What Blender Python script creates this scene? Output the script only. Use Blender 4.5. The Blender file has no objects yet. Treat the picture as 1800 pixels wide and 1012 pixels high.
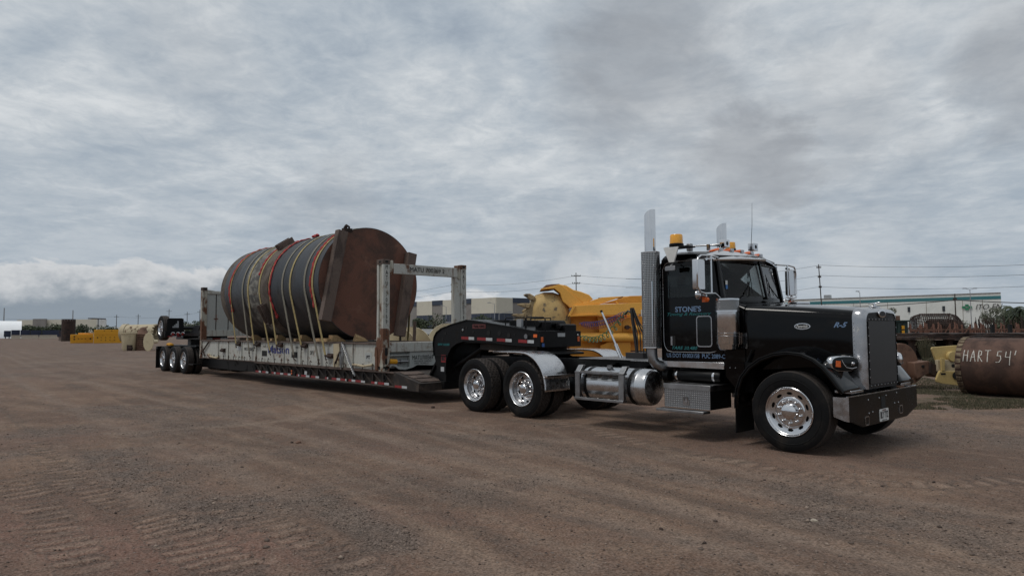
import bpy, math, random
import numpy as np
from mathutils import Vector, Matrix
random.seed(7); RNG=np.random.default_rng(7)
PI=math.pi
SC=bpy.context.scene
COL=SC.collection
# ---------------------------------------------------------------- camera
CAMP=(4.056,-8.4457,1.5544); YAW,PIT,ROL,FPX=0.7434,0.062,-0.0065,1203.52
_F=np.array([-math.cos(YAW)*math.cos(PIT),math.sin(YAW)*math.cos(PIT),math.sin(PIT)])
_R=np.cross(_F,[0,0,1]);_R/=np.linalg.norm(_R);_U=np.cross(_R,_F)
_R2=_R*math.cos(ROL)+_U*math.sin(ROL);_U2=-_R*math.sin(ROL)+_U*math.cos(ROL)
cd=bpy.data.cameras.new('camera');cam=bpy.data.objects.new('camera',cd);COL.objects.link(cam)
M=Matrix.Identity(4)
for i in range(3):
    M[i][0]=_R2[i];M[i][1]=_U2[i];M[i][2]=-_F[i];M[i][3]=CAMP[i]
cam.matrix_world=M
cd.sensor_width=36;cd.lens=FPX/1800*36;cd.clip_end=6000;cd.clip_start=.05
SC.camera=cam
FW=Vector((-math.cos(YAW),math.sin(YAW),0));RT=Vector((math.sin(YAW),math.cos(YAW),0))
def pixdir(u,v):
    d=_F+_R2*(u-900)/FPX-_U2*(v-506)/FPX
    return Vector(d)
def at(u,v,depth):            # measured point at a given distance from the viewpoint
    d=pixdir(u,v); return Vector(CAMP)+d*depth
def gnd(u,v,z=0.):
    d=pixdir(u,v); t=(z-CAMP[2])/d.z; return Vector(CAMP)+d*t
# ---------------------------------------------------------------- render / view
SC.render.engine='CYCLES'
SC.view_settings.view_transform='Standard';SC.view_settings.look='None'
SC.view_settings.exposure=0.27;SC.view_settings.gamma=1.0
# ---------------------------------------------------------------- sun
SUN_EL,SUN_AZ=math.radians(62),math.radians(200)
sl=bpy.data.lights.new('sun','SUN');sl.energy=1.1;sl.angle=math.radians(18);sl.color=(1,.96,.9)
so=bpy.data.objects.new('sun',sl);COL.objects.link(so)
sd=Vector((math.cos(SUN_EL)*math.cos(math.radians(-105)),math.cos(SUN_EL)*math.sin(math.radians(-105)),math.sin(SUN_EL)))
so.rotation_euler=sd.to_track_quat('Z','Y').to_euler();so.location=(0,0,50)
# ---------------------------------------------------------------- node helper
class NT:
    def __init__(s,tree): s.t=tree;s.n=tree.nodes;s.l=tree.links
    def new(s,ty,**k):
        n=s.n.new(ty)
        for a,b in k.items(): setattr(n,a,b)
        return n
    def put(s,sock,v):
        if isinstance(v,bpy.types.NodeSocket): s.l.new(v,sock)
        elif v is not None:
            if sock.type=='RGBA' and not hasattr(v,'__len__'): v=(v,v,v,1)
            elif sock.type=='RGBA' and len(v)==3: v=(*v,1)
            sock.default_value=v
    def math(s,op,a,b=None,c=None,clamp=False):
        n=s.new('ShaderNodeMath',operation=op,use_clamp=clamp)
        s.put(n.inputs[0],a);s.put(n.inputs[1],b);s.put(n.inputs[2],c)
        return n.outputs[0]
    def vm(s,op,a,b=None,out=0):
        n=s.new('ShaderNodeVectorMath',operation=op);s.put(n.inputs[0],a);s.put(n.inputs[1],b)
        return n.outputs['Value'] if out else n.outputs[0]
    def scl(s,a,k):
        n=s.new('ShaderNodeVectorMath',operation='SCALE');s.put(n.inputs[0],a);s.put(n.inputs[3],k);return n.outputs[0]
    def noise(s,vec,scale,detail=4,rough=.55,dist=0.,color=False):
        n=s.new('ShaderNodeTexNoise');s.put(n.inputs['Vector'],vec);n.inputs['Scale'].default_value=scale
        n.inputs['Detail'].default_value=detail;n.inputs['Roughness'].default_value=rough;n.inputs['Distortion'].default_value=dist
        return n.outputs['Color' if color else 'Fac']
    def ss(s,v,a,b,lo=0.,hi=1.):
        n=s.new('ShaderNodeMapRange',interpolation_type='SMOOTHSTEP');s.put(n.inputs[0],v)
        n.inputs[1].default_value=a;n.inputs[2].default_value=b;n.inputs[3].default_value=lo;n.inputs[4].default_value=hi
        return n.outputs[0]
    def lin(s,v,a,b,lo=0.,hi=1.):
        n=s.new('ShaderNodeMapRange');s.put(n.inputs[0],v)
        n.inputs[1].default_value=a;n.inputs[2].default_value=b;n.inputs[3].default_value=lo;n.inputs[4].default_value=hi
        return n.outputs[0]
    def mix(s,f,a,b,mode='MIX'):
        n=s.new('ShaderNodeMix',data_type='RGBA',blend_type=mode)
        s.put(n.inputs[0],f);s.put(n.inputs[6],a);s.put(n.inputs[7],b);return n.outputs[2]
    def xyz(s,v):
        n=s.new('ShaderNodeSeparateXYZ');s.put(n.inputs[0],v);return n.outputs
    def comb(s,x,y,z):
        n=s.new('ShaderNodeCombineXYZ');s.put(n.inputs[0],x);s.put(n.inputs[1],y);s.put(n.inputs[2],z);return n.outputs[0]
    def bump(s,h,dist=.01,strength=1.,nrm=None):
        n=s.new('ShaderNodeBump');s.put(n.inputs['Height'],h);n.inputs['Distance'].default_value=dist;n.inputs['Strength'].default_value=strength
        s.put(n.inputs['Normal'],nrm);return n.outputs[0]
# ---------------------------------------------------------------- world: overcast sky, broken layers of cloud
W=bpy.data.worlds.new("World");SC.world=W;W.use_nodes=True
t=NT(W.node_tree);t.n.clear()
out=t.new('ShaderNodeOutputWorld');bg=t.new('ShaderNodeBackground');t.l.new(bg.outputs[0],out.inputs[0])
sky=t.new('ShaderNodeTexSky',sky_type='NISHITA');sky.sun_disc=False;sky.sun_elevation=SUN_EL;sky.sun_rotation=math.radians(195)
dirv=t.vm('NORMALIZE',t.new('ShaderNodeTexCoord').outputs['Generated'])
X,Y,Z=t.xyz(dirv)
zc=t.math('MAXIMUM',Z,0.0)
inv=t.math('DIVIDE',1.,t.math('ADD',zc,.13))
pl=t.comb(t.math('MULTIPLY',X,inv),t.math('MULTIPLY',Y,inv),0.)
# streaks run across the view
rot=t.new('ShaderNodeVectorRotate',rotation_type='Z_AXIS');t.put(rot.inputs['Vector'],pl);rot.inputs['Angle'].default_value=YAW+.25
pr=t.vm('MULTIPLY',rot.outputs[0],(1.12,.98,1.))
n1=t.noise(pr,.8,9,.62,.25)
n2=t.noise(t.vm('ADD',pr,(7.3,2.1,4.)),3.0,11,.62,.35)
n4=t.noise(t.vm('ADD',t.vm('MULTIPLY',pr,(1.,1.15,1.)),(1.3,5.1,2.)),8.5,10,.66,.5)
n3=t.noise(t.vm('ADD',dirv,(1.7,.3,2.)),2.6,8,.58,.5)
lay=t.math('ADD',t.math('ADD',t.math('MULTIPLY',n1,.46),t.math('MULTIPLY',n2,.33)),t.math('MULTIPLY',n4,.21))
col=t.mix(t.ss(lay,.40,.60),(3.35,3.82,4.32),(5.05,5.33,5.56))
# brighter wisps
wis=t.math('MULTIPLY',t.math('MULTIPLY',t.ss(n2,.50,.68),t.ss(n1,.38,.58)),t.ss(n4,.36,.60))
col=t.mix(t.math('MULTIPLY',wis,.6),col,(6.1,6.3,6.45))
# slightly bluer and darker toward the horizon, and thin gaps showing the sky
hz=t.ss(Z,.0,.33)
col=t.mix(t.math('SUBTRACT',1.,hz),col,t.mix(.62,col,(2.75,3.3,3.9)))
gap=t.math('MULTIPLY',t.ss(lay,.46,.30),.35)
col=t.mix(gap,col,t.scl(sky.outputs[0],.55))
# low dark grey scud clouds
def blob(u,v,r0,r1,soft=1.):
    c=pixdir(u,v).normalized()
    d=t.vm('DISTANCE',dirv,tuple(c),out=1)
    d=t.math('ADD',d,t.math('MULTIPLY',t.math('SUBTRACT',n3,.5),.36))
    d=t.math('ADD',d,t.math('MULTIPLY',t.math('SUBTRACT',n2,.5),.07))
    return t.ss(d,r1,r0)
m=None
for (u,v,a,b,k) in [(1130,130,.02,.18,.85),(1060,180,.0,.14,.6),(1190,210,.0,.13,.6),(1290,285,.02,.12,.9),(1370,300,.02,.09,.9),(1210,150,.0,.12,.7),(1480,240,.0,.17,.45),(330,70,.0,.18,.42),(250,110,.0,.10,.3),(1790,130,.0,.12,.7),(600,345,.0,.08,.32),(960,400,.0,.10,.3)]:
    q=t.math('MULTIPLY',blob(u,v,a,b),k)
    m=q if m is None else t.math('MAXIMUM',m,q)
scud=t.mix(t.ss(n3,.35,.6),(2.3,2.46,2.72),(3.2,3.40,3.66))
col=t.mix(t.math('MULTIPLY',m,t.ss(n2,.32,.60,1.,.78)),col,scud)
for (u,v,a,b,k) in [(1090,468,.0,.06,.55),(1020,478,.0,.04,.4),(1330,455,.0,.05,.25),(1500,470,.0,.07,.3)]:
    col=t.mix(t.math('MULTIPLY',blob(u,v,a,b),k),col,(5.7,5.85,5.95))
# cumulus bank along the horizon
az=t.math('ARCTAN2',t.vm('DOT_PRODUCT',dirv,tuple(RT),out=1),t.vm('DOT_PRODUCT',dirv,tuple(FW),out=1))
cn=t.noise(t.comb(t.math('MULTIPLY',az,1.),0.,t.math('MULTIPLY',Z,2.2)),7.,9,.6,.3)
def bank(u0,v0,u1,v1,hgt,fade):
    d0=pixdir(u0,v0).normalized();d1=pixdir(u1,v1).normalized()
    a0=math.atan2(d0.dot(RT),d0.dot(FW));a1=math.atan2(d1.dot(RT),d1.dot(FW));ac=(a0+a1)/2;aw=abs(a0-a1)/2
    off=t.math('ABSOLUTE',t.math('SUBTRACT',az,ac))
    edge=t.ss(off,aw,aw*fade)
    top=t.math('ADD',t.math('MULTIPLY',edge,hgt),t.math('MULTIPLY',t.math('SUBTRACT',cn,.5),.13))
    top=t.math('MULTIPLY',top,edge)
    dz=t.math('SUBTRACT',top,Z)
    return t.ss(dz,-.001,.008),t.math('DIVIDE',dz,hgt)
lit=t.noise(t.comb(az,5.,t.math('MULTIPLY',Z,1.6)),19.,8,.62,.2)
for (a,b,c,d,h,f,tone) in [(-420,500,520,500,.092,.62,1.),(600,500,1010,500,.058,.3,1.05)]:
    mk,dep=bank(a,b,c,d,h,f)
    cc=t.mix(t.ss(t.math('ADD',dep,t.math('MULTIPLY',t.math('SUBTRACT',lit,.5),.9)),.0,.62),tuple(x*tone for x in (5.3,5.4,5.5)),(2.05,2.42,2.82))
    col=t.mix(t.math('MULTIPLY',mk,.9),col,cc)
# below the horizon
col=t.mix(t.ss(Z,.0,-.02),col,(1.2,1.05,.95))
t.put(bg.inputs[0],col);bg.inputs[1].default_value=.10
# ---------------------------------------------------------------- materials
MATS={}
def base_mat(name):
    m=bpy.data.materials.new(name);m.use_nodes=True;t=NT(m.node_tree)
    b=t.n['Principled BSDF'];MATS[name]=m
    return m,t,b
def mat(name,c,rough=.5,metal=0.,spec=.5,coat=0.,alpha=None,emit=None,var=.0,vs=3.,bmp=0.,bs=40.):
    m,t,b=base_mat(name)
    b.inputs['Base Color'].default_value=(*c,1);b.inputs['Roughness'].default_value=rough
    b.inputs['Metallic'].default_value=metal;b.inputs['Specular IOR Level'].default_value=spec
    b.inputs['Coat Weight'].default_value=coat
    tc=t.new('ShaderNodeTexCoord').outputs['Object']
    if var:
        f=t.noise(tc,vs,6,.6)
        t.put(b.inputs['Base Color'],t.mix(t.lin(f,.3,.7),tuple(x*(1-var) for x in c),tuple(min(1,x*(1+var)) for x in c)))
        t.put(b.inputs['Roughness'],t.lin(f,.3,.7,max(0,rough-.08),min(1,rough+.12)))
    if bmp: t.put(b.inputs['Normal'],t.bump(t.noise(tc,bs,4,.6),bmp))
    return m
def wmat(name,c1,c2,scale=2.,lo=.5,hi=.62,rough=.6,rough2=None,metal=0.,bmp=.003,stretch=(1,1,1),c3=None,s3=9.,lo3=.55,hi3=.7,drip=False,fine=.12,spec=.4):
    """painted / rusted surface: c1 with irregular patches of c2 and small spots of c3"""
    m,t,b=base_mat(name)
    tc=t.new('ShaderNodeTexCoord').outputs['Object']
    v=t.vm('MULTIPLY',tc,tuple(stretch))
    a=t.noise(v,scale,9,.65,.4)
    f=t.ss(a,lo,hi)
    g=t.noise(tc,38.,5,.6)
    k1=t.mix(t.lin(g,.3,.7),tuple(x*(1-fine) for x in c1),tuple(x*(1+fine) for x in c1))
    k2=t.mix(t.lin(g,.3,.7),tuple(x*(1-2*fine) for x in c2),tuple(x*(1+2*fine) for x in c2))
    c=t.mix(f,k1,k2)
    if drip:
        d=t.noise(t.vm('MULTIPLY',tc,(9.,9.,.5)),1.6,6,.6)
        c=t.mix(t.math('MULTIPLY',t.ss(d,.56,.72),.7),c,k2)
    if c3:
        h=t.noise(t.vm('ADD',v,(5.,3.,1.)),s3,8,.65,.2);c=t.mix(t.ss(h,lo3,hi3),c,c3)
    t.put(b.inputs['Base Color'],c)
    b.inputs['Specular IOR Level'].default_value=spec
    t.put(b.inputs['Roughness'],t.lin(f,0,1,rough,rough2 if rough2 is not None else .85))
    b.inputs['Metallic'].default_value=metal
    t.put(b.inputs['Normal'],t.bump(t.math('ADD',t.math('MULTIPLY',a,.7),t.math('MULTIPLY',g,.3)),bmp))
    return m
def addbump(m,fn,dist):
    t=NT(m.node_tree);b=t.n['Principled BSDF'];t.put(b.inputs['Normal'],t.bump(fn(t),dist));return m
K={}
K['black']=mat('black_gloss_paint',(.0014,.0014,.0018),.08,spec=.24,coat=.0,var=.25,vs=1.2)
_m=K['black'];_t=NT(_m.node_tree);_b=_t.n['Principled BSDF'];_tc=_t.new('ShaderNodeTexCoord').outputs['Object'];_f=_t.ss(_t.noise(_t.vm('MULTIPLY',_tc,(1.5,1.5,3.)),2.2,9,.7),.50,.72)
_t.put(_b.inputs['Base Color'],_t.mix(_f,(.0012,.0012,.0016),(.0085,.0072,.0062)));_t.put(_b.inputs['Roughness'],_t.lin(_f,0,1,.07,.26))
K['blackm']=mat('black_chassis_paint',(.0035,.0035,.004),.42,spec=.18,var=.4,vs=5.,bmp=.001)
K['blackt']=wmat('black_trailer_paint',(.005,.005,.0055),(.014,.012,.011),3.,.55,.72,.38,bmp=.001,spec=.2)
K['bump']=mat('black_polished_bumper',(.004,.004,.004),.20,spec=.10,var=.3,vs=3.)
K['matte']=mat('matte_black',(.004,.004,.004),.8)
K['chrome']=mat('chrome',(.66,.66,.67),.07,1.,var=.06,vs=6.)
K['chromed']=mat('chrome_dull',(.42,.42,.43),.22,1.,var=.15,vs=8.)
K['alu']=mat('polished_aluminium',(.62,.62,.63),.15,1.,var=.06,vs=4.)
K['alud']=mat('brushed_aluminium',(.30,.30,.305),.36,1.,var=.2,vs=6.)
K['rubber']=wmat('tyre_rubber',(.0055,.0055,.006),(.024,.020,.017),2.5,.50,.75,.62,.8,bmp=.0008,spec=.15)
K['tread']=wmat('dusty_tyre_tread',(.040,.032,.028),(.020,.017,.016),9.,.5,.66,.85,.9,bmp=.002)
K['glass']=mat('cab_glass',(.008,.010,.011),.05,spec=.25,var=0)
K['amber']=mat('amber_lens',(.72,.20,.01),.18,coat=.5,var=.1,vs=30.)
K['beacon']=mat('beacon_lens',(.80,.36,.012),.16,coat=.6,var=.15,vs=40.)
K['orange']=mat('orange_lens',(.65,.12,.02),.25,var=.1,vs=30)
K['redl']=mat('red_lens',(.22,.02,.018),.3,var=.1,vs=30)
K['white']=mat('white_paint',(.62,.62,.60),.5,var=.08,vs=8)
K['tapew']=mat('reflective_tape_white',(.42,.43,.44),.5,var=.12,vs=20)
K['taper']=mat('reflective_tape_red',(.22,.014,.016),.5,var=.15,vs=20)
K['letb']=mat('pale_blue_lettering',(.14,.22,.35),.5)
K['lett']=mat('teal_lettering',(.015,.14,.15),.5)
K['letblue']=mat('dark_blue_lettering',(.025,.035,.17),.6,var=.2,vs=20)
K['letk']=mat('black_lettering',(.012,.012,.014),.6,var=.2,vs=20)
K['letr']=mat('dull_red_plate',(.12,.03,.03),.6,var=.3,vs=60)
K['chalk']=mat('chalk_marking',(.60,.58,.53),.9,var=.25,vs=25)
K['frw']=wmat('weathered_grey_white_paint',(.42,.42,.385),(.13,.062,.036),2.2,.57,.68,.55,.9,bmp=.004,c3=(.22,.18,.135),s3=6.,lo3=.53,hi3=.70,drip=True)
K['frd']=wmat('weathered_panel_paint',(.36,.375,.36),(.13,.07,.045),1.4,.63,.75,.55,.85,bmp=.004,c3=(.22,.20,.17),s3=5.,lo3=.6,hi3=.8)
K['frr']=wmat('flaking_paint_over_rust',(.36,.345,.29),(.12,.055,.032),3.4,.44,.53,.6,.9,bmp=.005,stretch=(1,1,.45),c3=(.055,.025,.016),s3=9.,lo3=.58,hi3=.66)
K['trl']=wmat('grimy_trailer_steel',(.026,.022,.020),(.060,.046,.038),4.,.46,.64,.7,.85,bmp=.003,spec=.25)
K['rimm']=mat('satin_alloy_rim',(.56,.56,.57),.24,1.,var=.08,vs=9.)
K['deck']=wmat('worn_steel_deck',(.035,.028,.025),(.080,.062,.052),4.,.48,.66,.75,.85,bmp=.004)
K['wood']=wmat('pale_timber',(.40,.27,.14),(.22,.14,.07),3.,.5,.66,.8,.85,bmp=.002,stretch=(1,6,6))
K['woodd']=wmat('weathered_timber',(.13,.10,.075),(.06,.045,.035),4.,.5,.66,.85,.9,bmp=.003,stretch=(1,6,6))
K['shell']=wmat('dark_mill_scale_steel',(.040,.043,.049),(.070,.061,.054),.9,.50,.66,.42,.75,metal=.25,bmp=.003,stretch=(3.5,.7,.7),c3=(.016,.017,.02),s3=1.6,lo3=.5,hi3=.7)
K['shellw']=wmat('chalky_scuffed_steel',(.062,.059,.055),(.25,.24,.21),2.0,.42,.64,.6,.85,metal=.1,bmp=.003,stretch=(1.4,.8,2.5),c3=(.07,.05,.035),s3=3.,lo3=.54,hi3=.7)
K['band']=wmat('brown_rusted_band',(.11,.088,.070),(.065,.050,.040),2.,.45,.6,.75,.85,bmp=.002)
K['rust']=wmat('brown_rusted_plate',(.135,.058,.038),(.072,.040,.030),1.1,.44,.62,.75,.82,bmp=.004,c3=(.20,.10,.068),s3=1.6,lo3=.56,hi3=.78)
K['rustb']=wmat('rusted_beam_steel',(.115,.082,.067),(.062,.044,.037),2.6,.45,.62,.72,.8,bmp=.003,stretch=(1,1,.5),c3=(.17,.13,.11),s3=3.,lo3=.6,hi3=.76)
K['rustd']=wmat('dark_rusted_steel',(.040,.022,.016),(.018,.012,.010),2.4,.45,.6,.8,.85,bmp=.006,c3=(.085,.040,.025),s3=6.,lo3=.57,hi3=.7)
K['rusto']=wmat('orange_rust_paint',(.17,.08,.055),(.09,.042,.030),7.,.5,.62,.75,.85,bmp=.003)
K['sy']=mat('yellow_webbing',(.34,.27,.12),.75,var=.25,vs=12,bmp=.001,bs=200)
K['sg']=mat('faded_webbing',(.19,.175,.14),.8,var=.25,vs=12,bmp=.001,bs=200)
K['red']=mat('red_sling_fabric',(.36,.035,.034),.7,var=.3,vs=14,bmp=.004,bs=60)
K['oy']=wmat('machine_orange_paint',(.80,.41,.075),(.66,.34,.08),1.6,.5,.75,.5,.7,bmp=.002,c3=(.20,.10,.05),s3=10.,lo3=.68,hi3=.78)
K['oyd']=wmat('machine_ochre_paint',(.66,.30,.04),(.48,.21,.03),1.8,.52,.72,.5,.7,bmp=.002)
K['mud']=wmat('dried_mud_on_steel',(.36,.27,.15),(.24,.18,.11),3.,.45,.6,.85,.95,bmp=.03,c3=(.09,.07,.05),s3=7.,lo3=.55,hi3=.62)
K['sand']=wmat('mud_caked_sand_paint',(.52,.36,.15),(.42,.29,.13),1.8,.45,.62,.75,.9,bmp=.012,c3=(.13,.105,.075),s3=3.2,lo3=.55,hi3=.62)
K['creamy']=wmat('yellow_cream_paint',(.50,.37,.15),(.38,.27,.11),2.,.5,.7,.55,.75,bmp=.003,c3=(.15,.09,.05),s3=8.,lo3=.66,hi3=.74)
K['cream']=wmat('cream_paint',(.52,.44,.29),(.40,.33,.21),2.,.5,.7,.55,.75,bmp=.003,c3=(.15,.09,.05),s3=8.,lo3=.66,hi3=.74)
K['creamd']=wmat('cream_paint_over_rust',(.44,.37,.25),(.11,.06,.035),1.6,.55,.62,.65,.9,bmp=.006,c3=(.24,.19,.12),s3=4.,lo3=.6,hi3=.7)
K['yel']=wmat('yellow_block_paint',(.62,.29,.012),(.46,.20,.012),1.6,.5,.75,.55,.7,bmp=.002)
K['brown']=wmat('brown_primer_steel',(.15,.082,.055),(.075,.042,.03),2.2,.48,.64,.75,.85,bmp=.004,c3=(.25,.17,.12),s3=5,lo3=.62,hi3=.72)
K['green']=wmat('dark_green_paint',(.014,.030,.025),(.04,.03,.022),3.,.6,.72,.55,.8,bmp=.002)
K['conc']=wmat('pale_concrete',(.36,.31,.25),(.25,.21,.17),3.,.5,.7,.85,.9,bmp=.004)
K['galv']=mat('galvanised_pole',(.30,.31,.32),.5,.4,var=.15,vs=4)
K['pole']=wmat('creosoted_wood_pole',(.060,.048,.042),(.035,.028,.025),4.,.5,.66,.85,bmp=.004,stretch=(4,4,.4))
K['wire']=mat('power_line_cable',(.03,.03,.032),.6)
K['hoseb']=mat('blue_coiled_hose',(.03,.03,.17),.4);K['hoser']=mat('red_coiled_hose',(.22,.02,.03),.4);K['hoseg']=mat('green_coiled_hose',(.02,.12,.045),.4);K['hosek']=mat('black_hose',(.015,.013,.013),.5)
def perf_mat(ka=18.,kz=118.):
    m,t,b=base_mat('perforated_chrome_shield')
    tc=t.new('ShaderNodeTexCoord').outputs['Object'];x,y,z=t.xyz(tc)
    a=t.math('MULTIPLY',t.math('ARCTAN2',y,x),ka);zz=t.math('MULTIPLY',z,kz)
    s=t.math('MULTIPLY',t.math('COSINE',a),t.math('COSINE',zz))
    f=t.ss(t.math('ABSOLUTE',s),.42,.55)
    t.put(b.inputs['Base Color'],t.mix(f,(.40,.395,.39),(.012,.012,.012)))
    t.put(b.inputs['Metallic'],t.math('SUBTRACT',1.,f));b.inputs['Roughness'].default_value=.22
    t.put(b.inputs['Normal'],t.bump(t.math('SUBTRACT',1.,f),.002));return m
K['perf']=perf_mat();K['perff']=perf_mat(36.,260.)
def diamond_mat():
    m,t,b=base_mat('diamond_plate_aluminium')
    tc=t.new('ShaderNodeTexCoord').outputs['Object'];x,y,z=t.xyz(tc)
    u=t.math('ADD',x,y)
    p=t.math('MULTIPLY',t.math('ADD',u,z),105.);q=t.math('MULTIPLY',t.math('SUBTRACT',u,z),105.)
    h=t.ss(t.math('MULTIPLY',t.math('SINE',p),t.math('SINE',q)),.25,.6)
    b.inputs['Base Color'].default_value=(.36,.36,.365,1);b.inputs['Metallic'].default_value=.9
    t.put(b.inputs['Base Color'],t.mix(h,(.22,.22,.225),(.46,.46,.465)))
    t.put(b.inputs['Roughness'],t.lin(h,0,1,.45,.3));t.put(b.inputs['Normal'],t.bump(h,.003));return m
K['diam']=diamond_mat()
def grille_mat():
    m,t,b=base_mat('dark_grille_mesh')
    tc=t.new('ShaderNodeTexCoord').outputs['Object'];x,y,z=t.xyz(tc)
    s=t.math('MULTIPLY',t.math('SINE',t.math('MULTIPLY',y,520.)),t.math('SINE',t.math('MULTIPLY',z,520.)))
    f=t.ss(s,-.1,.5)
    t.put(b.inputs['Base Color'],t.mix(f,(.035,.034,.034),(.006,.006,.006)));b.inputs['Metallic'].default_value=.4
    b.inputs['Roughness'].default_value=.5;return m
K['grille']=grille_mat()
# ---------------------------------------------------------------- mesh builder
WO={}
def wo(o): return WO.get(o.name,Vector((0,0,0))) if o else Vector((0,0,0))
XF=[None]
class MB:
    def __init__(s): s.v=[];s.f=[];s.m=[];s.st=[]
    def add(s,vs,fs,mi=0):
        s.st.append((len(s.v),len(s.f)));k=len(s.v);s.v+= [tuple(p) for p in vs];s.f+=[tuple(i+k for i in f) for f in fs];s.m+=[mi]*len(fs);return s
    def box(s,x0,x1,y0,y1,z0,z1,mi=0):
        x0,x1=sorted((x0,x1));y0,y1=sorted((y0,y1));z0,z1=sorted((z0,z1))
        v=[(x,y,z) for z in(z0,z1) for y in(y0,y1) for x in(x0,x1)]
        return s.add(v,[(0,2,3,1),(4,5,7,6),(0,1,5,4),(2,6,7,3),(0,4,6,2),(1,3,7,5)],mi)
    def obox(s,c,ax,ay,az,hx,hy,hz,mi=0):
        c=Vector(c);ax,ay,az=Vector(ax).normalized(),Vector(ay).normalized(),Vector(az).normalized()
        v=[c+ax*(a*hx)+ay*(b*hy)+az*(d*hz) for d in(-1,1) for b in(-1,1) for a in(-1,1)]
        return s.add(v,[(0,2,3,1),(4,5,7,6),(0,1,5,4),(2,6,7,3),(0,4,6,2),(1,3,7,5)],mi)
    def beam(s,p0,p1,w,h,up=(0,0,1),mi=0):
        p0,p1=Vector(p0),Vector(p1);d=(p1-p0);L=d.length;d.normalize();u=Vector(up)
        a=d.cross(u)
        if a.length<1e-4:a=d.cross(Vector((0,1,0)))
        a.normalize();b=a.cross(d)
        return s.obox((p0+p1)/2,d,a,b,L/2,w/2,h/2,mi)
    def prism(s,pts,axis,a,b,mi=0,caps=True):
        # pts: 2D outline; axis 'x': (y,z)  'y': (x,z)  'z': (x,y)
        n=len(pts)
        def P(q,w): return {'x':(w,q[0],q[1]),'y':(q[0],w,q[1]),'z':(q[0],q[1],w)}[axis]
        v=[P(q,a) for q in pts]+[P(q,b) for q in pts]
        f=[(i,(i+1)%n,(i+1)%n+n,i+n) for i in range(n)]
        if caps: f+=[tuple(range(n))[::-1],tuple(range(n,2*n))]
        return s.add(v,f,mi)
    def loft(s,rings,closed=True,caps=True,mi=0):
        n=len(rings[0]);v=[p for r in rings for p in r];f=[]
        for k in range(len(rings)-1):
            for i in range(n if closed else n-1):
                j=(i+1)%n;f.append((k*n+i,k*n+j,(k+1)*n+j,(k+1)*n+i))
        if caps:
            f.append(tuple(range(n))[::-1]);f.append(tuple(range((len(rings)-1)*n,len(rings)*n)))
        return s.add(v,f,mi)
    def tube(s,pts,r,n=8,caps=True,mi=0,closed=False):
        P=[Vector(p) for p in pts];m=len(P);rs=r if hasattr(r,'__len__') else [r]*m
        rings=[];a=None
        for i,p in enumerate(P):
            if closed: d=(P[(i+1)%m]-P[i-1]).normalized()
            else: d=(P[min(i+1,m-1)]-P[max(i-1,0)]).normalized()
            if a is None:
                a=d.cross(Vector((0,0,1)))
                if a.length<1e-3:a=d.cross(Vector((0,1,0)))
            else: a=a-d*a.dot(d)
            a=a.normalized();b=d.cross(a)
            rings.append([p+(a*math.cos(2*PI*k/n)+b*math.sin(2*PI*k/n))*rs[i] for k in range(n)])
        if closed: rings.append(rings[0])
        return s.loft(rings,True,caps and not closed,mi)
    def cyl(s,p0,p1,r,n=16,r1=None,mi=0,caps=True):
        return s.tube([p0,p1],[r,r if r1 is None else r1],n,caps,mi)
    def lathe(s,prof,c,axis=(0,1,0),n=32,mi=0,caps=False,mis=None,rfun=None):
        # prof: (r,h) along axis
        c=Vector(c);ax=Vector(axis).normalized();a=ax.cross(Vector((0,0,1)))
        if a.length<1e-3:a=Vector((1,0,0))
        a.normalize();b=a.cross(ax)
        v=[];k0=len(prof)
        for j,(r,h) in enumerate(prof):
            for i in range(n):
                th=2*PI*i/n;rr=rfun(j,i,r) if rfun else r
                v.append(c+ax*h+(a*math.cos(th)+b*math.sin(th))*rr)
        f=[];mm=[]
        for j in range(k0-1):
            for i in range(n):
                i2=(i+1)%n;f.append((j*n+i,j*n+i2,(j+1)*n+i2,(j+1)*n+i));mm.append(mis[j] if mis else mi)
        if caps:
            f.append(tuple(range(n))[::-1]);f.append(tuple(range((k0-1)*n,k0*n)));mm+=[mi,mi]
        s.st.append((len(s.v),len(s.f)));k=len(s.v);s.v+=[tuple(p) for p in v];s.f+=[tuple(i+k for i in q) for q in f];s.m+=mm
        return s
    def sphere(s,c,r,n=12,m=8,sc=(1,1,1),mi=0):
        c=Vector(c);rings=[]
        for j in range(m+1):
            ph=PI*j/m;rings.append([c+Vector((r*sc[0]*math.sin(ph)*math.cos(2*PI*i/n),r*sc[1]*math.sin(ph)*math.sin(2*PI*i/n),r*sc[2]*math.cos(ph))) for i in range(n)])
        return s.loft(rings,True,False,mi)
    def each(s,name,mats,parent=None,per=1,**k):
        """one object for every `per` shapes added"""
        st=s.st+[(len(s.v),len(s.f))];r=[]
        for i in range(0,len(s.st),per):
            a=st[i];b=st[min(i+per,len(s.st))];q=MB();q.v=s.v[a[0]:b[0]];q.f=[tuple(x-a[0] for x in f) for f in s.f[a[1]:b[1]]];q.m=s.m[a[1]:b[1]];r.append(q.build(name,mats,parent,**k))
        return r
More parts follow.
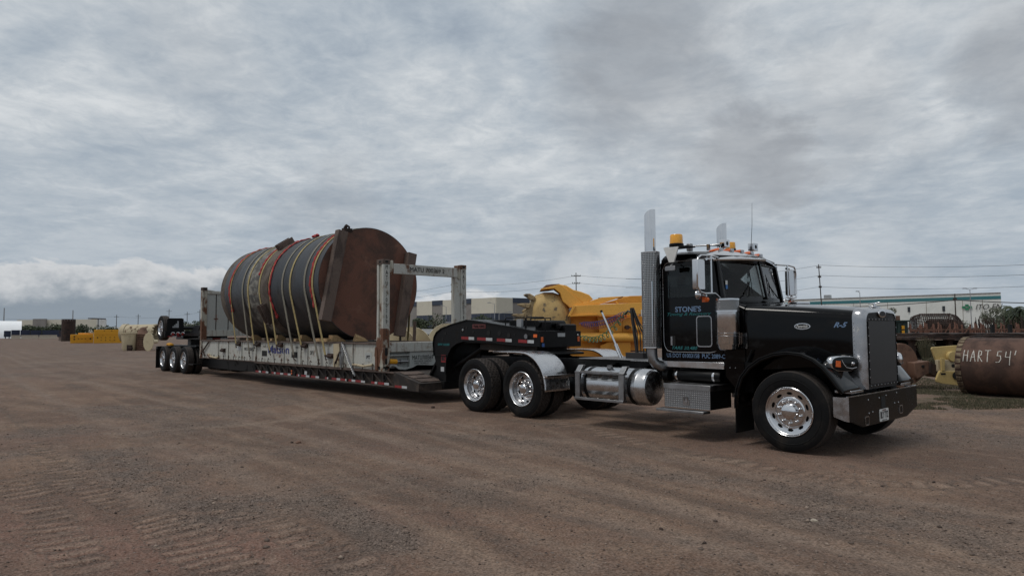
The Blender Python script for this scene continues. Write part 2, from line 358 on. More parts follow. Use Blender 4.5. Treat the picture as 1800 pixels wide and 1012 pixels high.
    def build(s,name,mats,parent=None,origin=None,bevel=0.,seg=2,smooth=True,angle=32,loc=None):
        if XF[0]: s.v=[XF[0](p) for p in s.v]
        me=bpy.data.meshes.new(name);org=Vector(origin) if origin is not None else (wo(parent) if parent else (sum((Vector(p) for p in s.v),Vector())/max(1,len(s.v))))
        me.from_pydata([tuple(Vector(p)-org) for p in s.v],[],s.f)
        if not isinstance(mats,(list,tuple)): mats=[mats]
        for m in mats: me.materials.append(m)
        me.polygons.foreach_set('material_index',s.m)
        me.validate();me.update()
        import bmesh
        bm=bmesh.new();bm.from_mesh(me);bmesh.ops.remove_doubles(bm,verts=bm.verts,dist=1e-6);bmesh.ops.recalc_face_normals(bm,faces=bm.faces);bm.to_mesh(me);bm.free()
        if smooth:
            me.polygons.foreach_set('use_smooth',[True]*len(me.polygons));me.set_sharp_from_angle(angle=math.radians(angle))
        o=bpy.data.objects.new(name,me);COL.objects.link(o);o.location=org-wo(parent)
        if parent:o.parent=parent
        WO[o.name]=org
        if bevel:
            b=o.modifiers.new('bevel','BEVEL');b.width=bevel;b.segments=seg;b.limit_method='ANGLE';b.angle_limit=math.radians(38);b.harden_normals=False
        return o
def tag(o,label=None,cat=None,group=None,kind=None):
    if label:o['label']=label
    if cat:o['category']=cat
    if group:o['group']=group
    if kind:o['kind']=kind
    return o
def thing(name,loc,label,cat,group=None,rz=0):
    o=bpy.data.objects.new(name,None);COL.objects.link(o);o.location=loc;o.rotation_euler=(0,0,rz);o.empty_display_size=.3
    WO[o.name]=Vector(loc);return tag(o,label,cat,group)
def copy_tree(o,parent=None,loc=None,rot=None):
    c=o.copy();COL.objects.link(c);c.parent=parent
    if loc is not None:c.location=loc
    if rot is not None:c.rotation_euler=rot
    for ch in list(o.children): copy_tree(ch,c)
    return c
def text(s,w,h,c,xd,mt,parent,name='lettering',up=(0,0,1),shear=0.,bold=0.,ext=.0015,vert=False):
    """lettering fitted to width w and height h, centred at c, facing xd x up"""
    cu=bpy.data.curves.new('t','FONT');cu.body=s;cu.align_x='CENTER';cu.offset=bold;cu.shear=shear;cu.extrude=0.;cu.resolution_u=3
    if vert: cu.space_line=.86
    ob=bpy.data.objects.new('t',cu);COL.objects.link(ob)
    dg=bpy.context.evaluated_depsgraph_get();me=bpy.data.meshes.new_from_object(ob.evaluated_get(dg))
    bpy.data.objects.remove(ob);bpy.data.curves.remove(cu)
    V=np.array([v.co[:] for v in me.vertices]);F=[tuple(p.vertices) for p in me.polygons];bpy.data.meshes.remove(me)
    lo,hi=V.min(0),V.max(0);V=(V-(lo+hi)/2)/np.maximum(hi-lo,1e-6)
    xd=Vector(xd).normalized();up=Vector(up).normalized();nn=xd.cross(up);c=Vector(c)
    mb=MB();top=[c+xd*(p[0]*w)+up*(p[1]*h)+nn*ext for p in V]
    mb.add(top,F)
    o=mb.build(name,mt,parent,origin=tuple(c),smooth=False)
    sm=o.modifiers.new('thick','SOLIDIFY');sm.thickness=ext;sm.offset=0
    return o
# ================================================================ WHEELS
CY=1.22                                   # centre line of truck and trailer
def tyre_prof(w,R,grooves,depth=.013):
    p=[(.292,.035,0),(.305,.018,0),(.33,.008,0),(.375,.001,0),(.398,-.001,0),(.402,-.005,0),(.410,-.005,0),(.414,-.001,0),(.42,-.002,0),(.455,.004,0),(.482,.012,0),(R-.012,.018,0)]
    tr=[(R-.002,.034)]
    for g in grooves: tr+=[(R,g-.008),(R-depth,g-.006),(R-depth,g+.006),(R,g+.008)]
    tr+=[(R-.002,w-.034)]
    pr=[(a,b) for a,b,_ in p]+tr+[(a,w-b) for a,b,_ in reversed(p)]
    mis=[0]*(len(p)-1)+[1]*(len(tr)+1)+[0]*(len(p)-1)
    return pr,mis
def make_wheel(kind,R=.51,w=.285,parent=None,loc=(0,0,0)):
    """wheel whose outer sidewall lies at local y=0; kinds: steer, drive, inner, trailer"""
    hub=MB();c=(0,0,0)
    if kind=='steer':
        f=.045
        hub.lathe([(.0,f-.075),(.035,f-.074),(.07,f-.066),(.095,f-.05),(.104,f-.03),(.106,f+.012)],c,n=32)
        for i in range(10):
            a=2*PI*(i+.5)/10;q=Vector((.143*math.cos(a),0,.143*math.sin(a)))
            hub.cyl(q+Vector((0,f+.01,0)),q+Vector((0,f-.028,0)),.019,10,.016);hub.sphere(q+Vector((0,f-.03,0)),.018,10,6)
        pr=[(.309,.012),(.311,.004),(.304,-.002),(.296,.004),(.290,.022),(.280,.030),(.262,.033),(.2475,.036),(.24,.038),(.22,.040),(.2125,.041),(.195,f-.004),(.188,f+.004),(.178,f-.003),(.170,f-.004),(.10,f-.004)]
        h0=7
    else:
        f=.165 if kind in('drive','trailer') else .12
        hub.lathe([(.0,f-.135),(.03,f-.135),(.075,f-.128),(.09,f-.115),(.094,f-.10),(.098,f)],c,n=28)
        for i in range(10):
            a=2*PI*(i+.5)/10;q=Vector((.137*math.cos(a),0,.137*math.sin(a)))
            hub.cyl(q+Vector((0,f+.01,0)),q+Vector((0,f-.055,0)),.018,8,.016);hub.sphere(q+Vector((0,f-.055,0)),.0165,8,5)
        pr=[(.309,.014),(.311,.006),(.304,0.),(.296,.008),(.290,.024),(.272,.035),(.266,.06),(.264,.10),(.262,.14),(.2475,f-.004),(.24,f+.0),(.22,f+.004),(.2125,f+.005),(.195,f+.004),(.185,f-.006),(.175,f-.012),(.168,f-.012),(.09,f-.012)]
        h0=9
    rim=MB();N=120;v=[];k=len(pr)
    for r,h in pr:
        for i in range(N):
            a=2*PI*i/N;v.append((r*math.cos(a),h,r*math.sin(a)))
    fc=[]
    for j in range(k-1):
        for i in range(N):
            d=(i%12)-5.5
            if j==h0 and abs(d)<2: continue
            if j==h0+1 and abs(d)<3: continue
            if j==h0+2 and abs(d)<2: continue
            fc.append((j*N+i,j*N+(i+1)%N,(j+1)*N+(i+1)%N,(j+1)*N+i))
    rim.add(v,fc)
    rim.lathe([(.28,f+.05),(.0,f+.05)],c,n=24,mi=1)
    if kind=='steer' or kind=='inner' or kind=='drive' or kind=='trailer':
        rim.lathe([(.292,.03),(.27,.06),(.262,w-.05),(.305,w-.02)],c,n=48,mi=1)
    o=hub.build('wheel',K['chrome'] if kind=='steer' else K['alu'],parent,origin=(0,0,0))
    rm=(K['alu'] if kind=='steer' else K['rimm']) if kind!='inner' else K['blackm']
    ro=rim.build('rim',[rm,K['matte']],o,origin=(0,0,0),angle=38)
    ty=MB();N=120
    if kind=='steer':
        pr,mis=tyre_prof(w,R,[.072,.118,.165,.212],.015);ty.lathe(pr,c,n=96,mis=mis)
    else:
        g=[.058,.10,w/2,w-.10,w-.058] if kind in('drive','inner') else [.075,.14,.21]
        pr,mis=tyre_prof(w,R,g,.012)
        nsh=12
        def rf(j,i,r):
            if kind!='trailer' and j>=nsh and r>R-.006:
                rib=(j-nsh)//4
                if (i+rib*3)%6 in(0,): return r-.014
            return r
        ty.lathe(pr,c,n=180 if kind!='trailer' else 72,mis=mis,rfun=rf)
    to=ty.build('tyre',[K['rubber'],K['tread']],o,origin=(0,0,0),angle=25)
    for ch in (ro,to): ch.location=(0,0,0)
    o.location=Vector(loc)-wo(parent);WO[o.name]=Vector(loc)
    return o
def place_wheel(src,parent,x,y,z,flip=False,rx=0.):
    c=copy_tree(src,parent,Vector((x,y,z))-wo(parent),(0,rx*PI/180,PI if flip else 0))
    return c
# ================================================================ TRACTOR
TR=thing('semi_truck',(-2.8,CY,0),'black conventional day-cab semi truck with chrome stacks hauling the loaded lowboy','semi truck')
ws=make_wheel('steer',parent=TR,loc=(0,0,.51));place_wheel(ws,TR,0,2*CY,.51,True)
wd=make_wheel('drive',parent=TR,loc=(-4.914,0,.51));wi=make_wheel('inner',parent=TR,loc=(-4.914,.335,.51))
for (x,y,s,fl) in [(-6.234,0,wd,0),(-6.234,.335,wi,0),(-4.914,2*CY,wd,1),(-6.234,2*CY,wd,1),(-4.914,2*CY-.335,wi,1),(-6.234,2*CY-.335,wi,1)]:
    place_wheel(s,TR,x,y,.51,bool(fl),17 if x<-6 else 0)
def mir(f):                               # build on both sides of the centre line
    for s in(0,1): f(lambda y,s=s:(2*CY-y) if s else y,s)
# frame, axles, engine mass
m=MB()
for y in(.79,1.57): m.box(-6.95,.52,y,y+.08,.79,1.045)
for x in(-6.7,-5.57,-3.6,-2.2,.3): m.box(x-.06,x+.06,.87,1.57,.82,1.02)
m.build('chassis_frame',K['blackm'],TR,bevel=.006)
for x in(-4.914,-6.234):
    m=MB();m.cyl((x,.5,.51),(x,1.94,.51),.075,12);m.sphere((x,CY,.51),.2,14,10,(1,1,1));m.box(x-.09,x+.09,.62,.72,.45,.8);m.box(x-.09,x+.09,1.72,1.82,.45,.8)
    m.cyl((x,.6,.51),(x,.67,.51),.2,20);m.cyl((x,1.77,.51),(x,1.84,.51),.2,20);m.build('drive_axle',K['blackm'],TR)
m=MB()
m.cyl((0,.3,.46),(0,2.14,.46),.055,10);m.box(-.5,.5,.74,.84,.62,.72);m.box(-.5,.5,1.6,1.7,.62,.72)
m.build('steer_axle',K['blackm'],TR)
m=MB();m.box(-.9,.5,.88,1.56,.55,1.5);m.box(-1.9,-.7,.95,1.5,.6,1.05);m.build('engine_block',K['matte'],TR)
# cab shell
XF[0]=lambda p:(p[0]-.065*abs(p[1]-CY)/.92,CY+(p[1]-CY)*.902,p[2])
m=MB()
m.box(-2.03,-1.0,.2,.235,1.09,1.99);m.box(-2.03,-1.0,2.205,2.24,1.09,1.99)
m.box(-2.03,-.98,.235,2.205,1.06,1.12)                       # floor
m.box(-2.03,-1.99,.235,2.205,1.12,2.12)                      # back wall
m.box(-2.03,-1.99,.235,.6,2.12,2.5);m.box(-2.03,-1.99,1.84,2.205,2.12,2.5);m.box(-2.03,-1.99,.235,2.205,2.5,2.62)
for y in(.2,2.205): m.box(-2.03,-1.9,y,y+.035,1.99,2.56);m.box(-1.9,-1.1,y,y+.035,2.5,2.58)
rings=[]
for x,dz,iy in [(-2.035,-.06,.02),(-2.0,-.02,.0),(-1.8,-.005,0),(-1.5,-.02,0),(-1.3,-.05,0),(-1.17,-.075,.01),(-1.10,-.12,.03)]:
    prof=[(.195+iy,2.53),(.195+iy,2.60),(.225+iy,2.655),(.29+iy,2.70),(.42,2.735),(.75,2.76),(1.22,2.77)]
    pp=prof+[(2*CY-y,z) for y,z in reversed(prof[:-1])]
    rings.append([(x,y,z+dz*(1 if z>2.56 else 0)) for y,z in pp])
m.loft(rings)
for s in(0,1):                                                # windscreen pillars
    Y=lambda y:(2*CY-y) if s else y
    m.beam((-1.0,Y(.245),1.96),(-1.11,Y(.265),2.58),.075,.06,(0,1,0))
m.beam((-.865,CY,1.99),(-.985,CY,2.58),.045,.04,(0,1,0))
CAB=m.build('cab_shell',K['black'],TR,bevel=.008,angle=40)
m=MB()
m.loft([[(-1.0,.2,z) for z in(1.95,)]+[(-.86,CY,1.95),(-1.0,2.24,1.95),(-1.06,2.24,1.95),(-1.06,.2,1.95)],[(-1.01,.2,2.02),(-.87,CY,2.03),(-1.01,2.24,2.02),(-1.06,2.24,2.02),(-1.06,.2,2.02)]])
m.loft([[(-1.08,.24,2.52),(-.96,CY,2.52),(-1.08,2.2,2.52),(-1.12,2.2,2.52),(-1.12,.24,2.52)],[(-1.1,.24,2.62),(-.98,CY,2.64),(-1.1,2.2,2.62),(-1.2,2.2,2.62),(-1.2,.24,2.62)]])
m.each('windscreen_frame',K['black'],TR)
def glassmat():
    m=bpy.data.materials.new('tinted_window_glass');m.use_nodes=True;t=NT(m.node_tree);t.n.clear()
    o=t.new('ShaderNodeOutputMaterial');tr=t.new('ShaderNodeBsdfTransparent');gl=t.new('ShaderNodeBsdfGlossy');mx=t.new('ShaderNodeMixShader');fr=t.new('ShaderNodeFresnel')
    fr.inputs[0].default_value=1.33;tr.inputs[0].default_value=(.70,.74,.74,1);gl.inputs['Roughness'].default_value=.02;gl.inputs[0].default_value=(.9,.9,.9,1)
    t.l.new(fr.outputs[0],mx.inputs[0]);t.l.new(tr.outputs[0],mx.inputs[1]);t.l.new(gl.outputs[0],mx.inputs[2]);t.l.new(mx.outputs[0],o.inputs[0]);return m
K['win']=glassmat()
for s in(0,1):
    Y=lambda y:(2*CY-y) if s else y
    m=MB();m.loft([[(-1.0,Y(.27),2.0),(-.875,Y(1.2),2.01),(-.985,Y(1.2),2.55),(-1.1,Y(.29),2.55)],[(-1.006,Y(.27),2.0),(-.881,Y(1.2),2.01),(-.991,Y(1.2),2.55),(-1.106,Y(.29),2.55)]])
    m.build('windscreen',K['win'],TR,smooth=False)
m=MB();m.box(-2.016,-2.008,.59,1.85,2.11,2.51);m.build('rear_window',K['win'],TR,smooth=False)
# interior
m=MB()
for y in(.62,1.82):
    m.box(-1.75,-1.35,y-.24,y+.24,1.5,1.62);m.box(-1.86,-1.76,y-.24,y+.24,1.55,2.22)
m.box(-1.2,-1.02,.25,2.19,1.7,1.93)
m.tube([(-1.33+.09*math.cos(a)*.6,1.82+.2*math.sin(a),1.93+.2*math.cos(a)*.8) for a in [2*PI*i/20 for i in range(20)]],.014,6,closed=True)
m.build('seats_and_dashboard',K['blackm'],TR,bevel=.03)
m=MB();m.box(-1.012,-1.008,.335,.385,2.19,2.25);m.box(-1.011,-1.007,.337,.387,2.13,2.185,1)
m.build('windscreen_sticker',[K['white'],mat('blue_sticker',(.05,.17,.42),.6)],TR)
# doors
def rrect(x0,x1,z0,z1,r,n=5,rs=None):
    rs=rs or [r]*4;p=[]
    for (cx,cz,a0,rr) in [(x1,z1,0,rs[0]),(x0,z1,90,rs[1]),(x0,z0,180,rs[2]),(x1,z0,270,rs[3])]:
        ox=cx-rr if cx==x1 else cx+rr;oz=cz-rr if cz==z1 else cz+rr
        for i in range(n+1):
            a=math.radians(a0+90*i/n);p.append((ox+rr*math.cos(a),oz+rr*math.sin(a)))
    return p
def door(Y,s):
    y0,y1=Y(.188),Y(.2)
    m=MB()
    lo=[(-1.03,2.0),(-1.965,2.0)]+[q for q in rrect(-1.965,-1.03,1.235,2.0,.12) if q[1]<1.5]
    m.prism(lo,'y',y0,y1)
    # frame round the side window, slanted at the front
    out_=[(-1.03,2.0),(-1.10,2.50),(-1.16,2.555),(-1.86,2.555),(-1.94,2.52),(-1.965,2.44),(-1.965,2.0)]
    inn=[(-1.11,2.03),(-1.165,2.46),(-1.20,2.49),(-1.84,2.49),(-1.875,2.475),(-1.885,2.44),(-1.885,2.03)]
    n=7
    for k in range(n-1):
        q=[out_[k],out_[k+1],inn[k+1],inn[k]];m.prism(q,'y',y0,y1)
    m.prism([out_[-1],out_[0],inn[0],inn[-1]],'y',y0,y1)
    d=m.build('door',K['black'],TR,bevel=.003)
    m=MB();m.prism(inn,'y',Y(.196),Y(.20));m.build('side_window',K['win'],d,smooth=False)
    m=MB();path=[(-1.04,2.5)]
    pts=[(-1.12,2.56),(-1.16,2.57),(-1.86,2.57),(-1.93,2.545),(-1.98,2.46),(-1.98,2.0),(-1.98,1.38),(-1.965,1.30),(-1.92,1.24),(-1.84,1.22),(-1.2,1.22),(-1.12,1.235),(-1.07,1.27)]
    m.tube([(x,Y(.193),z) for x,z in pts],.0042,6);m.build('door_seal',K['chromed'],d)
    fr=rrect(-1.405,-1.15,1.30,1.75,.05);fi=rrect(-1.39,-1.165,1.315,1.735,.04)
    m=MB()
    for k in range(len(fr)):
        j=(k+1)%len(fr);m.prism([fr[k],fr[j],fi[j],fi[k]],'y',Y(.178),Y(.187))
    pw=m.build('peep_window_trim',K['chromed'],d)
    m=MB();m.prism(fi,'y',Y(.184),Y(.187));m.build('peep_window',K['glass'],d,smooth=False)
    m=MB();m.prism(rrect(-1.85,-1.77,1.31,1.46,.02),'y',Y(.182),Y(.188),1);m.box(-1.845,-1.815,Y(.172),Y(.182),1.32,1.45);m.build('door_handle',[K['chromed'],K['matte']],d)
    if not s:
        text("STONE'S",.44,.082,(-1.545,.186,1.853),(1,0,0),K['letb'],d,bold=.02)
        text("Towing & Recovery",.74,.062,(-1.53,.186,1.775),(1,0,0),K['lett'],d,shear=.4)
        text("TARE 20,480",.43,.055,(-1.615,.186,1.278),(1,0,0),K['lett'],d,shear=.35,bold=.01)
mir(door)
text("US DOT 01003158  PUC 2089-C",.97,.06,(-1.45,.198,1.17),(1,0,0),K['letb'],TR)
def skirt(Y,s):
    m=MB();m.box(-2.02,-.98,Y(.19),Y(.24),.995,1.085);m.build('cab_skirt_trim',K['alu'],TR,bevel=.004)
mir(skirt)
XF[0]=None
# cowl and hood
def hring(x,y0,zt,zb,r):
    p=[(x,y0-.0,zb),(x,y0,zb+(zt-r-zb)*.5)]
    for i in range(9):
        a=PI-PI/2*i/8;p.append((x,y0+r+r*math.cos(a),zt-r+r*.9*math.sin(a)))
    yc=[(y0+r+(CY-y0-r)*k,zt-r*.1+.035*(1-(1-k)**2)) for k in(.33,.66,1.)]
    p+=[(x,y,z) for y,z in yc]
    return p+[(q[0],2*CY-q[1],q[2]) for q in reversed(p[:-1])]
m=MB();m.loft([hring(-1.06,.305,1.955,1.0,.10),hring(-.86,.315,1.945,1.0,.11),hring(-.745,.325,1.905,1.0,.12)]);m.build('cowl',K['black'],TR)
m=MB();m.loft([hring(x,y0,zt,zb,r) for x,y0,zt,zb,r in [(-.733,.33,1.898,1.0,.12),(-.60,.355,1.892,1.0,.125),(-.3,.43,1.875,1.02,.135),(.0,.50,1.855,1.05,.14),(.3,.585,1.83,1.05,.14),(.50,.64,1.808,1.0,.135),(.555,.655,1.80,.9,.13)]])
HD=m.build('hood',K['black'],TR,angle=50)
text("R-5",.165,.068,(.43,.607,1.60),(1,.29,0),K['letb'],HD,shear=.45,bold=.03)
m=MB();m.prism([(.0+.1*math.cos(a),1.585+.042*math.sin(a)) for a in [2*PI*i/32 for i in range(32)]],'y',0,.012)
e=m.build('oval_badge',K['chrome'],HD,origin=(.0,.0,1.585));e.rotation_euler=(0,0,math.atan2(.28,1));e.location=Vector((-.01,.482,1.585))-wo(HD)
m=MB();m.prism([(.086*math.cos(a),.031*math.sin(a)) for a in [2*PI*i/32 for i in range(32)]],'y',-.002,.0)
b=m.build('badge_field',K['letk'],HD,origin=(0,0,0));b.location=Vector((-.01,.480,1.585))-wo(HD);b.rotation_euler=e.rotation_euler
text("Peterbilt",.14,.040,(-.01,.4755,1.585),(1,.28,0),K['white'],HD,shear=.3,bold=.01)
m=MB()
for z in(1.27,1.60): pass
m.box(-.80,-.70,.30,.325,1.29,1.50);m.box(-.755,-.748,.292,.300,1.29,1.50,1)
for z in(1.31,1.36,1.41,1.46): m.cyl((-.78,.286,z),(-.78,.28,z),.006,6,mi=1);m.cyl((-.72,.286,z),(-.72,.28,z),.006,6,mi=1)
m.build('hood_hinge',[K['alu'],K['matte']],TR)
m=MB();m.beam((-.62,.28,1.27),(-.74,.27,1.0),.03,.015);m.cyl((-.7,.27,1.07),(-.64,.28,1.22),.018,8);m.build('hood_latch',K['blackm'],TR)
# radiator shell and grille
def shell_ring(x,y0,zt,r,zb=.79):
    p=[(x,y0,zb)]
    for i in range(9):
        a=PI-PI/2*i/8;p.append((x,y0+r+r*math.cos(a),zt-r+r*math.sin(a)))
    p+=[(x,CY,zt+.02)]
    return p+[(q[0],2*CY-q[1],q[2]) for q in reversed(p[:-1])]
m=MB();m.loft([shell_ring(.56,.645,1.812,.13),shell_ring(.60,.64,1.815,.13),shell_ring(.665,.645,1.805,.13),shell_ring(.70,.665,1.785,.12),shell_ring(.712,.70,1.75,.11)],caps=False)
G=m.build('radiator_shell',K['chromed'],TR,angle=50)
m=MB();m.prism([(q[1],q[2]) for q in shell_ring(0,.70,1.75,.11)],'x',.60,.704)
m.build('grille_backing',K['blackm'],G,smooth=False)
m=MB();m.prism(rrect(.755,2*CY-.755,.85,1.645,.02),'x',.704,.716);gr=m.build('grille_screen',K['grille'],G,smooth=False)
m=MB()
for i in range(9):
    y=.765+i*(2*CY-1.53)/8;m.sphere((.718,y,1.665),.009,6,4);m.sphere((.718,y,.828),.009,6,4)
for i in range(1,8):
    z=.83+i*.835/8;m.sphere((.718,.735,z),.009,6,4);m.sphere((.718,2*CY-.735,z),.009,6,4)
m.build('grille_stud',K['chromed'],G)
m=MB();el=lambda a,b,x:[(x,CY+a*math.cos(q),1.742+b*math.sin(q)) for q in[2*PI*i/32 for i in range(32)]]
m.loft([el(.125,.052,.706),el(.125,.052,.722),el(.105,.038,.726)]);m.loft([el(.098,.034,.7265),el(.098,.034,.729)],mi=1)
m.build('grille_emblem',[K['chrome'],K['letk']],G)
m=MB();m.box(.60,.66,CY-.12,CY+.12,1.83,1.845);m.cyl((.63,CY,1.84),(.63,CY,1.88),.02,8);m.loft([[(.55,CY-.01,1.875),(.55,CY+.01,1.875),(.55,CY+.01,1.885),(.55,CY-.01,1.885)],[(.70,CY-.015,1.885),(.70,CY+.015,1.885),(.70,CY+.015,1.90),(.70,CY-.015,1.90)]])
m.build('hood_ornament',K['chrome'],TR,bevel=.004)
m=MB()
for i in range(11): m.sphere((.575,.648,1.62-i*.055),.011,6,4);m.sphere((.575,2*CY-.648,1.62-i*.055),.011,6,4)
m.build('shell_rivet',K['chromed'],G)
m=MB();m.obox((.61,.643,1.54),(1,0,1),(0,1,0),(-1,0,1),.032,.002,.032);m.build('shell_placard',K['tapew'],G)
# bumper
def bump_prof(off=0):
    return [(.03,.735),(.03,.445),(.10,.435),(.46,.345),(1.98,.345),(2.34,.435),(2.41,.445),(2.41,.735)]
m=MB();m.prism(bump_prof(),'x',.70,.725)
BP=m.build('front_bumper',K['bump'],TR,bevel=.006)
m=MB()
for s in(0,1):
    Y=lambda y:(2*CY-y) if s else y
    m.loft([[(.70,Y(.03),.445),(.725,Y(.03),.445),(.725,Y(.03),.735),(.70,Y(.03),.735)],[(.66,Y(.0),.46),(.68,Y(-.015),.46),(.68,Y(-.015),.735),(.66,Y(0.),.735)],[(.56,Y(.0),.50),(.56,Y(-.015),.50),(.56,Y(-.015),.735),(.56,Y(0.),.735)]])
m.box(.70,.728,.02,2.42,.735,.745)
m.each('bumper_end',K['chromed'],BP)
m=MB();m.box(.7262,.728,1.05,1.19,.53,.68);m.build('bumper_slot',K['matte'],BP,smooth=False)
m=MB()
for y,z in[(.62,.665),(.98,.665),(1.22,.68),(.63,.50),(.75,.505),(1.52,.56),(1.66,.56),(1.6,.69)]: m.sphere((.728,y,z),.012,8,5,(.6,1,1))
for y in(.52,.60): pass
for yc,zc in((.56,.415),(1.75,.46)):
    fr=rrect(yc-.06,yc+.06,zc-.055,zc+.055,.02);fi=rrect(yc-.05,yc+.05,zc-.045,zc+.045,.015)
    for k in range(len(fr)):
        j=(k+1)%len(fr);m.prism([fr[k],fr[j],fi[j],fi[k]],'x',.7255,.731)
m.each('bumper_bolt',K['chromed'],BP) if 0 else m.build('bumper_hardware',K['chromed'],BP)
m=MB();m.prism(rrect(.97,1.28,.365,.52,.012),'x',.727,.731);PL=m.build('license_plate',K['white'],BP,smooth=False)
text("BLY TYZ",.26,.085,(.732,1.125,.445),(0,1,0),K['letk'],PL,bold=.02)
text("HAWAII",.12,.018,(.732,1.125,.503),(0,1,0),K['letr'],PL);text("ALOHA STATE",.16,.013,(.732,1.125,.378),(0,1,0),K['letk'],PL)
def tow_shelf(Y,s):
    m=MB();m.box(.50,.70,Y(.18),Y(.56),.765,.80);m.build('headlight_step',K['chromed'],TR,bevel=.006)
mir(tow_shelf)
# front fenders
def fender(Y,s):
    P=[(-.735,.50),(-.735,.60),(-.715,.75),(-.65,.92),(-.53,1.06),(-.37,1.17),(-.19,1.235),(0.,1.26),(.18,1.24),(.33,1.175),(.45,1.08),(.55,.96),(.63,.85),(.68,.785)]
    rings=[]
    for i,(x,z) in enumerate(P):
        a=P[max(i-1,0)];b=P[min(i+1,len(P)-1)];d=Vector((b[0]-a[0],b[1]-a[1])).normalized();nx,nz=-d.y,d.x
        rise=max(0.,min(1.,(z-.7)/.5))
        k=[(-.045,.0),(-.012,-.004),(.002,.012),(.010,.05),(.03*rise+.01,.20),(.055*rise+.01,.42),(.05*rise+.01,.66)]
        rings.append([(x+nx*o,Y(yy),z+nz*o) for o,yy in k])
    m=MB();m.loft(rings,closed=False,caps=False);o=m.build('front_fender',K['black'],TR,angle=60)
    sm=o.modifiers.new('thick','SOLIDIFY');sm.thickness=.010;sm.offset=1 if s else -1
    m=MB();m.tube([(x,Y(-.004),z-.0) for x,z in P],.011,8);m.build('fender_lip',K['blackm'],o)
    m=MB();m.box(-.745,-.735,Y(.02),Y(.5),.17,.55);m.build('mud_flap',K['rubber'],TR)
    m=MB();m.box(.1,.55,Y(.58),Y(.60),.78,1.15);m.box(-.72,-.6,Y(.25),Y(.75),.7,1.1);m.each('inner_splash_panel',K['blackm'],TR)
mir(fender)
m=MB();m.prism([(-1.0,1.09),(-1.0,.9),(-.78,.66),(-.72,.66),(-.72,1.09)],'y',.24,.26);m.prism([(-1.0,1.09),(-1.0,.9),(-.78,.66),(-.72,.66),(-.72,1.09)],'y',2.18,2.2)
for x in(-.93,-.85): m.sphere((x,.237,1.02),.008,6,4,mi=1)
m.each('side_kick_panel',[K['black'],K['chromed']],TR)
# headlights: chrome pods with angled lens
def headlight(Y,s):
    def ring(t,sc):
        cx,cy,cz=.40+.30*t,.30,1.13
        q=[]
        for i in range(20):
            a=2*PI*i/20;c_,s_=math.cos(a),math.sin(a)
            q.append((cx+(.0)*c_, Y(cy+.155*sc*abs(c_)**.7*(1 if c_>0 else -1)*1.0), cz+.098*sc*abs(s_)**.7*(1 if s_>0 else -1)-.01*t))
        return q
    rr=[ring(0,.55),ring(.08,.78),ring(.3,.95),ring(.7,1.),ring(.95,.97),ring(1.0,.92)]
    # slant the lens: outboard edge sits further back
    def sl(r): return [(x-(.22*((.455-(y if not s else 2*CY-y))/.31) if True else 0)*((x-.40)/.30),y,z) for x,y,z in r]
    rr=[sl(r) for r in rr]
    m=MB();m.loft(rr);h=m.build('headlight',K['chrome'],TR,angle=60)
    def face(sc,dx,zc=0.):
        sc=sc*1.12
        r=ring(1.0,sc);r=sl(r);return [(x+dx,y,z) for x,y,z in r]
    m=MB();m.loft([face(.80,-.002),face(.80,.008),face(.72,.012)]);m.build('lens',K['glass'],h)
    def pt(y,z,dx=.016): return (.70-.22*((.455-y)/.31)+dx,Y(y),z)
    m=MB();m.loft([[pt(.185,1.085),pt(.235,1.08),pt(.235,1.155),pt(.19,1.16)],[pt(.185,1.085,.022),pt(.235,1.08,.022),pt(.235,1.155,.022),pt(.19,1.16,.022)]]);m.build('turn_signal',K['orange'],h)
    m=MB();m.tube([pt(.25,1.17),pt(.27,1.12),pt(.30,1.075),pt(.36,1.06),pt(.41,1.075)],.006,6);m.sphere(pt(.375,1.12,.01),.026,10,6);m.build('lamp_reflector',K['chromed'],h)
mir(headlight)
# air cleaners
def aircl(Y,s):
    c=(-.885,Y(.125),0)
    m=MB();m.lathe([(.0,1.265),(.10,1.265),(.125,1.28),(.135,1.31),(.145,1.34),(.155,1.36),(.155,1.785)],c,(0,0,1),36)
    m.lathe([(.155,1.785),(.166,1.788),(.166,1.812),(.158,1.815)],c,(0,0,1),36);m.lathe([(.158,1.945),(.162,1.95),(.162,1.972),(.15,1.978),(0,1.985)],c,(0,0,1),36)
    m.beam((-1.05,Y(.16),1.50),(-1.05,Y(.2),1.50),.02,.03)
    a=m.build('air_cleaner',K['chrome'],TR,angle=35)
    m=MB();m.lathe([(.158,1.815),(.158,1.945)],c,(0,0,1),36);m.build('intake_screen',K['perff'],a,origin=(c[0],c[1],1.88))
    m=MB()
    for z in(1.46,1.50): m.lathe([(.157,z),(.160,z+.003),(.157,z+.006)],c,(0,0,1),36)
    m.build('canister_strap',K['chromed'],a)
mir(aircl)
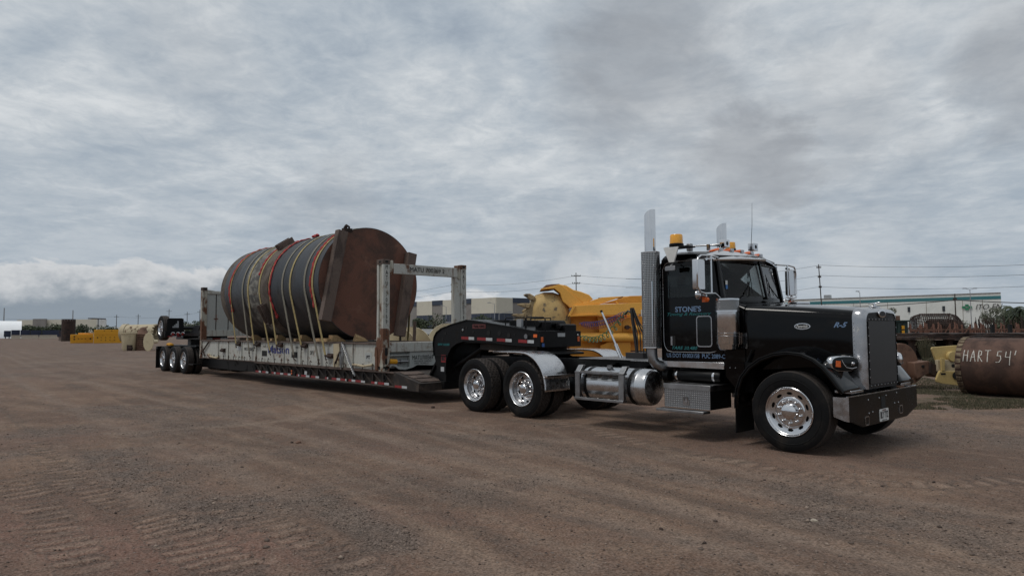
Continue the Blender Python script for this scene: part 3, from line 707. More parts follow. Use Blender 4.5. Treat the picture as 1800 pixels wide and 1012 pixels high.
# exhaust stacks
def stack(Y,s):
    x,y=-2.19,Y(.18)
    rg=[]
    n=28
    for z in(2.70,3.1,None):
        r=[]
        for i in range(n):
            a=2*PI*i/n;q=math.cos(a-.6)
            zz=z if z else 3.275+.115*math.sqrt(max(0,1-(1-(q+1)/2)**2))
            r.append((x+.086*math.cos(a),y+.086*math.sin(a),zz))
        rg.append(r)
    inner=[[(x+(p[0]-x)*.94,y+(p[1]-y)*.94,p[2]-(.0 if k==0 else 0)) for p in r] for k,r in enumerate(reversed(rg))]
    m=MB();m.loft(rg+inner,caps=False);st=m.build('exhaust_stack',K['chrome'],TR,angle=50)
    m=MB();m.lathe([(.12,1.275),(.142,1.275),(.142,2.735),(.10,2.735)],(x,y,0),(0,0,1),40);m.build('heat_shield',K['perf'],st,origin=(x,y,2.0))
    m=MB();m.beam((x+.10,y-.105 if not s else y+.105,1.34),(x+.10,y-.105 if not s else y+.105,2.28),.014,.02);m.lathe([(.144,1.272),(.146,1.28),(.144,1.29)],(x,y,0),(0,0,1),40);m.lathe([(.144,2.722),(.146,2.73),(.144,2.738)],(x,y,0),(0,0,1),40)
    m.build('shield_strip',K['chrome'],st)
    yy=Y(.35)
    m=MB();m.tube([(x,y,1.30),(x,y,1.18),(x+.01,Y(.185),1.10),(x+.04,Y(.21),1.04),(x+.09,Y(.27),1.005),(x+.13,Y(.36),1.0),(x+.14,Y(.6),1.0)],[.078]*7,18);m.build('exhaust_elbow',K['alud'],st,angle=60)
    m=MB();m.box(x-.02,x+.06,Y(.3),Y(.75),1.55,1.6);m.box(x-.02,x+.06,Y(.3),Y(.75),2.3,2.35);m.box(x+.02,x+.06,Y(.6),Y(.64),1.05,2.35);m.each('stack_bracket',K['blackm'],st)
mir(stack)
# fuel tanks and their step cages
def tank(Y,s):
    yc,zc=Y(.305),.67
    m=MB();m.lathe([(.0,-3.60),(.18,-3.595),(.255,-3.57),(.275,-3.53),(.28,-3.50),(.28,-2.44),(.284,-2.43),(.28,-2.41),(.28,-2.31),(.272,-2.275),(.250,-2.25),(.20,-2.235),(.10,-2.222),(.0,-2.218)],(0,yc,zc),(1,0,0),44)
    T=m.build('fuel_tank',K['rimm'],TR,angle=25)
    m=MB()
    for x in(-2.53,-3.42): m.lathe([(.288,x-.025),(.292,x),(.288,x+.025)],(0,yc,zc),(1,0,0),40)
    for x in(-2.6,-3.35): m.prism([(Y(.55),.96),(Y(.80),1.0),(Y(.80),.42),(Y(.62),.42)],'x',x-.03,x+.03)
    m.each('tank_strap',K['blackm'],T)
    m=MB()
    for x in(-3.58,-2.68):
        m.prism([(Y(-.035),.455),(Y(-.035),.87),(Y(.06),.985),(Y(.13),.985),(Y(.02),.86),(Y(.0),.66),(Y(.03),.48)],'x',x,x+.10)
    m.box(-3.58,-2.58,Y(-.04),Y(.06),.855,.885);m.box(-3.58,-2.58,Y(-.06),Y(.05),.43,.47)
    m.build('tank_step_cage',K['alud'],T,bevel=.004)
    m=MB();m.box(-3.46,-2.70,Y(-.03),Y(.05),.886,.896);m.box(-3.46,-2.70,Y(-.05),Y(.05),.471,.48);m.prism([(Y(.028),.75),(Y(.05),.75),(Y(.10),.86),(Y(.08),.86)],'x',-3.44,-2.7);m.each('step_tread',K['perf'],T)
    m=MB();m.lathe([(.05,0),(.05,.03),(.0,.04)],(-3.05,Y(.22),.93),(0,0,1),16);m.beam((-3.1,Y(.22),.975),(-3.0,Y(.22),.975),.02,.02);m.build('fuel_cap',K['alud'],T)
mir(tank)
# battery / tool boxes with step, reservoirs
def tbox(Y,s):
    m=MB();m.box(-1.86,-1.11,Y(.0),Y(.55),.44,.755);B=m.build('step_box',[K['diam']],TR,bevel=.005)
    m=MB();m.box(-1.868,-1.10,Y(-.008),Y(.56),.70,.775);m.build('box_lid',K['alud'],B,bevel=.004)
    m=MB();m.prism([(Y(.005),.44),(Y(.005),.695),(Y(.55),.695),(Y(.55),.44)],'x',-1.109,-1.104);m.build('box_end_plate',K['blackm'],B)
    m=MB();m.box(-1.92,-1.14,Y(-.13),Y(.05),.39,.425);m.build('box_step',K['alud'],B,bevel=.005)
    m=MB();m.prism(rrect(-1.54,-1.44,.475,.575,.015),'y',Y(-.006),Y(.0));m.tube([(-1.52,Y(-.012),.55),(-1.52,Y(-.02),.60),(-1.46,Y(-.02),.60),(-1.46,Y(-.012),.55)],.007,6);m.box(-1.51,-1.47,Y(-.014),Y(-.006),.50,.54);m.build('box_latch',K['chromed'],B)
    m=MB();m.lathe([(.0,-1.92),(.07,-1.91),(.085,-1.88),(.085,-1.16),(.07,-1.13),(.0,-1.12)],(0,Y(.36),.875),(1,0,0),20);R=m.build('air_tank',K['blackm'],TR)
    m=MB()
    for x in(-1.845,-1.23): m.lathe([(.087,x-.016),(.089,x),(.087,x+.016)],(0,Y(.36),.875),(1,0,0),20)
    m.each('air_tank_strap',K['chrome'],R)
    m=MB();m.lathe([(.0,-2.1),(.09,-2.1),(.10,-2.06),(.10,-2.0),(.0,-1.99)],(0,Y(.38),.87),(1,0,0),16);m.build('air_canister',K['blackm'],TR)
mir(tbox)
# half fenders over the front drive axle
def hfend(Y,s):
    P=[(-5.66,1.170),(-5.4,1.172),(-5.1,1.172),(-4.914,1.168)]+[(-4.914+.63*math.sin(a),.535+.633*math.cos(a)) for a in [math.radians(k) for k in range(10,91,8)]]+[(-4.278,.50)]
    rings=[]
    for i,(x,z) in enumerate(P):
        a=P[max(i-1,0)];b=P[min(i+1,len(P)-1)];d=Vector((b[0]-a[0],b[1]-a[1])).normalized();nx,nz=-d.y,d.x
        rings.append([(x+nx*o,Y(y),z+nz*o) for o,y in[(-.03,-.012),(-.008,-.016),(.0,-.004),(.004,.02),(.004,.58),(.0,.60),(-.02,.60)]])
    m=MB();m.loft(rings,closed=False,caps=False);F=m.build('half_fender',K['rimm'],TR,angle=60)
    sm=F.modifiers.new('thick','SOLIDIFY');sm.thickness=.004
    m=MB();m.box(-4.30,-4.235,Y(-.02),Y(.80),.74,.785);m.build('fender_bracket',K['alu'],F,bevel=.006)
mir(hfend)
# deck plates, fifth wheel, hose stand, pogo stick, hoses
m=MB();m.box(-4.15,-2.95,.70,1.74,1.05,1.062);m.box(-2.85,-2.4,.5,1.94,1.05,1.062);m.each('deck_plate',K['diam'],TR,bevel=.003)
m=MB();m.prism([(-6.1,1.09),(-6.1,1.13),(-5.75,1.17),(-5.1,1.17),(-4.85,1.13),(-4.85,1.09)],'y',.80,1.64);m.prism([(-5.9,1.045),(-5.1,1.045),(-5.3,1.12),(-5.7,1.12)],'y',.85,1.59);m.build('fifth_wheel',K['blackm'],TR,bevel=.01)
def onx(u,v,y):
    d=pixdir(u,v);t_=(y-CAMP[1])/d.y;return Vector(CAMP)+d*t_
a=onx(1094,634,1.22);b=onx(1082,605,1.22);c=onx(1058,549,1.22)
m=MB();m.cyl(a,b,.033,12);m.cyl(b,c,.018,10);m.cyl(c,c+(c-b).normalized()*.04,.024,8,mi=1);m.build('hose_tender_pole',[K['alu'],K['blackm']],TR)
a0=onx(1122,634,1.3);a1=onx(1116,590,1.3);a2=onx(1112,560,1.3);a3=onx(1110,541,1.3)
m=MB();m.tube([a0,a1,a2,a3],.03,8);m.tube([a2+Vector((0,0,.1)),a2+Vector((-.10,0,.14)),a2+Vector((-.16,0,.08))],.02,6);m.box(a0.x-.12,a0.x+.25,1.1,1.5,1.05,1.16);m.build('hose_stand',K['hosek'],TR)
m=MB()
for k in range(5):
    o_=Vector((.02*k,.03*(k%3),0));m.tube([a3+o_*.4,a2+o_+Vector((.03,0,-.05)),a1+o_+Vector((.05+.02*k,0,.05)),a0+o_+Vector((.02*k,0,.1)),a0+o_+Vector((.1,.02,.0))],.010,6)
m.build('air_hose_bundle',K['hosek'],TR)
def coil(p0,p1,sag,r,turns,wr,mt,name):
    p0,p1=Vector(p0),Vector(p1);N=turns*12;pts=[]
    d=(p1-p0).normalized();s1=d.cross(Vector((0,0,1))).normalized();s2=s1.cross(d)
    for i in range(N+1):
        t_=i/N;q=p0.lerp(p1,t_)+Vector((0,0,-sag*4*t_*(1-t_)));w_=min(1,t_*8,(1-t_)*8);a=2*PI*turns*t_
        pts.append(q+(s1*math.cos(a)+s2*math.sin(a))*r*w_)
    MB().tube(pts,wr,5).build(name,mt,TR)
GP=Vector((-5.05,1.55,1.60))
q1=onx(1104,546,1.3)
coil(q1,onx(1018,568,1.5),.10,.045,22,.0055,K['hoseb'],'coiled_air_hose')
coil(q1+Vector((0,.06,-.03)),onx(1018,570,1.58),.125,.045,22,.0050,K['hoser'],'coiled_air_hose')
coil(q1+Vector((0,-.05,-.02)),onx(1020,590,1.45),.24,.055,12,.0085,K['hoseg'],'coiled_power_cable')
# mirrors
def mirror(Y,s):
    xx=-1.17;zt=2.58;zb=2.06
    m=MB()
    m.tube([(-1.14,Y(.34),zt),(-1.09,Y(.02),zt+.005),(-1.09,Y(-.18),zt-.01),(-1.10,Y(-.24),zt-.05),(-1.10,Y(-.26),zt-.12),(-1.10,Y(-.26),zb+.08),(-1.09,Y(-.22),zb+.01),(-1.09,Y(-.10),zb-.01),(-1.08,Y(.14),zb),(-1.07,Y(.30),1.97)],.0135,10)
    m.tube([(-1.085,Y(.07),zt),(-1.085,Y(.07),zb-.01)],.0125,8);m.cyl((-1.10,Y(-.02),zt-.05),(-1.10,Y(.08),zt-.05),.018,8)
    A=m.build('mirror_bracket',K['chrome'],TR,angle=60)
    m=MB();m.prism(rrect(Y(-.25) if not s else Y(-.05),Y(-.05) if not s else Y(-.25),2.10,2.52,.025),'x',-1.19,-1.11);H=m.build('mirror_head',K['alu'],A,bevel=.008)
    m=MB();m.lathe([(.0,-.045),(.04,-.035),(.068,-.01),(.07,.0),(.0,.01)],(-1.15,Y(-.18),2.03),(-1,0,0),20);m.build('convex_mirror',K['chrome'],A)
    m=MB();m.cyl((-1.14,Y(-.06),2.02),(-1.09,Y(-.06),2.02),.02,8,mi=1);m.sphere((-1.10,Y(-.03),1.965),.032,10,6,(1,1,1.15));m.box(-1.15,-1.10,Y(-.08),Y(-.06),1.93,2.0);m.build('side_marker_lamp',[K['orange'],K['chromed']],A)
mir(mirror)
m=MB();m.sphere((-1.17,-.12,1.985),.022,8,5);m.build('clearance_lamp',K['redl'],TR)
# visor
XF[0]=lambda p:(p[0]-.065*abs(p[1]-CY)/.92,CY+(p[1]-CY)*.92,p[2])
m=MB();rt=[];fr=[]
for k in range(13):
    t_=k/12;y=.17+t_*(2*CY-.34);v_=1-abs(2*t_-1);vv=min(1,v_*1.6)
    rt.append((-1.20-.02*vv,y,2.63+.085*min(1,v_*3.)));fr.append((-1.085+.225*v_,y,2.552+.03*vv))
m.loft([[p for p in rt],[p for p in fr]],closed=False,caps=False)
m.loft([[p for p in fr],[(p[0]-.004,p[1],p[2]-.022) for p in fr],[(p[0]-.03,p[1],p[2]-.01) for p in fr],[(p[0],p[1],p[2]-.03) for p in rt]],closed=False,caps=False)
m.build('sun_visor',K['alu'],TR,angle=20)
XF[0]=None
# roof equipment
def markers():
    for y,x,z in [(.62,-1.35,2.70),(.92,-1.34,2.715),(1.22,-1.34,2.72),(1.52,-1.34,2.715),(1.82,-1.35,2.70)]:
        m=MB();m.loft([[(x+a*.19-.10,y+w*math.cos(q),z+.015+h*math.sin(q)) for q in [2*PI*i/10 for i in range(10)]] for a,w,h in[(0,.006,.006),(.25,.025,.022),(.6,.04,.034),(.9,.045,.036),(1.,.042,.034)]])
        o=m.build('cab_marker_light',K['orange'],TR,angle=60)
        MB().box(x+.09,x+.115,y-.04,y+.04,z-.015,z+.045).build('marker_bezel',K['chromed'],o,bevel=.008)
markers()
def worklight(c):
    x,y,z=c;m=MB();m.prism(rrect(y-.075,y+.075,z-.06,z+.06,.012),'x',x-.05,x+.05);m.cyl((x-.02,y,z-.06),(x-.02,y,z-.13),.014,8);o=m.build('work_light',K['chrome'],TR,bevel=.006)
    m=MB();m.lathe([(.0,.004),(.03,.003),(.032,0)],(x+.05,y,z),(1,0,0),16);m.build('lamp_badge',K['blackm'],o)
worklight((-1.40,.98,2.855));worklight((-1.40,1.86,2.87))
def beacon(x,y,z,k=1.):
    m=MB();m.lathe([(.0,z),(.105*k,z),(.108*k,z+.02),(.108*k,z+.04),(.10*k,z+.05)],(x,y,0),(0,0,1),24);o=m.build('beacon',K['blackm'],TR)
    m=MB();m.lathe([(.10*k,z+.05),(.098*k,z+.08),(.094*k,z+.15*k+.02),(.085*k,z+.165*k+.02),(.0,z+.172*k+.02)],(x,y,0),(0,0,1),24);m.build('beacon_lens',K['beacon'],o,angle=30)
beacon(-1.80,.30,2.79);beacon(-1.66,1.62,2.80,.8)
m=MB();m.prism([(-1.945,2.78),(-1.68,2.775),(-1.76,2.55),(-1.85,2.55)],'y',.165,.19);m.box(-1.94,-1.55,.19,.42,2.765,2.785,1);m.build('beacon_bracket',[K['white'],K['blackm']],TR,bevel=.004)
m=MB();m.prism(rrect(-1.88,-1.70,2.42,2.49,.02),'y',.10,.12);m.cyl((-1.79,.12,2.49),(-1.79,.19,2.53),.012,6);m.build('flood_lamp',K['alud'],TR,bevel=.005)
m=MB();m.lathe([(.035,0),(.02,.05),(.013,.12),(.011,.55),(.02,.60),(.0,.62)],(-1.40,.86,2.83),(-1,-.42,0),12);m.box(-1.56,-1.52,.74,.78,2.75,2.84);o=m.build('air_horn',K['chromed'],TR)
m=MB();m.box(-1.80,-1.73,.56,.64,2.745,2.86);m.build('horn_mount',K['alud'],TR,bevel=.01)
m=MB();m.cyl((-1.33,1.66,2.77),(-1.325,1.66,2.86),.012,6);m.tube([(-1.325,1.66,2.86),(-1.30,1.66,3.2),(-1.29,1.66,3.55)],[.0045,.0035,.002],5);m.build('antenna',K['blackm'],TR)
# wipers
m=MB()
for s in(0,1):
    Y=(lambda y:2*CY-y) if s else (lambda y:y)
    m.tube([(-.92,Y(.75),2.02),(-.99,Y(.95),2.25)],.008,6);m.tube([(-.915,Y(.9),2.06),(-1.02,Y(1.0),2.44)],.006,5)
m.each('wiper_arm',K['blackm'],TR,per=2)
# ================================================================ LOWBOY TRAILER
TL=thing('lowboy_trailer',(-16,CY,0),'long black lowboy trailer with raised gooseneck hitched behind the truck','trailer')
gp=[(-8.00,.34),(-8.20,.34),(-8.43,1.03),(-8.46,1.30),(-8.43,1.42),(-8.34,1.53),(-8.15,1.62),(-7.80,1.70),(-7.26,1.79),(-7.0,1.772),(-5.98,1.65),(-5.08,1.53),(-5.08,1.25),(-5.72,1.255),(-6.35,1.30),(-6.9,1.335),(-7.34,1.335),(-7.6,1.28),(-7.78,1.19),(-7.90,1.05),(-7.96,.90),(-7.99,.6)]
m=MB();m.prism(gp,'y',.66,.69);m.prism(gp,'y',2*CY-.69,2*CY-.66);m.box(-8.3,-8.02,.69,1.75,.4,1.3);m.box(-8.2,-5.1,.69,1.75,1.30,1.50)
top=gp[2:12];
for k in range(len(top)-1):
    (x0,z0),(x1,z1)=top[k],top[k+1];m.prism([(x0,z0),(x1,z1),(x1,z1-.02),(x0,z0-.02)],'y',.635,2*CY-.635)
for k in range(12,len(gp)-1):
    (x0,z0),(x1,z1)=gp[k],gp[k+1];m.loft([[(x0,.64,z0),(x0,.80,z0),(x1,.80,z1),(x1,.64,z1)],[(x0,.64,z0+.018),(x0,.80,z0+.018),(x1+.0,.80,z1+.018),(x1,.64,z1+.018)]])
m.box(-5.085,-5.07,.645,1.795,1.235,1.535);m.box(-8.47,-7.98,.64,.66,1.00,1.02)
GN=m.build('gooseneck',K['blackt'],TL,bevel=.004)
m=MB()
for x,z,r in[(-6.56,1.51,.055),(-6.23,1.50,.05),(-5.95,1.46,.05),(-7.27,1.62,.03),(-7.38,1.62,.03),(-7.05,1.53,.03),(-8.02,1.5,.035),(-8.12,1.36,.035),(-5.25,1.37,.03),(-5.78,1.48,.02)]: m.cyl((x,.654,z),(x,.66,z),r,18)
m.each('frame_hole',K['matte'],GN)
m=MB()
for x,z in[(-7.4,1.57),(-5.42,1.435),(-5.45,1.46)]: m.sphere((x,.652,z),.03,8,5,(1,.4,1))
m.cyl((-5.43,.62,1.44),(-5.43,.66,1.44),.045,16);m.build('hose_fitting',K['alud'],GN)
def tape(x0,x1,y,z,h,zz2=None,par=None,dz=0.):
    par=par or TL;w=x1-x0;k=.58
    m=MB();m.loft([[(x0,y,z),(x0+w*k,y,z+dz*k),(x0+w*k,y,z+h+dz*k),(x0,y,z+h)],[(x0,y-.003,z),(x0+w*k,y-.003,z+dz*k),(x0+w*k,y-.003,z+h+dz*k),(x0,y-.003,z+h)]],mi=0)
    m.loft([[(x0+w*k+.004,y,z+dz*k),(x1,y,z+dz),(x1,y,z+h+dz),(x0+w*k+.004,y,z+h+dz*k)],[(x0+w*k+.004,y-.003,z+dz*k),(x1,y-.003,z+dz),(x1,y-.003,z+h+dz),(x0+w*k+.004,y-.003,z+h+dz*k)]],mi=1)
    return m.build('reflective_tape',[K['taper'],K['tapew']],par,smooth=False)
for x0,x1 in[(-7.45,-7.02),(-6.92,-6.44),(-6.30,-5.86),(-5.67,-5.24)]: tape(x0,x1,.655,1.375-(x0+7.45)*.03,.06,par=GN,dz=-.012)
m=MB();m.box(-7.07,-6.65,.652,.656,1.60,1.69);PLt=m.build('maker_plate',K['letr'],GN)
text("TRAIL KING",.36,.055,(-6.86,.650,1.645),(1,0,0),K['blackm'],PLt,bold=.02)
text("GVW 154,000",.42,.06,(-8.07,.652,1.255),(1,0,0),K['lett'],GN,shear=.3,bold=.02)
m=MB();m.box(-8.16,-8.0,.652,.656,.87,1.03);q=m.build('red_placard',K['taper'],GN);text("MAX",.12,.10,(-8.08,.650,.95),(1,0,0),K['letk'],q,bold=.05)
m=MB();m.box(-8.17,-8.05,.648,.652,.67,.77);m.build('white_label',K['tapew'],GN)
m=MB()
for (y,z) in((.70,1.38),(1.72,1.38)): m.box(-5.07,-5.06,y-.03,y+.03,z-.05,z+.05)
m.box(-5.25,-5.15,.648,.655,1.42,1.48);m.each('marker_lamp',K['orange'],GN,bevel=.006)
m=MB();m.box(-5.07,-5.062,.70,.76,1.245,1.31);m.box(-5.07,-5.062,1.13,1.33,1.43,1.50,1);m.sphere((-5.065,1.70,1.46),.02,8,5,mi=1);m.build('front_label',[mat('blue_label',(.05,.12,.35),.5),K['tapew']],GN)
# gooseneck top gear
m=MB()
for y in(.80,):
    m.tube([(-6.2,y,1.66),(-6.2,y,1.79),(-6.16,y,1.81),(-5.66,y,1.81),(-5.62,y,1.79),(-5.62,y,1.60)],.012,6);m.tube([(-5.60,y,1.60),(-5.60,y,1.79),(-5.56,y,1.81),(-5.12,y,1.80),(-5.08,y,1.77),(-5.08,y,1.54)],.013,6)
    m.tube([(-6.2,1.5,1.66),(-6.2,1.5,1.80),(-5.62,1.5,1.80),(-5.62,1.5,1.60)],.012,6)
m.each('gooseneck_rail',K['blackm'],GN)
m=MB();m.box(-6.2,-5.95,.9,1.6,1.62,1.76);m.box(-5.5,-5.3,.95,1.2,1.55,1.72);m.box(-5.5,-5.3,1.35,1.6,1.55,1.70);m.cyl((-5.4,.9,1.68),(-5.4,1.65,1.68),.07,14);m.box(-5.25,-5.1,1.35,1.7,1.52,1.66);m.cyl((-5.2,1.3,1.62),(-5.2,1.75,1.62),.055,12);m.box(-7.2,-6.6,1.1,1.4,1.66,1.78)
m.each('hitch_gear',K['blackm'],GN,bevel=.01)
m=MB();m.box(-5.88,-5.74,.80,.86,1.60,1.78);m.build('document_box',K['galv'],GN,bevel=.006)
m=MB();m.cyl((-5.74,CY,1.13),(-5.74,CY,1.28),.06,14);m.box(-7.9,-6.9,.9,1.55,.80,.95);m.cyl((-7.9,1.6,1.02),(-6.2,1.6,1.14),.05,10);m.cyl((-7.95,.85,.75),(-6.95,.85,1.2),.045,10,mi=0);m.build('hydraulic_ram',K['blackm'],GN)
m=MB();m.prism([(-7.0,1.16),(-5.3,1.10),(-5.3,1.25),(-7.0,1.32)],'y',.80,1.64);m.build('kingpin_plate',K['trl'],GN,bevel=.01)
# gooseneck foot and braces
m=MB();m.prism([(-8.14,.35),(-8.66,.56),(-8.66,.60),(-8.4,.98),(-8.3,.98)],'y',.72,.76);m.prism([(-8.14,.35),(-8.66,.56),(-8.66,.60),(-8.4,.98),(-8.3,.98)],'y',1.68,1.72);m.beam((-8.62,.70,.57),(-8.30,.70,.98),.05,.05);m.box(-8.2,-7.98,.60,1.84,.30,.46);m.build('foot_brace',K['blackt'],GN,bevel=.004)
# deck
m=MB();m.box(-23.2,-9.0,.55,.80,.26,.60);m.box(-23.2,-9.0,1.64,1.89,.26,.60)
for i in range(13): m.box(-21.3+i*1.0,-21.18+i*1.0,.8,1.64,.30,.58)
m.each('main_beam',K['blackt'],TL)
m=MB();m.box(-23.0,-9.05,.55,1.89,.602,.622);m.build('deck_floor',K['deck'],TL)
def edge(Y,s):
    m=MB();m.box(-16.85,-9.05,Y(.0),Y(.05),.615,.645,0);m.box(-16.85,-9.05,Y(.0),Y(.04),.31,.335,0)
    m.box(-23.0,-16.85,Y(.50),Y(.56),.600,.645,0)
    if s: m.box(-16.85,-9.05,Y(.05),Y(.56),.60,.625)
    else: m.box(-16.85,-9.05,.05,.55,.60,.625)
    m.build('side_rail',K['rustb'],TL)
    m=MB()
    for i in range(18):
        x=-16.82+i*.456
        m.box(x-.012,x+.012,Y(.02),Y(.55),.33,.615)
        if i<17: m.beam((x+.03,Y(.03),.60),(x+.42,Y(.03),.345),.02,.03)
    m.box(-16.8,-9.1,Y(.08),Y(.085),.33,.61)
    m.build('outrigger',K['trl'],TL)
    m=MB()
    for i in range(0,17,2):
        x=-16.70+i*.456;m.tube([(x-.05,Y(-.008),.56),(x-.05,Y(-.012),.47),(x,Y(-.015),.43),(x+.05,Y(-.012),.47),(x+.03,Y(-.008),.56)],.011,6)
        m.cyl((x+.28,Y(.075),.5),(x+.28,Y(.08),.5),.035,12)
    m.each('lashing_ring',K['blackm'],TL,per=2)
    # ramp at the front of the deck
    prf=[(-9.05,.645),(-8.07,.445),(-8.07,.27),(-8.4,.27),(-9.05,.31)]
    m=MB();m.prism(prf,'y',Y(.0),Y(.02));
    if not s: m.box(-8.10,-8.07,.02,2.42,.275,.44)
    m.build('ramp_side',K['trl'],TL)
mir(edge)
m=MB();m.prism([(-9.05,.640),(-8.075,.44),(-8.075,.42),(-9.05,.61)],'y',.02,2.42);m.build('ramp_plate',K['deck'],TL)
for i in range(3):
    x0=-8.98+i*.30;m=MB();zf=lambda x:.640-(x+9.05)*.205
    m.prism([(x0,zf(x0)+.004),(x0,zf(x0)+.02),(x0+.23,zf(x0+.23)+.02),(x0+.23,zf(x0+.23)+.004)],'y',.12,.62);m.prism([(x0,zf(x0)+.004),(x0,zf(x0)+.02),(x0+.23,zf(x0+.23)+.02),(x0+.23,zf(x0+.23)+.004)],'y',1.82,2.32);m.each('ramp_tread',K['rustb'],TL,bevel=.004)
for x0,dx in[(-16.72,.42),(-16.22,.45),(-15.55,.28),(-15.22,.46),(-14.72,.44),(-13.9,.16),(-13.62,.48),(-13.05,.46),(-12.25,.16),(-11.9,.43),(-11.45,.4),(-11.15,.42),(-10.72,.44),(-10.0,.26),(-9.70,.46),(-9.0,.48)]:
    tape(x0,x0+dx,-.001,.345 if x0<-9.2 else .31,.052)
m=MB()
for z in(.40,.47): m.sphere((-14.22,-.002,z),.028,10,6,(1,.5,1))
m.each('side_lamp',K['orange'],TL)
m=MB();m.box(-13.42,-13.28,-.006,-.002,.41,.50);m.build('deck_label',K['tapew'],TL)
# rear axle group
AX=[-23.57,-24.87,-26.17]
m=MB();m.box(-27.0,-22.0,.70,.85,.58,.90);m.box(-27.0,-22.0,1.59,1.74,.58,.90);m.box(-27.05,-26.9,.0,2.44,.90,1.0);m.box(-22.5,-21.9,.6,1.84,.45,.9)
for x in AX: m.cyl((x,.45,.51),(x,2.0,.51),.065,12);m.box(x-.3,x+.05,.60,.70,.42,.52);m.box(x-.3,x+.05,1.74,1.84,.42,.52)
m.box(-26.6,-22.9,.25,.70,1.02,1.06);m.box(-26.6,-22.9,1.74,2.19,1.02,1.06)
m.beam((-23.0,.35,.95),(-22.6,.4,.55),.04,.06);m.beam((-22.95,.55,.95),(-22.4,.5,.6),.04,.06);m.box(-23.0,-22.5,.02,.30,.36,.40)
m.build('rear_bogie_frame',K['blackt'],TL)
wt=make_wheel('trailer',parent=TL,loc=(AX[0],0,.51),w=.27)
wi2=None
for i,x in enumerate(AX):
    if i: place_wheel(wt,TL,x,0,.51,rx=i*13)
    place_wheel(wt,TL,x,.32,.51);place_wheel(wt,TL,x,2*CY,.51,True);place_wheel(wt,TL,x,2*CY-.32,.51,True)
m=MB();m.box(-27.16,-27.14,.02,.62,.10,.98);m.box(-27.16,-27.14,1.82,2.42,.10,.98);m.each('mud_flap',K['rubber'],TL)
m=MB();m.sphere((-25.95,.2,1.09),.12,12,6,(1.5,1,.45));m.box(-26.1,-25.7,.12,.28,1.04,1.10);m.build('yellow_latch',K['yel'],TL)
# folded flip axle on top
place_wheel(wt,TL,-26.55,.0,1.75);place_wheel(wt,TL,-26.55,2*CY,1.75,True)
m=MB();m.cyl((-26.55,.3,1.75),(-26.55,2.1,1.75),.065,12);m.box(-26.9,-23.8,.72,.84,1.28,1.42);m.box(-26.9,-23.8,1.60,1.72,1.28,1.42)
for y in(.72,1.60): m.prism([(-26.0,1.30),(-26.0,1.50),(-25.3,1.50),(-24.5,1.85),(-23.9,1.85),(-23.7,1.65),(-24.2,1.35)],'y',y,y+.1)
m.box(-26.04,-25.98,.02,2.42,1.38,1.62);m.cyl((-24.1,.70,1.74),(-24.1,.73,1.74),.08,16);m.box(-25.5,-25.1,.75,1.7,1.02,1.35)
FA=m.build('flip_axle',K['blackt'],TL,bevel=.005)
m=MB();m.prism([(.10,1.62),(.10,2.10),(.16,2.15),(.66,2.15),(.73,2.12),(.75,1.62)],'x',-26.02,-25.99);m.build('flip_axle_flap',K['rubber'],FA)
m=MB();m.lathe([(.0,0),(.12,0)],(0,0,0),(1,0,0),4);
m=MB();
for k in range(4): m.box(-25.985,-25.982,.30+k*.06,.36+k*.06,1.76,1.82+k*.055+(.05 if k==3 else 0))
m.build('flap_mark',K['galv'],FA,smooth=False)
for y in(.32,.51,.70):
    m=MB();m.lathe([(.075,0),(.085,.008),(.062,.012)],(-25.98,y,1.50),(1,0,0),18,mi=1);m.lathe([(.062,.008),(.0,.016)],(-25.98,y,1.50),(1,0,0),18);m.build('tail_lamp',[K['redl'],K['alu']],FA)
m=MB()
for k in range(5): m.box(-25.979,-25.976,.13+k*.17,.13+k*.17+.165,1.385,1.42,k%2)
m.build('lamp_bar_tape',[K['taper'],K['tapew']],FA,smooth=False)
# ================================================================ FLATRACK
FR=thing('flatrack_container',(-15.6,CY,.64),'rusty pale grey flatrack container with end frames on the lowboy deck','flatrack container')
X0,X1=-21.72,-9.50;FB=.65
def side(Y,s):
    m=MB();m.box(X0,X1-.2,Y(.045),Y(.075),.66,1.26);m.build('side_web',K['frw'],FR)
    m=MB();m.box(X0,X1-.24,Y(.0),Y(.22),1.255,1.29);m.box(X0,X1-.24,Y(.0),Y(.2),.648,.672);m.each('side_flange',K['rustb'],FR,bevel=.004)
    m=MB()
    for x,w in[(-19.97,.02),(-19.08,.05),(-17.91,.02),(-16.79,.05),(-14.78,.02),(-13.74,.05),(-13.32,.02),(-11.89,.05),(-10.9,.02)]: m.box(x-w/2,x+w/2,Y(.012),Y(.045),.672,1.255)
    m.each('web_stiffener',K['frw'],FR,bevel=.003)
    m=MB();m.box(-11.85,-11.55,Y(.005),Y(.044),.672,1.255);m.build('cream_gusset',K['creamd'],FR,bevel=.003)
    m=MB()
    for x in(-16.36,-13.97):
        xx=x if x<-15 else x-.36;m.box(xx,xx+.36,Y(.038),Y(.044),.84,1.0)
    m.each('forklift_pocket',K['matte'],FR)
    m=MB()
    for x,z in[(-18.1,1.17),(-16.6,1.17),(-14.98,1.17),(-13.45,1.17),(-11.98,.93),(-19.48,.95)]: m.box(x-.14,x+.14,Y(-.02),Y(.045),z-.05,z+.07);m.cyl((x-.13,Y(-.03),z),(x+.13,Y(-.03),z),.035,10)
    m.each('winch',K['rustd'],FR,bevel=.006,per=2)
    m=MB()
    for i in range(26):
        x=-21.2+i*.45;m.tube([(x,Y(.0),.66),(x,Y(-.01),.75),(x+.05,Y(-.02),.79),(x+.09,Y(-.012),.75)],.010,5)
    m.each('lashing_hook',K['rustd'],FR)
mir(side)
m=MB();m.box(X0+.1,X1-.25,.22,2.22,1.23,1.275);m.build('flatrack_floor',K['woodd'],FR)
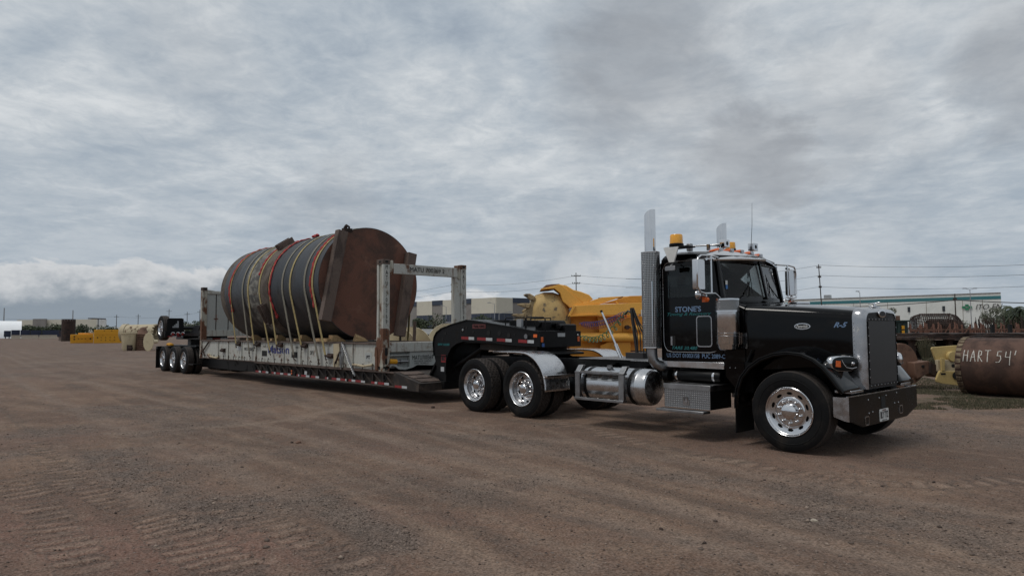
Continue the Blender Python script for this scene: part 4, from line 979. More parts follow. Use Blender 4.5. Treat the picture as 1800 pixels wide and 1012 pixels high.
m=MB();m.tube([(-20.9,.03,.80),(-20.6,-.01,.72),(-20.0,-.01,.69),(-19.9,.03,.74)],.03,8);m.tube([(-10.85,.0,.76),(-10.3,-.02,.735),(-9.95,.0,.78)],.028,8);m.each('rolled_edge_pipe',K['creamd'],FR)
text("Matson",1.42,.235,(-15.20,.040,1.055),(1,0,0),K['letblue'],FR,bold=.015)
text("MATU 700369 2",.78,.10,(-17.35,.040,1.03),(1,0,0),K['letk'],FR)
text("MATU 700369 2",1.02,.105,(X1+.012,1.235,3.02),(0,1,0),K['letk'],FR)
m=MB();m.box(-10.35,-10.05,.040,.045,.85,1.05);m.build('hazard_label',K['frd'],FR);text("FT",.16,.08,(-10.2,.036,.95),(1,0,0),K['letk'],FR,bold=.03)
m=MB();m.box(-18.36,-18.0,.038,.043,.98,1.10);m.box(-12.35,-12.1,.036,.043,.86,1.08);m.each('white_decal',K['tapew'],FR,smooth=False)
text("NC 2",.3,.06,(-16.10,.039,1.13),(1,0,0),K['letk'],FR);text("DP3",.2,.1,(-13.1,.039,1.0),(1,0,0),K['letk'],FR);text("WB 4",.3,.05,(-13.95,.039,1.13),(1,0,0),K['letk'],FR)
def castings(x0,x1,Y,z0,z1,par,mt='frr'):
    m=MB();m.box(x0,x1,Y(-.005),Y(.175),z0,z1);c=m.build('corner_casting',K[mt],par,bevel=.01)
    m=MB();m.prism(rrect((x0+x1)/2-.04,(x0+x1)/2+.04,(z0+z1)/2-.025,(z0+z1)/2+.025,.02),'y',Y(-.009),Y(-.005));ys=sorted((Y(.05),Y(.13)));m.prism(rrect(ys[0],ys[1],(z0+z1)/2-.025,(z0+z1)/2+.03,.02),'x',x1,x1+.004);m.build('casting_hole',K['matte'],c,smooth=False)
def post(Y,s):
    m=MB();m.box(-9.78,-9.70,Y(.0),Y(.10),.78,3.10);m.box(-9.70,-9.58,Y(.03),Y(.16),.78,3.10,1);m.box(-9.58,-9.50,Y(.0),Y(.175),.78,3.10)
    if s: m.box(-9.66,-9.52,Y(.175),Y(.36),1.30,3.0)
    P=m.build('corner_post',[K['frw'],K['frr']],FR,bevel=.006)
    m=MB();m.box(-9.785,-9.60,Y(-.005),Y(.105),.70,1.42);m.box(-9.60,-9.495,Y(-.004),Y(.18),.70,1.62);m.build('post_foot',K['frr'],P,bevel=.005)
    castings(-9.79,-9.495,Y,3.10,3.215,P,'rustb' if not s else 'frr');castings(-9.79,-9.495,Y,.64,.76,P)
    m=MB();m.prism(rrect(min(Y(.05),Y(.12)),max(Y(.05),Y(.12)),1.0,1.18,.025),'x',-9.4945,-9.490);m.prism(rrect(min(Y(.06),Y(.11)),max(Y(.06),Y(.11)),.80,.93,.02),'x',-9.4945,-9.490);m.each('post_slot',K['matte'],P,smooth=False)
    m=MB();m.box(-9.62,-9.50,Y(.18),Y(.28),2.86,3.19);m.cyl((-9.50,Y(.23),2.84),(-9.50,Y(.23),3.2),.02,8);m.build('header_hinge',K['frr'],P,bevel=.005)
    text("\n".join("MATU")+"\n\n"+"\n".join("700369")+"\n\n2",.062,1.62 if not s else 1.62,(-9.496,Y(.09),2.28),(0,1,0),K['letk'],P,vert=True)
    # rear corner posts
    m=MB();m.box(-21.76,-21.60,Y(.0),Y(.08),.7,3.1);m.box(-21.66,-21.60,Y(.08),Y(.18),.7,3.1);R=m.build('corner_post',K['frr'],FR,bevel=.006)
    castings(-21.77,-21.58,Y,3.06,3.18,R,'rustb');castings(-21.77,-21.58,Y,.64,.76,R)
    m=MB();m.beam((-21.62,Y(.0),.8),(-20.85,Y(.0),1.22),.035,.035);m.beam((-21.6,Y(.0),1.05),(-21.2,Y(.0),.72),.03,.03);m.each('hinge_lock',K['rustd'],FR)
mir(post)
m=MB();m.box(-9.62,-9.502,.28,2.16,2.895,3.13);m.build('header_beam',K['frw'],FR,bevel=.006)
# front sill, recess, skirt plate
m=MB();m.box(-9.80,-9.505,.185,2.25,1.075,1.295);m.build('front_sill',K['frw'],FR,bevel=.008)
m=MB();m.box(-9.66,-9.63,.185,.76,.70,1.075);m.box(-9.63,-9.53,.185,.76,.985,1.01);
wv=[(.76,1.075),(.76,.68),(.85,.70),(.98,.755),(1.15,.745),(1.4,.73),(1.7,.76),(2.0,.70),(2.25,.72),(2.25,1.075)]
m.prism(wv,'x',-9.62,-9.54);m.prism([(.185,.90),(.185,.70),(.28,.76),(.36,.74),(.46,.67),(.62,.655),(.76,.68),(.76,.72),(.6,.71),(.45,.74)],'x',-9.62,-9.54)
m.build('front_skirt',K['frd'],FR)
text("MATU700369",.60,.105,(-9.536,1.13,.93),(0,1,0),K['letk'],FR)
text("MAX GROSS  45,000 KG",.5,.04,(-9.536,1.13,.84),(0,1,0),K['letk'],FR);text("TARE  99,200 LB",.42,.035,(-9.536,1.09,.79),(0,1,0),K['letk'],FR)
m=MB();m.cyl((-9.56,.20,.86),(-9.56,.40,.85),.062,14,mi=0);m.cyl((-9.56,.40,.85),(-9.56,.72,.85),.032,10,mi=1);m.cyl((-9.56,.50,.85),(-9.56,.56,.85),.05,10,mi=1);m.build('locking_ram',[K['yel'],K['alud']],FR)
m=MB();m.box(-9.80,-9.70,-.03,.03,.66,1.02);m.prism([(-9.82,.98),(-9.80,1.18),(-9.74,1.2),(-9.68,.95)],'y',-.035,.02);m.build('torn_guard_plate',K['frr'],FR,bevel=.008)
# rear wall
m=MB();m.box(-21.68,-21.65,.18,2.26,1.60,3.06)
m.build('end_wall',K['frd'],FR)
m=MB();m.box(-21.70,-21.60,.18,2.26,1.42,1.64);tp=[(.18,3.10),(.4,3.07),(.6,3.03),(.8,3.06),(1.2,3.08),(2.26,3.10),(2.26,2.97),(.18,2.95)];m.prism(tp,'x',-21.70,-21.61);m.each('end_wall_beam',K['frw'],FR,bevel=.005)
m=MB()
for y in(.51,.95,1.4,1.85): m.box(-21.65,-21.642,y-.012,y+.012,1.64,2.96)
m.each('wall_seam',K['rustd'],FR)
m=MB();m.box(-21.65,-21.635,.44,.58,2.03,2.07);m.box(-21.65,-21.635,.50,.53,1.95,2.2);m.build('wall_stain_bolt',K['rusto'],FR)
m=MB();m.box(-21.9,-21.84,.1,2.3,1.30,1.36)
m.build('rear_crossbar',K['rustd'],FR)
m=MB()
for k in range(6): m.box(-21.838,-21.834,.2+k*.28,.2+k*.28+.27,1.31,1.35,k%2)
m.build('crossbar_tape',[K['tapew'],K['taper']],FR,smooth=False)
# ================================================================ STEEL CYLINDER
DX0,DR,DZ=-12.114,1.517,2.837;DL=6.83
DC=thing('steel_cylinder',(-15.5,CY,1.32),'huge dark steel cylinder with rusty brown end plate strapped on the flatrack','steel cylinder')
m=MB();m.lathe([(DR,0),(DR,2.45),(DR,DL)],(DX0,CY,DZ),(-1,0,0),128,mis=[0,1]);m.lathe([(DR-.05,0),(DR,0)],(DX0,CY,DZ),(-1,0,0),128)
m=MB()
m.lathe([(DR-.03,.0),(DR,.0),(DR,3.05)],(DX0,CY,DZ),(-1,0,0),128,mi=0);m.lathe([(DR,3.05),(DR+.004,3.06),(DR+.004,3.6)],(DX0,CY,DZ),(-1,0,0),128,mi=0)
m.lathe([(DR,3.6),(DR,4.75)],(DX0,CY,DZ),(-1,0,0),128,mi=1);m.lathe([(DR,4.75),(DR,DL-.35)],(DX0,CY,DZ),(-1,0,0),128,mi=0);m.lathe([(DR,DL-.35),(DR,DL),(.0,DL)],(DX0,CY,DZ),(-1,0,0),128,mi=2)
m.build('cylinder_shell',[K['shell'],K['shellw'],K['band']],DC,angle=40)
m=MB();m.lathe([(.0,.004),(DR-.012,.004)],(DX0,CY,DZ),(1,0,0),128);m.lathe([(DR-.012,.004),(DR-.012,-.06)],(DX0,CY,DZ),(1,0,0),128);m.build('end_plate',K['rust'],DC)
m=MB();m.lathe([(DR,3.06),(DR+.022,3.065),(DR+.022,3.585),(DR,3.59)],(DX0,CY,DZ),(-1,0,0),128);m.build('collar_band',K['band'],DC,angle=30)
def onxp(u,v,x):
    d=pixdir(u,v);t_=(x-CAMP[0])/d.x;return Vector(CAMP)+d*t_
def hbeam(p0,p1,w,nm):
    p0,p1=Vector(p0),Vector(p1);d=(p1-p0).normalized();sy=Vector((1,0,0)).cross(d).normalized()
    m=MB();c=(p0+p1)/2;L=(p1-p0).length/2
    m.obox(c+Vector((.10,0,0)),d,sy,(1,0,0),L,w/2,.10)
    return m.build(nm,K['rustb'],DC,bevel=.006)
xf=DX0+.012
hbeam((xf,.30,4.17),(xf,-.16,1.83),.275,'face_beam');hbeam((xf,2.46,3.74),(xf,2.08,1.42),.275,'face_beam')
m=MB();m.tube([(DX0-.05,.50,4.20),(DX0-.05,.46,4.30),(DX0-.05,.52,4.37),(DX0-.05,.60,4.33),(DX0-.05,.60,4.20)],.028,8);m.box(DX0-.12,DX0+.02,.42,.66,4.18,4.28);m.sphere((DX0-.03,.50,4.33),.05,8,6);m.build('lifting_shackle',K['rustd'],DC)
def radial(a,r): a=math.radians(a);return Vector((0,CY+r*math.sin(a),DZ+r*math.cos(a)))
for a,x,h,w in[(-33,-15.42,.20,.50),(-118,-15.42,.22,.62)]:
    m=MB();c=radial(a,DR+h/2-.02);c.x=x;rd=radial(a,1)-radial(a,0);tg=Vector((1,0,0)).cross(rd)
    m.obox(c,(1,0,0),rd,tg,.02,h/2,w/2);m.obox(c+Vector((-.24,0,0)),(1,0,0),rd,tg,.02,h/2,w/2);m.obox(c+Vector((-.12,0,0))+tg*(w/2-.02),(1,0,0),rd,tg,.12,h/2,.015);m.build('collar_lug',K['rustb'],DC,bevel=.006)
# timber chocks and wedges
def chock(x,y,label,w=.55,h=.17,step=.12,d=.16):
    m=MB();z0=1.295
    m.prism([(y-.25,z0),(y-.25,z0+.07),(y-.08,z0+.07),(y-.08,z0+h),(y+.05,z0+h),(y+.30,z0+.02),(y+.30,z0)],'x',x-d/2,x+d/2)
    o=m.build('timber_chock',K['wood'],bevel=.004,origin=(x,y,z0));tag(o,label,'wooden chock','timber chocks under the cylinder')
for x,l in[(-17.55,'small timber chock under the cylinder nearest the rear wall'),(-15.75,'timber chock under the cylinder below its collar lug'),(-14.15,'timber chock under the cylinder right of the blue lettering'),(-12.40,'tall timber chock beside the bottom of the rusty end plate')]:
    chock(x,.30,l,d=.22 if x>-13 else .14)
for x,l in[(-18.3,'short weathered timber on the deck edge by the leftmost strap'),(-16.35,'short weathered timber on the deck edge above the left forklift pocket'),(-14.65,'short weathered timber on the deck edge above the right forklift pocket'),(-12.75,'long pale plank laid on the deck edge beside the tall chock')]:
    m=MB();m.box(x-.10 if x<-13 else x-.3,x+.10 if x<-13 else x+.35,.06,.5,1.296,1.38);o=m.build('deck_timber',K['woodd'] if x<-13 else K['wood'],bevel=.004);tag(o,l,'timber','loose timbers on the deck edge')
m=MB();m.loft([[(-11.98,.62,1.30),(-11.78,.62,1.30),(-11.78,.62,1.42),(-11.98,.70,1.50)],[(-11.98,1.02,1.30),(-11.78,.98,1.30),(-11.78,.90,1.36),(-11.98,.95,1.40)]]);tag(m.build('timber_wedge',K['wood'],bevel=.004),'pale cut timber wedge lying before the end plate','wooden wedge')
# webbing straps over the cylinder
def ring_pts(xt,xa,zend,r,a0=None,full=True,ynear=-.012):
    # tangent from the near anchor to the cylinder
    anchor=Vector((xa,ynear,zend));dy,dz=anchor.y-CY,anchor.z-DZ;D=math.hypot(dy,dz);base=math.atan2(dy,dz);off=math.acos(min(1,r/D))
    ta=math.degrees(base+off)    # tangent angle measured from +z toward +y
    if ta>0: ta-=360
    pts=[]
    n=40
    for i in range(7):
        t_=i/7;q=radial(ta,r);q.x=xt+(xa-xt)*.0;pts.append(anchor.lerp(Vector((xt,q.y,q.z)),t_))
    far=-ta
    for i in range(n+1):
        a=ta+(far-ta)*i/n;q=radial(a,r);q.x=xt;pts.append(q)
    q=Vector((xa,2*CY+.012,1.18))
    for i in range(1,8): pts.append(pts[7+n].lerp(q,i/7))
    return pts,ta
def ribbon(pts,w,th,name,mt,bev=0):
    m=MB();rings=[]
    for i,p in enumerate(pts):
        a=pts[max(i-1,0)];b=pts[min(i+1,len(pts)-1)];d=(b-a).normalized();s=Vector((1,0,0));s=(s-d*s.dot(d)).normalized();nn=s.cross(d)
        rings.append([p+s*(w/2)-nn*th/2,p+s*(w/2)+nn*th/2,p-s*(w/2)+nn*th/2,p-s*(w/2)-nn*th/2])
    m.loft(rings);return m.build(name,mt)
ST=[(-18.08,-18.19,1.16,'sy','yellow strap nearest the rear wall, its upper part in a red sleeve'),
(-17.08,-17.10,.90,'sg','faded grey strap, second from the rear wall'),
(-16.65,-16.74,1.16,'sy','thin yellow strap between the grey strap and the collar'),
(-15.80,-15.57,.98,'sy','yellow strap just left of the brown collar, crossing the blue lettering'),
(-15.10,-15.11,1.16,'sy','yellow strap along the right edge of the collar'),
(-14.23,-13.99,.88,'sg','grey strap hooked low beside the right forklift pocket'),
(-13.74,-13.53,1.16,'sy','bright yellow strap right of the forklift pocket'),
(-12.87,-12.53,.80,'sg','wide faded grey strap second from the end plate'),
(-12.42,-12.15,.92,'sy','yellow strap nearest the rusty end plate')]
for i,(xt,xa,z,k,l) in enumerate(ST):
    pts,ta=ring_pts(xt,xa,z,DR+.012,ynear=-.05);o=ribbon(pts,.085 if k=='sy' else .095,.011,'ratchet_strap',K[k]);tag(o,l,'strap','webbing straps round the cylinder')
    m=MB();m.tube([(xa,-.05,z+.02),(xa,-.055,z-.06),(xa+.03,-.05,z-.10),(xa+.05,-.045,z-.06)],.012,6);m.box(xa-.045,xa+.045,-.062,-.045,z-.01,z+.05);m.build('strap_hook',K['rustd'],o)
def sleeve(xt,a0,a1,label,w=.10,knot=True,wob=.02,r=DR+.022):
    pts=[];n=44
    for i in range(n+1):
        a=a0+(a1-a0)*i/n;q=radial(a,r+.006*math.sin(i*2.1));q.x=xt+wob*math.sin(i*.45)+wob*.4*math.sin(i*1.7);pts.append(q)
    m=MB();rr=[.018+.007*math.sin(i*1.9) for i in range(n+1)];m.tube(pts,rr,8)
    pts2=[p+Vector((.045,0,0)) for p in pts];m.tube(pts2,[x*.8 for x in rr],8)
    if knot:
        m.sphere(pts[0]+Vector((.02,0,0)),.06,10,6,(1,.7,1.5))
    o=m.build('red_sling',K['red']);tag(o,label,'sling','red round slings on the cylinder')
sleeve(-18.14,-112,5,'red sling round the rear end of the cylinder')
sleeve(-15.93,-75,8,'thin red sling left of the brown collar',.06,False,.012)
sleeve(-15.06,-122,-12,'red sling along the right edge of the collar with a loose lower end')
sleeve(-12.52,-112,-28,'thick red sling beside the rusty end plate')
m=MB()
for i in range(6): m.sphere((-14.62+.055*i,.80+.03*math.sin(i*2),4.345+.02*math.sin(i*1.7)),.05,8,6,(1.4,1,.8))
tag(m.build('sling_bundle',K['red']),'small bundled red sling lying on top of the cylinder','sling','red round slings on the cylinder')
# chains hanging off the deck
def chain(P,label,n,r=.030):
    m=MB();P=[Vector(p) for p in P];L=[0]
    for a,b in zip(P,P[1:]): L.append(L[-1]+(b-a).length)
    for i in range(n):
        s=L[-1]*i/(n-1);k=max(j for j in range(len(P)-1) if L[j]<=s+1e-9);t_=(s-L[k])/(L[k+1]-L[k]);c=P[k].lerp(P[k+1],min(1,t_));d=(P[k+1]-P[k]).normalized()
        s1=Vector((1,0,0)) if i%2 else Vector((0,1,0));s1=(s1-d*s1.dot(d)).normalized()
        m.tube([c+d*(1.35*r*math.cos(a))+s1*(r*.75*math.sin(a)) for a in [2*PI*q/10 for q in range(10)]],r*.27,5,closed=True)
    return tag(m.build('chain',K['alud']),label,'chain','chains hanging from the flatrack side')
chain([(-11.36,-.02,1.25),(-11.42,-.03,1.0),(-11.40,-.03,.70),(-11.38,-.03,.66)],'straight left-hand chain hanging down the flatrack side by the cream gusset',24)
chain([(-11.34,-.03,1.24),(-11.28,-.04,.95),(-11.36,-.04,.68)],'short slack chain looped beside the straight chain',22)
chain([(-11.30,-.02,1.22),(-11.02,-.04,.88),(-10.72,-.03,.52)],'slanting chain reaching down to the lowboy rail',30)
m=MB();m.beam((-11.42,-.05,1.05),(-11.62,-.05,.78),.035,.03);m.cyl((-11.63,-.05,.77),(-11.60,-.05,.81),.03,8);tag(m.build('chain_binder',K['rustd']),'dark chain binder lever hanging left of the chains','chain binder')
# ================================================================ GROUND
def vnoise(x,y,seed=0):
    xi=np.floor(x).astype(np.int64);yi=np.floor(y).astype(np.int64);fx=x-xi;fy=y-yi
    fx=fx*fx*(3-2*fx);fy=fy*fy*(3-2*fy)
    def h(a,b):
        n=(a*374761393+b*668265263+seed*974634777)&0xFFFFFFFF;n=((n^(n>>13))*1274126177)&0xFFFFFFFF
        return ((n^(n>>16))&0xFFFF)/65535.
    return (h(xi,yi)*(1-fx)+h(xi+1,yi)*fx)*(1-fy)+(h(xi,yi+1)*(1-fx)+h(xi+1,yi+1)*fx)*fy
def fbm(x,y,s,o=4,seed=0):
    r=0;a=.5
    for k in range(o): r=r+a*(vnoise(x*s,y*s,seed+k)-.5);a*=.5;s*=2.03
    return r
def seg_dist(x,y,P):
    best=np.full(x.shape,1e9);along=np.zeros(x.shape);L=0.
    for a,b in zip(P,P[1:]):
        ax,ay=a[0],a[1];dx,dy=b[0]-ax,b[1]-ay;l=math.hypot(dx,dy)
        t_=np.clip(((x-ax)*dx+(y-ay)*dy)/(l*l),0,1);d=np.hypot(x-ax-t_*dx,y-ay-t_*dy)
        k=d<best;best=np.where(k,d,best);along=np.where(k,L+t_*l,along);L+=l
    return best,along
TRK=[([gnd(*q) for q in [(60,780),(125,850),(190,877),(250,905),(310,940),(370,978),(420,1008)]],.26,.19),
([gnd(*q) for q in [(20,845),(60,880),(90,915),(120,960),(140,1000)]],.26,.21),
([gnd(*q) for q in [(400,893),(450,915),(500,937),(550,962),(640,1005)]],.22,.20),
([gnd(*q) for q in [(960,735),(1050,760),(1150,783),(1250,802),(1350,822),(1500,845),(1650,850),(1790,840)]],.24,.22)]
GRV=[([gnd(*q) for q in [(170,800),(260,850),(330,880),(400,895)]],.55),([gnd(*q) for q in [(0,805),(60,795)]],.5),([gnd(*q) for q in [(180,715),(300,722),(420,728)]],.7),([gnd(*q) for q in [(440,692),(520,702)]],.45),
([gnd(*q) for q in [(930,775),(1050,810),(1180,835),(1280,845)]],.38),([gnd(*q) for q in [(1420,860),(1550,920),(1680,960),(1795,985)]],.62),([gnd(*q) for q in [(820,765),(880,770)]],.3),([gnd(*q) for q in [(1480,730),(1600,745),(1780,770)]],.9),([gnd(*q) for q in [(560,880),(700,960)]],.2)]
def ground_fields(x,y):
    dist=np.hypot(x-CAMP[0],y-CAMP[1]);near=np.clip(1.6-dist/28,0,1)
    z=.035*fbm(x,y,.35,3,1)*2+.016*fbm(x,y,1.7,4,5)*2*near+.010*fbm(x,y,7.,3,9)*2*near
    n=fbm(x,y,1.3,4,20)
    g=np.zeros(x.shape)
    for P,w in GRV:
        d,_=seg_dist(x,y,P);g=np.maximum(g,np.clip(1.25-d/w+n*2.2,0,1))
    g=np.maximum(g,np.clip((fbm(x,y,.45,4,31)-.10)*7,0,.8)*np.clip(dist/7,0,1))
    tk=np.zeros(x.shape)
    for P,w,pt in TRK:
        d,al=seg_dist(x,y,P);m_=np.clip((w-d)/.08+n*3.2-.1,0,1)*np.clip(.95+fbm(x,y,2.7,3,55)*2.4,0,1)
        ph=al/pt+n*1.1;saw=(ph%1.);c=np.where(saw<.72,saw/.72,(1-saw)/.28)
        z=z+m_*(c-.5)*.020;tk=np.maximum(tk,m_*(.35+.65*c))
        z=z+np.clip(1-abs(d-w-.05)/.06,0,1)*.006
    # lengthwise wheel ruts left by passing vehicles
    rut=np.zeros(x.shape)
    for off,amp in[(-1.1,.012),(-1.9,.010),(-3.2,.014),(-4.1,.010),(-5.6,.012)]:
        yy=y-off-.035*(x+3)*math.copysign(1,off)-.25*np.sin(x*.12+off);r_=np.exp(-(yy/.16)**2);rut+=r_;z=z-amp*r_*near
    flat=np.clip(1-np.maximum(np.abs(y-1.22)-1.5,0)/1.,0,1)*(x>-30)*(x<2.5)
    z=z*(1-.85*flat)-.0
    z=np.minimum(z,.05)*np.clip(1.2-dist/200,0,1)
    return z,g,tk,rut
na=[];a=-math.pi
fw=math.atan2(FW.y,FW.x)
angs=np.concatenate([np.linspace(-48,48,760),np.linspace(48,312,90)[1:-1]])*PI/180
rows=np.concatenate([np.geomspace(.4,3.2,24)[:-1],np.geomspace(3.2,26,460)[:-1],np.geomspace(26,4200,110)])
RR,AA=np.meshgrid(rows,angs,indexing='ij')
gx=CAMP[0]+RR*np.cos(fw+AA);gy=CAMP[1]+RR*np.sin(fw+AA)
gz,gg,gt,gr_=ground_fields(gx,gy)
nr,nc=gx.shape
V=np.stack([gx,gy,gz],-1).reshape(-1,3)
c0=np.array([[CAMP[0],CAMP[1],0.]])
V=np.vstack([V,c0])
idx=np.arange(nr*nc).reshape(nr,nc);nx_=np.roll(idx,-1,axis=1)
q=np.stack([idx[:-1],idx[1:],nx_[1:],nx_[:-1]],-1).reshape(-1,4)
tri=np.stack([np.full(nc,nr*nc),idx[0],nx_[0]],-1)
me=bpy.data.meshes.new('ground')
me.vertices.add(len(V));me.vertices.foreach_set('co',V.ravel())
nl=len(q)*4+len(tri)*3
me.loops.add(nl);me.loops.foreach_set('vertex_index',np.concatenate([q.ravel(),tri.ravel()]).astype(np.int32))
me.polygons.add(len(q)+len(tri));me.polygons.foreach_set('loop_start',np.concatenate([np.arange(len(q))*4,len(q)*4+np.arange(len(tri))*3]).astype(np.int32))
me.update(calc_edges=True);me.validate()
me.polygons.foreach_set('use_smooth',[True]*len(me.polygons))
rs,_=seg_dist(gx,gy,[gnd(*q) for q in [(-60,930),(200,985),(480,1008)]]);rs2,_=seg_dist(gx,gy,[gnd(*q) for q in [(640,905),(800,915)]])
rs=np.maximum(np.clip(1.4-rs/.75+fbm(gx,gy,1.1,3,91)*1.5,0,1),.6*np.clip(1.2-rs2/.3+fbm(gx,gy,1.1,3,92)*2,0,1))
pal=np.zeros(gx.shape)
for P,w in [([gnd(*q) for q in [(40,637),(190,633),(300,631)]],.28),([gnd(*q) for q in [(250,669),(300,666),(348,662)]],.16),([gnd(*q) for q in [(1180,800),(1300,812)]],.12),([gnd(*q) for q in [(240,760),(330,752),(480,740),(620,715)]],.30),([gnd(*q) for q in [(620,720),(700,716),(780,722)]],.25)]:
    d,_=seg_dist(gx,gy,P);pal=np.maximum(pal,np.clip(1.3-d/w+fbm(gx,gy,1.2,4,63)*2.6,0,1))
drk=np.zeros(gx.shape)
for P,w in [([gnd(*q) for q in [(500,690),(760,785),(1150,895),(1500,1005)]],.16),([gnd(*q) for q in [(560,690),(830,780),(1250,885),(1700,1005)]],.13),([gnd(*q) for q in [(300,745),(600,830),(950,985)]],.15),([gnd(*q) for q in [(980,748),(1300,845),(1795,925)]],.17),([gnd(*q) for q in [(0,655),(180,672),(420,720)]],.22),([gnd(*q) for q in [(0,700),(250,735)]],.2)]:
    d,_=seg_dist(gx,gy,P);n_=fbm(gx,gy,1.6,4,71);drk=np.maximum(drk,np.clip(1.25-d/w+n_*1.5,0,1)*np.clip(.8+fbm(gx,gy,.7,3,72)*3,0,1));pal=np.maximum(pal,.55*np.clip(1-abs(d-w*2.0)/(w*.8)+n_*1.5,0,1))
for nm,arr in(('dark',drk),('pale',pal),('redsoil',rs),('gravel',gg),('track',gt),('rut',gr_)):
    at_=me.attributes.new(nm,'FLOAT','POINT');at_.data.foreach_set('value',np.append(arr.ravel(),0).astype(np.float32))
GR=bpy.data.objects.new('ground',me);COL.objects.link(GR);GR['kind']='structure'
m,t,b=base_mat('packed_dirt')
pos=t.new('ShaderNodeNewGeometry').outputs['Position']
def attr(n): a=t.new('ShaderNodeAttribute');a.attribute_name=n;return a.outputs['Fac']
A1=t.noise(pos,.22,5,.6,.3);A2=t.noise(t.vm('ADD',pos,(31.,7.,0.)),.9,7,.62,.3);A3=t.noise(pos,9.,6,.65);A4=t.noise(pos,55.,4,.6)
st=t.noise(t.vm('MULTIPLY',pos,(.25,1.6,1.)),1.1,7,.62,.4)
c=t.mix(t.ss(A1,.40,.58),(.130,.070,.045),(.212,.124,.080))
c=t.mix(t.math('MULTIPLY',t.ss(A2,.5,.72),.7),c,(.31,.208,.142))
c=t.mix(t.math('MULTIPLY',t.ss(A2,.48,.30),.65),c,(.088,.060,.045))
c=t.mix(t.math('MULTIPLY',t.ss(st,.50,.66),.65),c,(.29,.195,.135))
c=t.mix(t.math('MULTIPLY',t.ss(st,.48,.34),.6),c,(.080,.056,.043))
red=t.noise(t.vm('ADD',pos,(3.,19.,0.)),.30,4,.55)
px,py,pz=t.xyz(pos)
c=t.mix(t.math('MULTIPLY',attr('redsoil'),t.ss(A2,.36,.6,.3,.85)),c,(.215,.105,.075))
c=t.mix(t.math('MULTIPLY',t.ss(red,.48,.66),.5),c,(.205,.112,.080))
c=t.mix(t.math('MULTIPLY',attr('pale'),.6),c,(.33,.24,.175))
c=t.mix(t.math('MULTIPLY',attr('dark'),.5),c,(.070,.045,.033))
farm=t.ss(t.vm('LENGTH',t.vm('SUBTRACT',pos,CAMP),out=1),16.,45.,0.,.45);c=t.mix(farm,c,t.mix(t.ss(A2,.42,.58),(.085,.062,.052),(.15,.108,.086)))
gmask=attr('gravel')
gm=t.math('MULTIPLY',gmask,t.ss(t.noise(pos,3.,6,.7),.30,.60))
vo=t.new('ShaderNodeTexVoronoi');vo.inputs['Scale'].default_value=48.;t.put(vo.inputs['Vector'],pos)
vcol=t.xyz(vo.outputs['Color'])[0]
peb=t.mix(vcol,(.074,.054,.045),(.28,.215,.178))
c=t.mix(t.math('MULTIPLY',gm,.92),c,peb)
v2=t.new('ShaderNodeTexVoronoi');v2.inputs['Scale'].default_value=21.;t.put(v2.inputs['Vector'],t.vm('ADD',pos,t.scl(t.noise(pos,14.,2,.5,color=True),.05)))
sp=t.math('MULTIPLY',t.ss(v2.outputs['Distance'],.28,.16),t.ss(t.xyz(v2.outputs['Color'])[1],.80,.86))
c=t.mix(t.math('MULTIPLY',sp,.8),c,t.mix(t.xyz(v2.outputs['Color'])[2],(.06,.05,.045),(.32,.27,.24)))
tk=attr('track');c=t.mix(t.math('MULTIPLY',t.ss(tk,.55,1.0),.62),c,(.36,.25,.185))
c=t.mix(t.math('MULTIPLY',t.math('MULTIPLY',t.ss(tk,.25,.5),t.ss(tk,.6,.45)),.75),c,(.070,.048,.038))
c=t.mix(t.math('MULTIPLY',t.math('MINIMUM',attr('rut'),1.),t.lin(A2,.3,.7,.1,.75)),c,(.25,.185,.145))
c=t.mix(t.ss(A3,.42,.66,0,.75),c,t.mix(.5,c,(.05,.034,.026)))
A5=t.noise(t.vm('ADD',pos,(9.,4.,0.)),2.6,9,.74,.2)
c=t.mix(t.ss(A5,.53,.66,0,.55),c,(.085,.062,.049));c=t.mix(t.ss(A5,.46,.34,0,.45),c,(.30,.215,.16))
c=t.mix(t.ss(A4,.36,.64),t.mix(.55,(.03,.022,.018),c),t.mix(.80,(.42,.33,.27),c))
v3=t.new('ShaderNodeTexVoronoi');v3.inputs['Scale'].default_value=85.;t.put(v3.inputs['Vector'],pos);q3=t.xyz(v3.outputs['Color'])
c=t.mix(t.math('MULTIPLY',t.ss(q3[0],.55,.9),.20),c,t.mix(q3[1],(.05,.038,.032),(.36,.30,.26)))
gmix=t.noise(pos,.5,5,.6)
c=t.mix(t.math('MULTIPLY',t.math('MULTIPLY',t.math('MULTIPLY',t.ss(py,6.5,8.5),t.ss(py,22.,15.)),t.ss(px,-3.,-1.)),t.ss(gmix,.42,.56,.0,.75)),c,(.062,.058,.034))
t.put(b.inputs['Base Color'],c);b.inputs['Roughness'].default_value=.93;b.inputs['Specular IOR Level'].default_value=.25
hb=t.math('ADD',t.math('MULTIPLY',A3,.5),t.math('MULTIPLY',A4,.35))
hb=t.math('ADD',hb,t.math('MULTIPLY',t.math('SUBTRACT',.4,vo.outputs['Distance']),t.math('MULTIPLY',gm,.55)))
hb=t.math('ADD',hb,t.math('MULTIPLY',sp,.35))
t.put(b.inputs['Normal'],t.bump(hb,.045,1.))
me.materials.append(m)
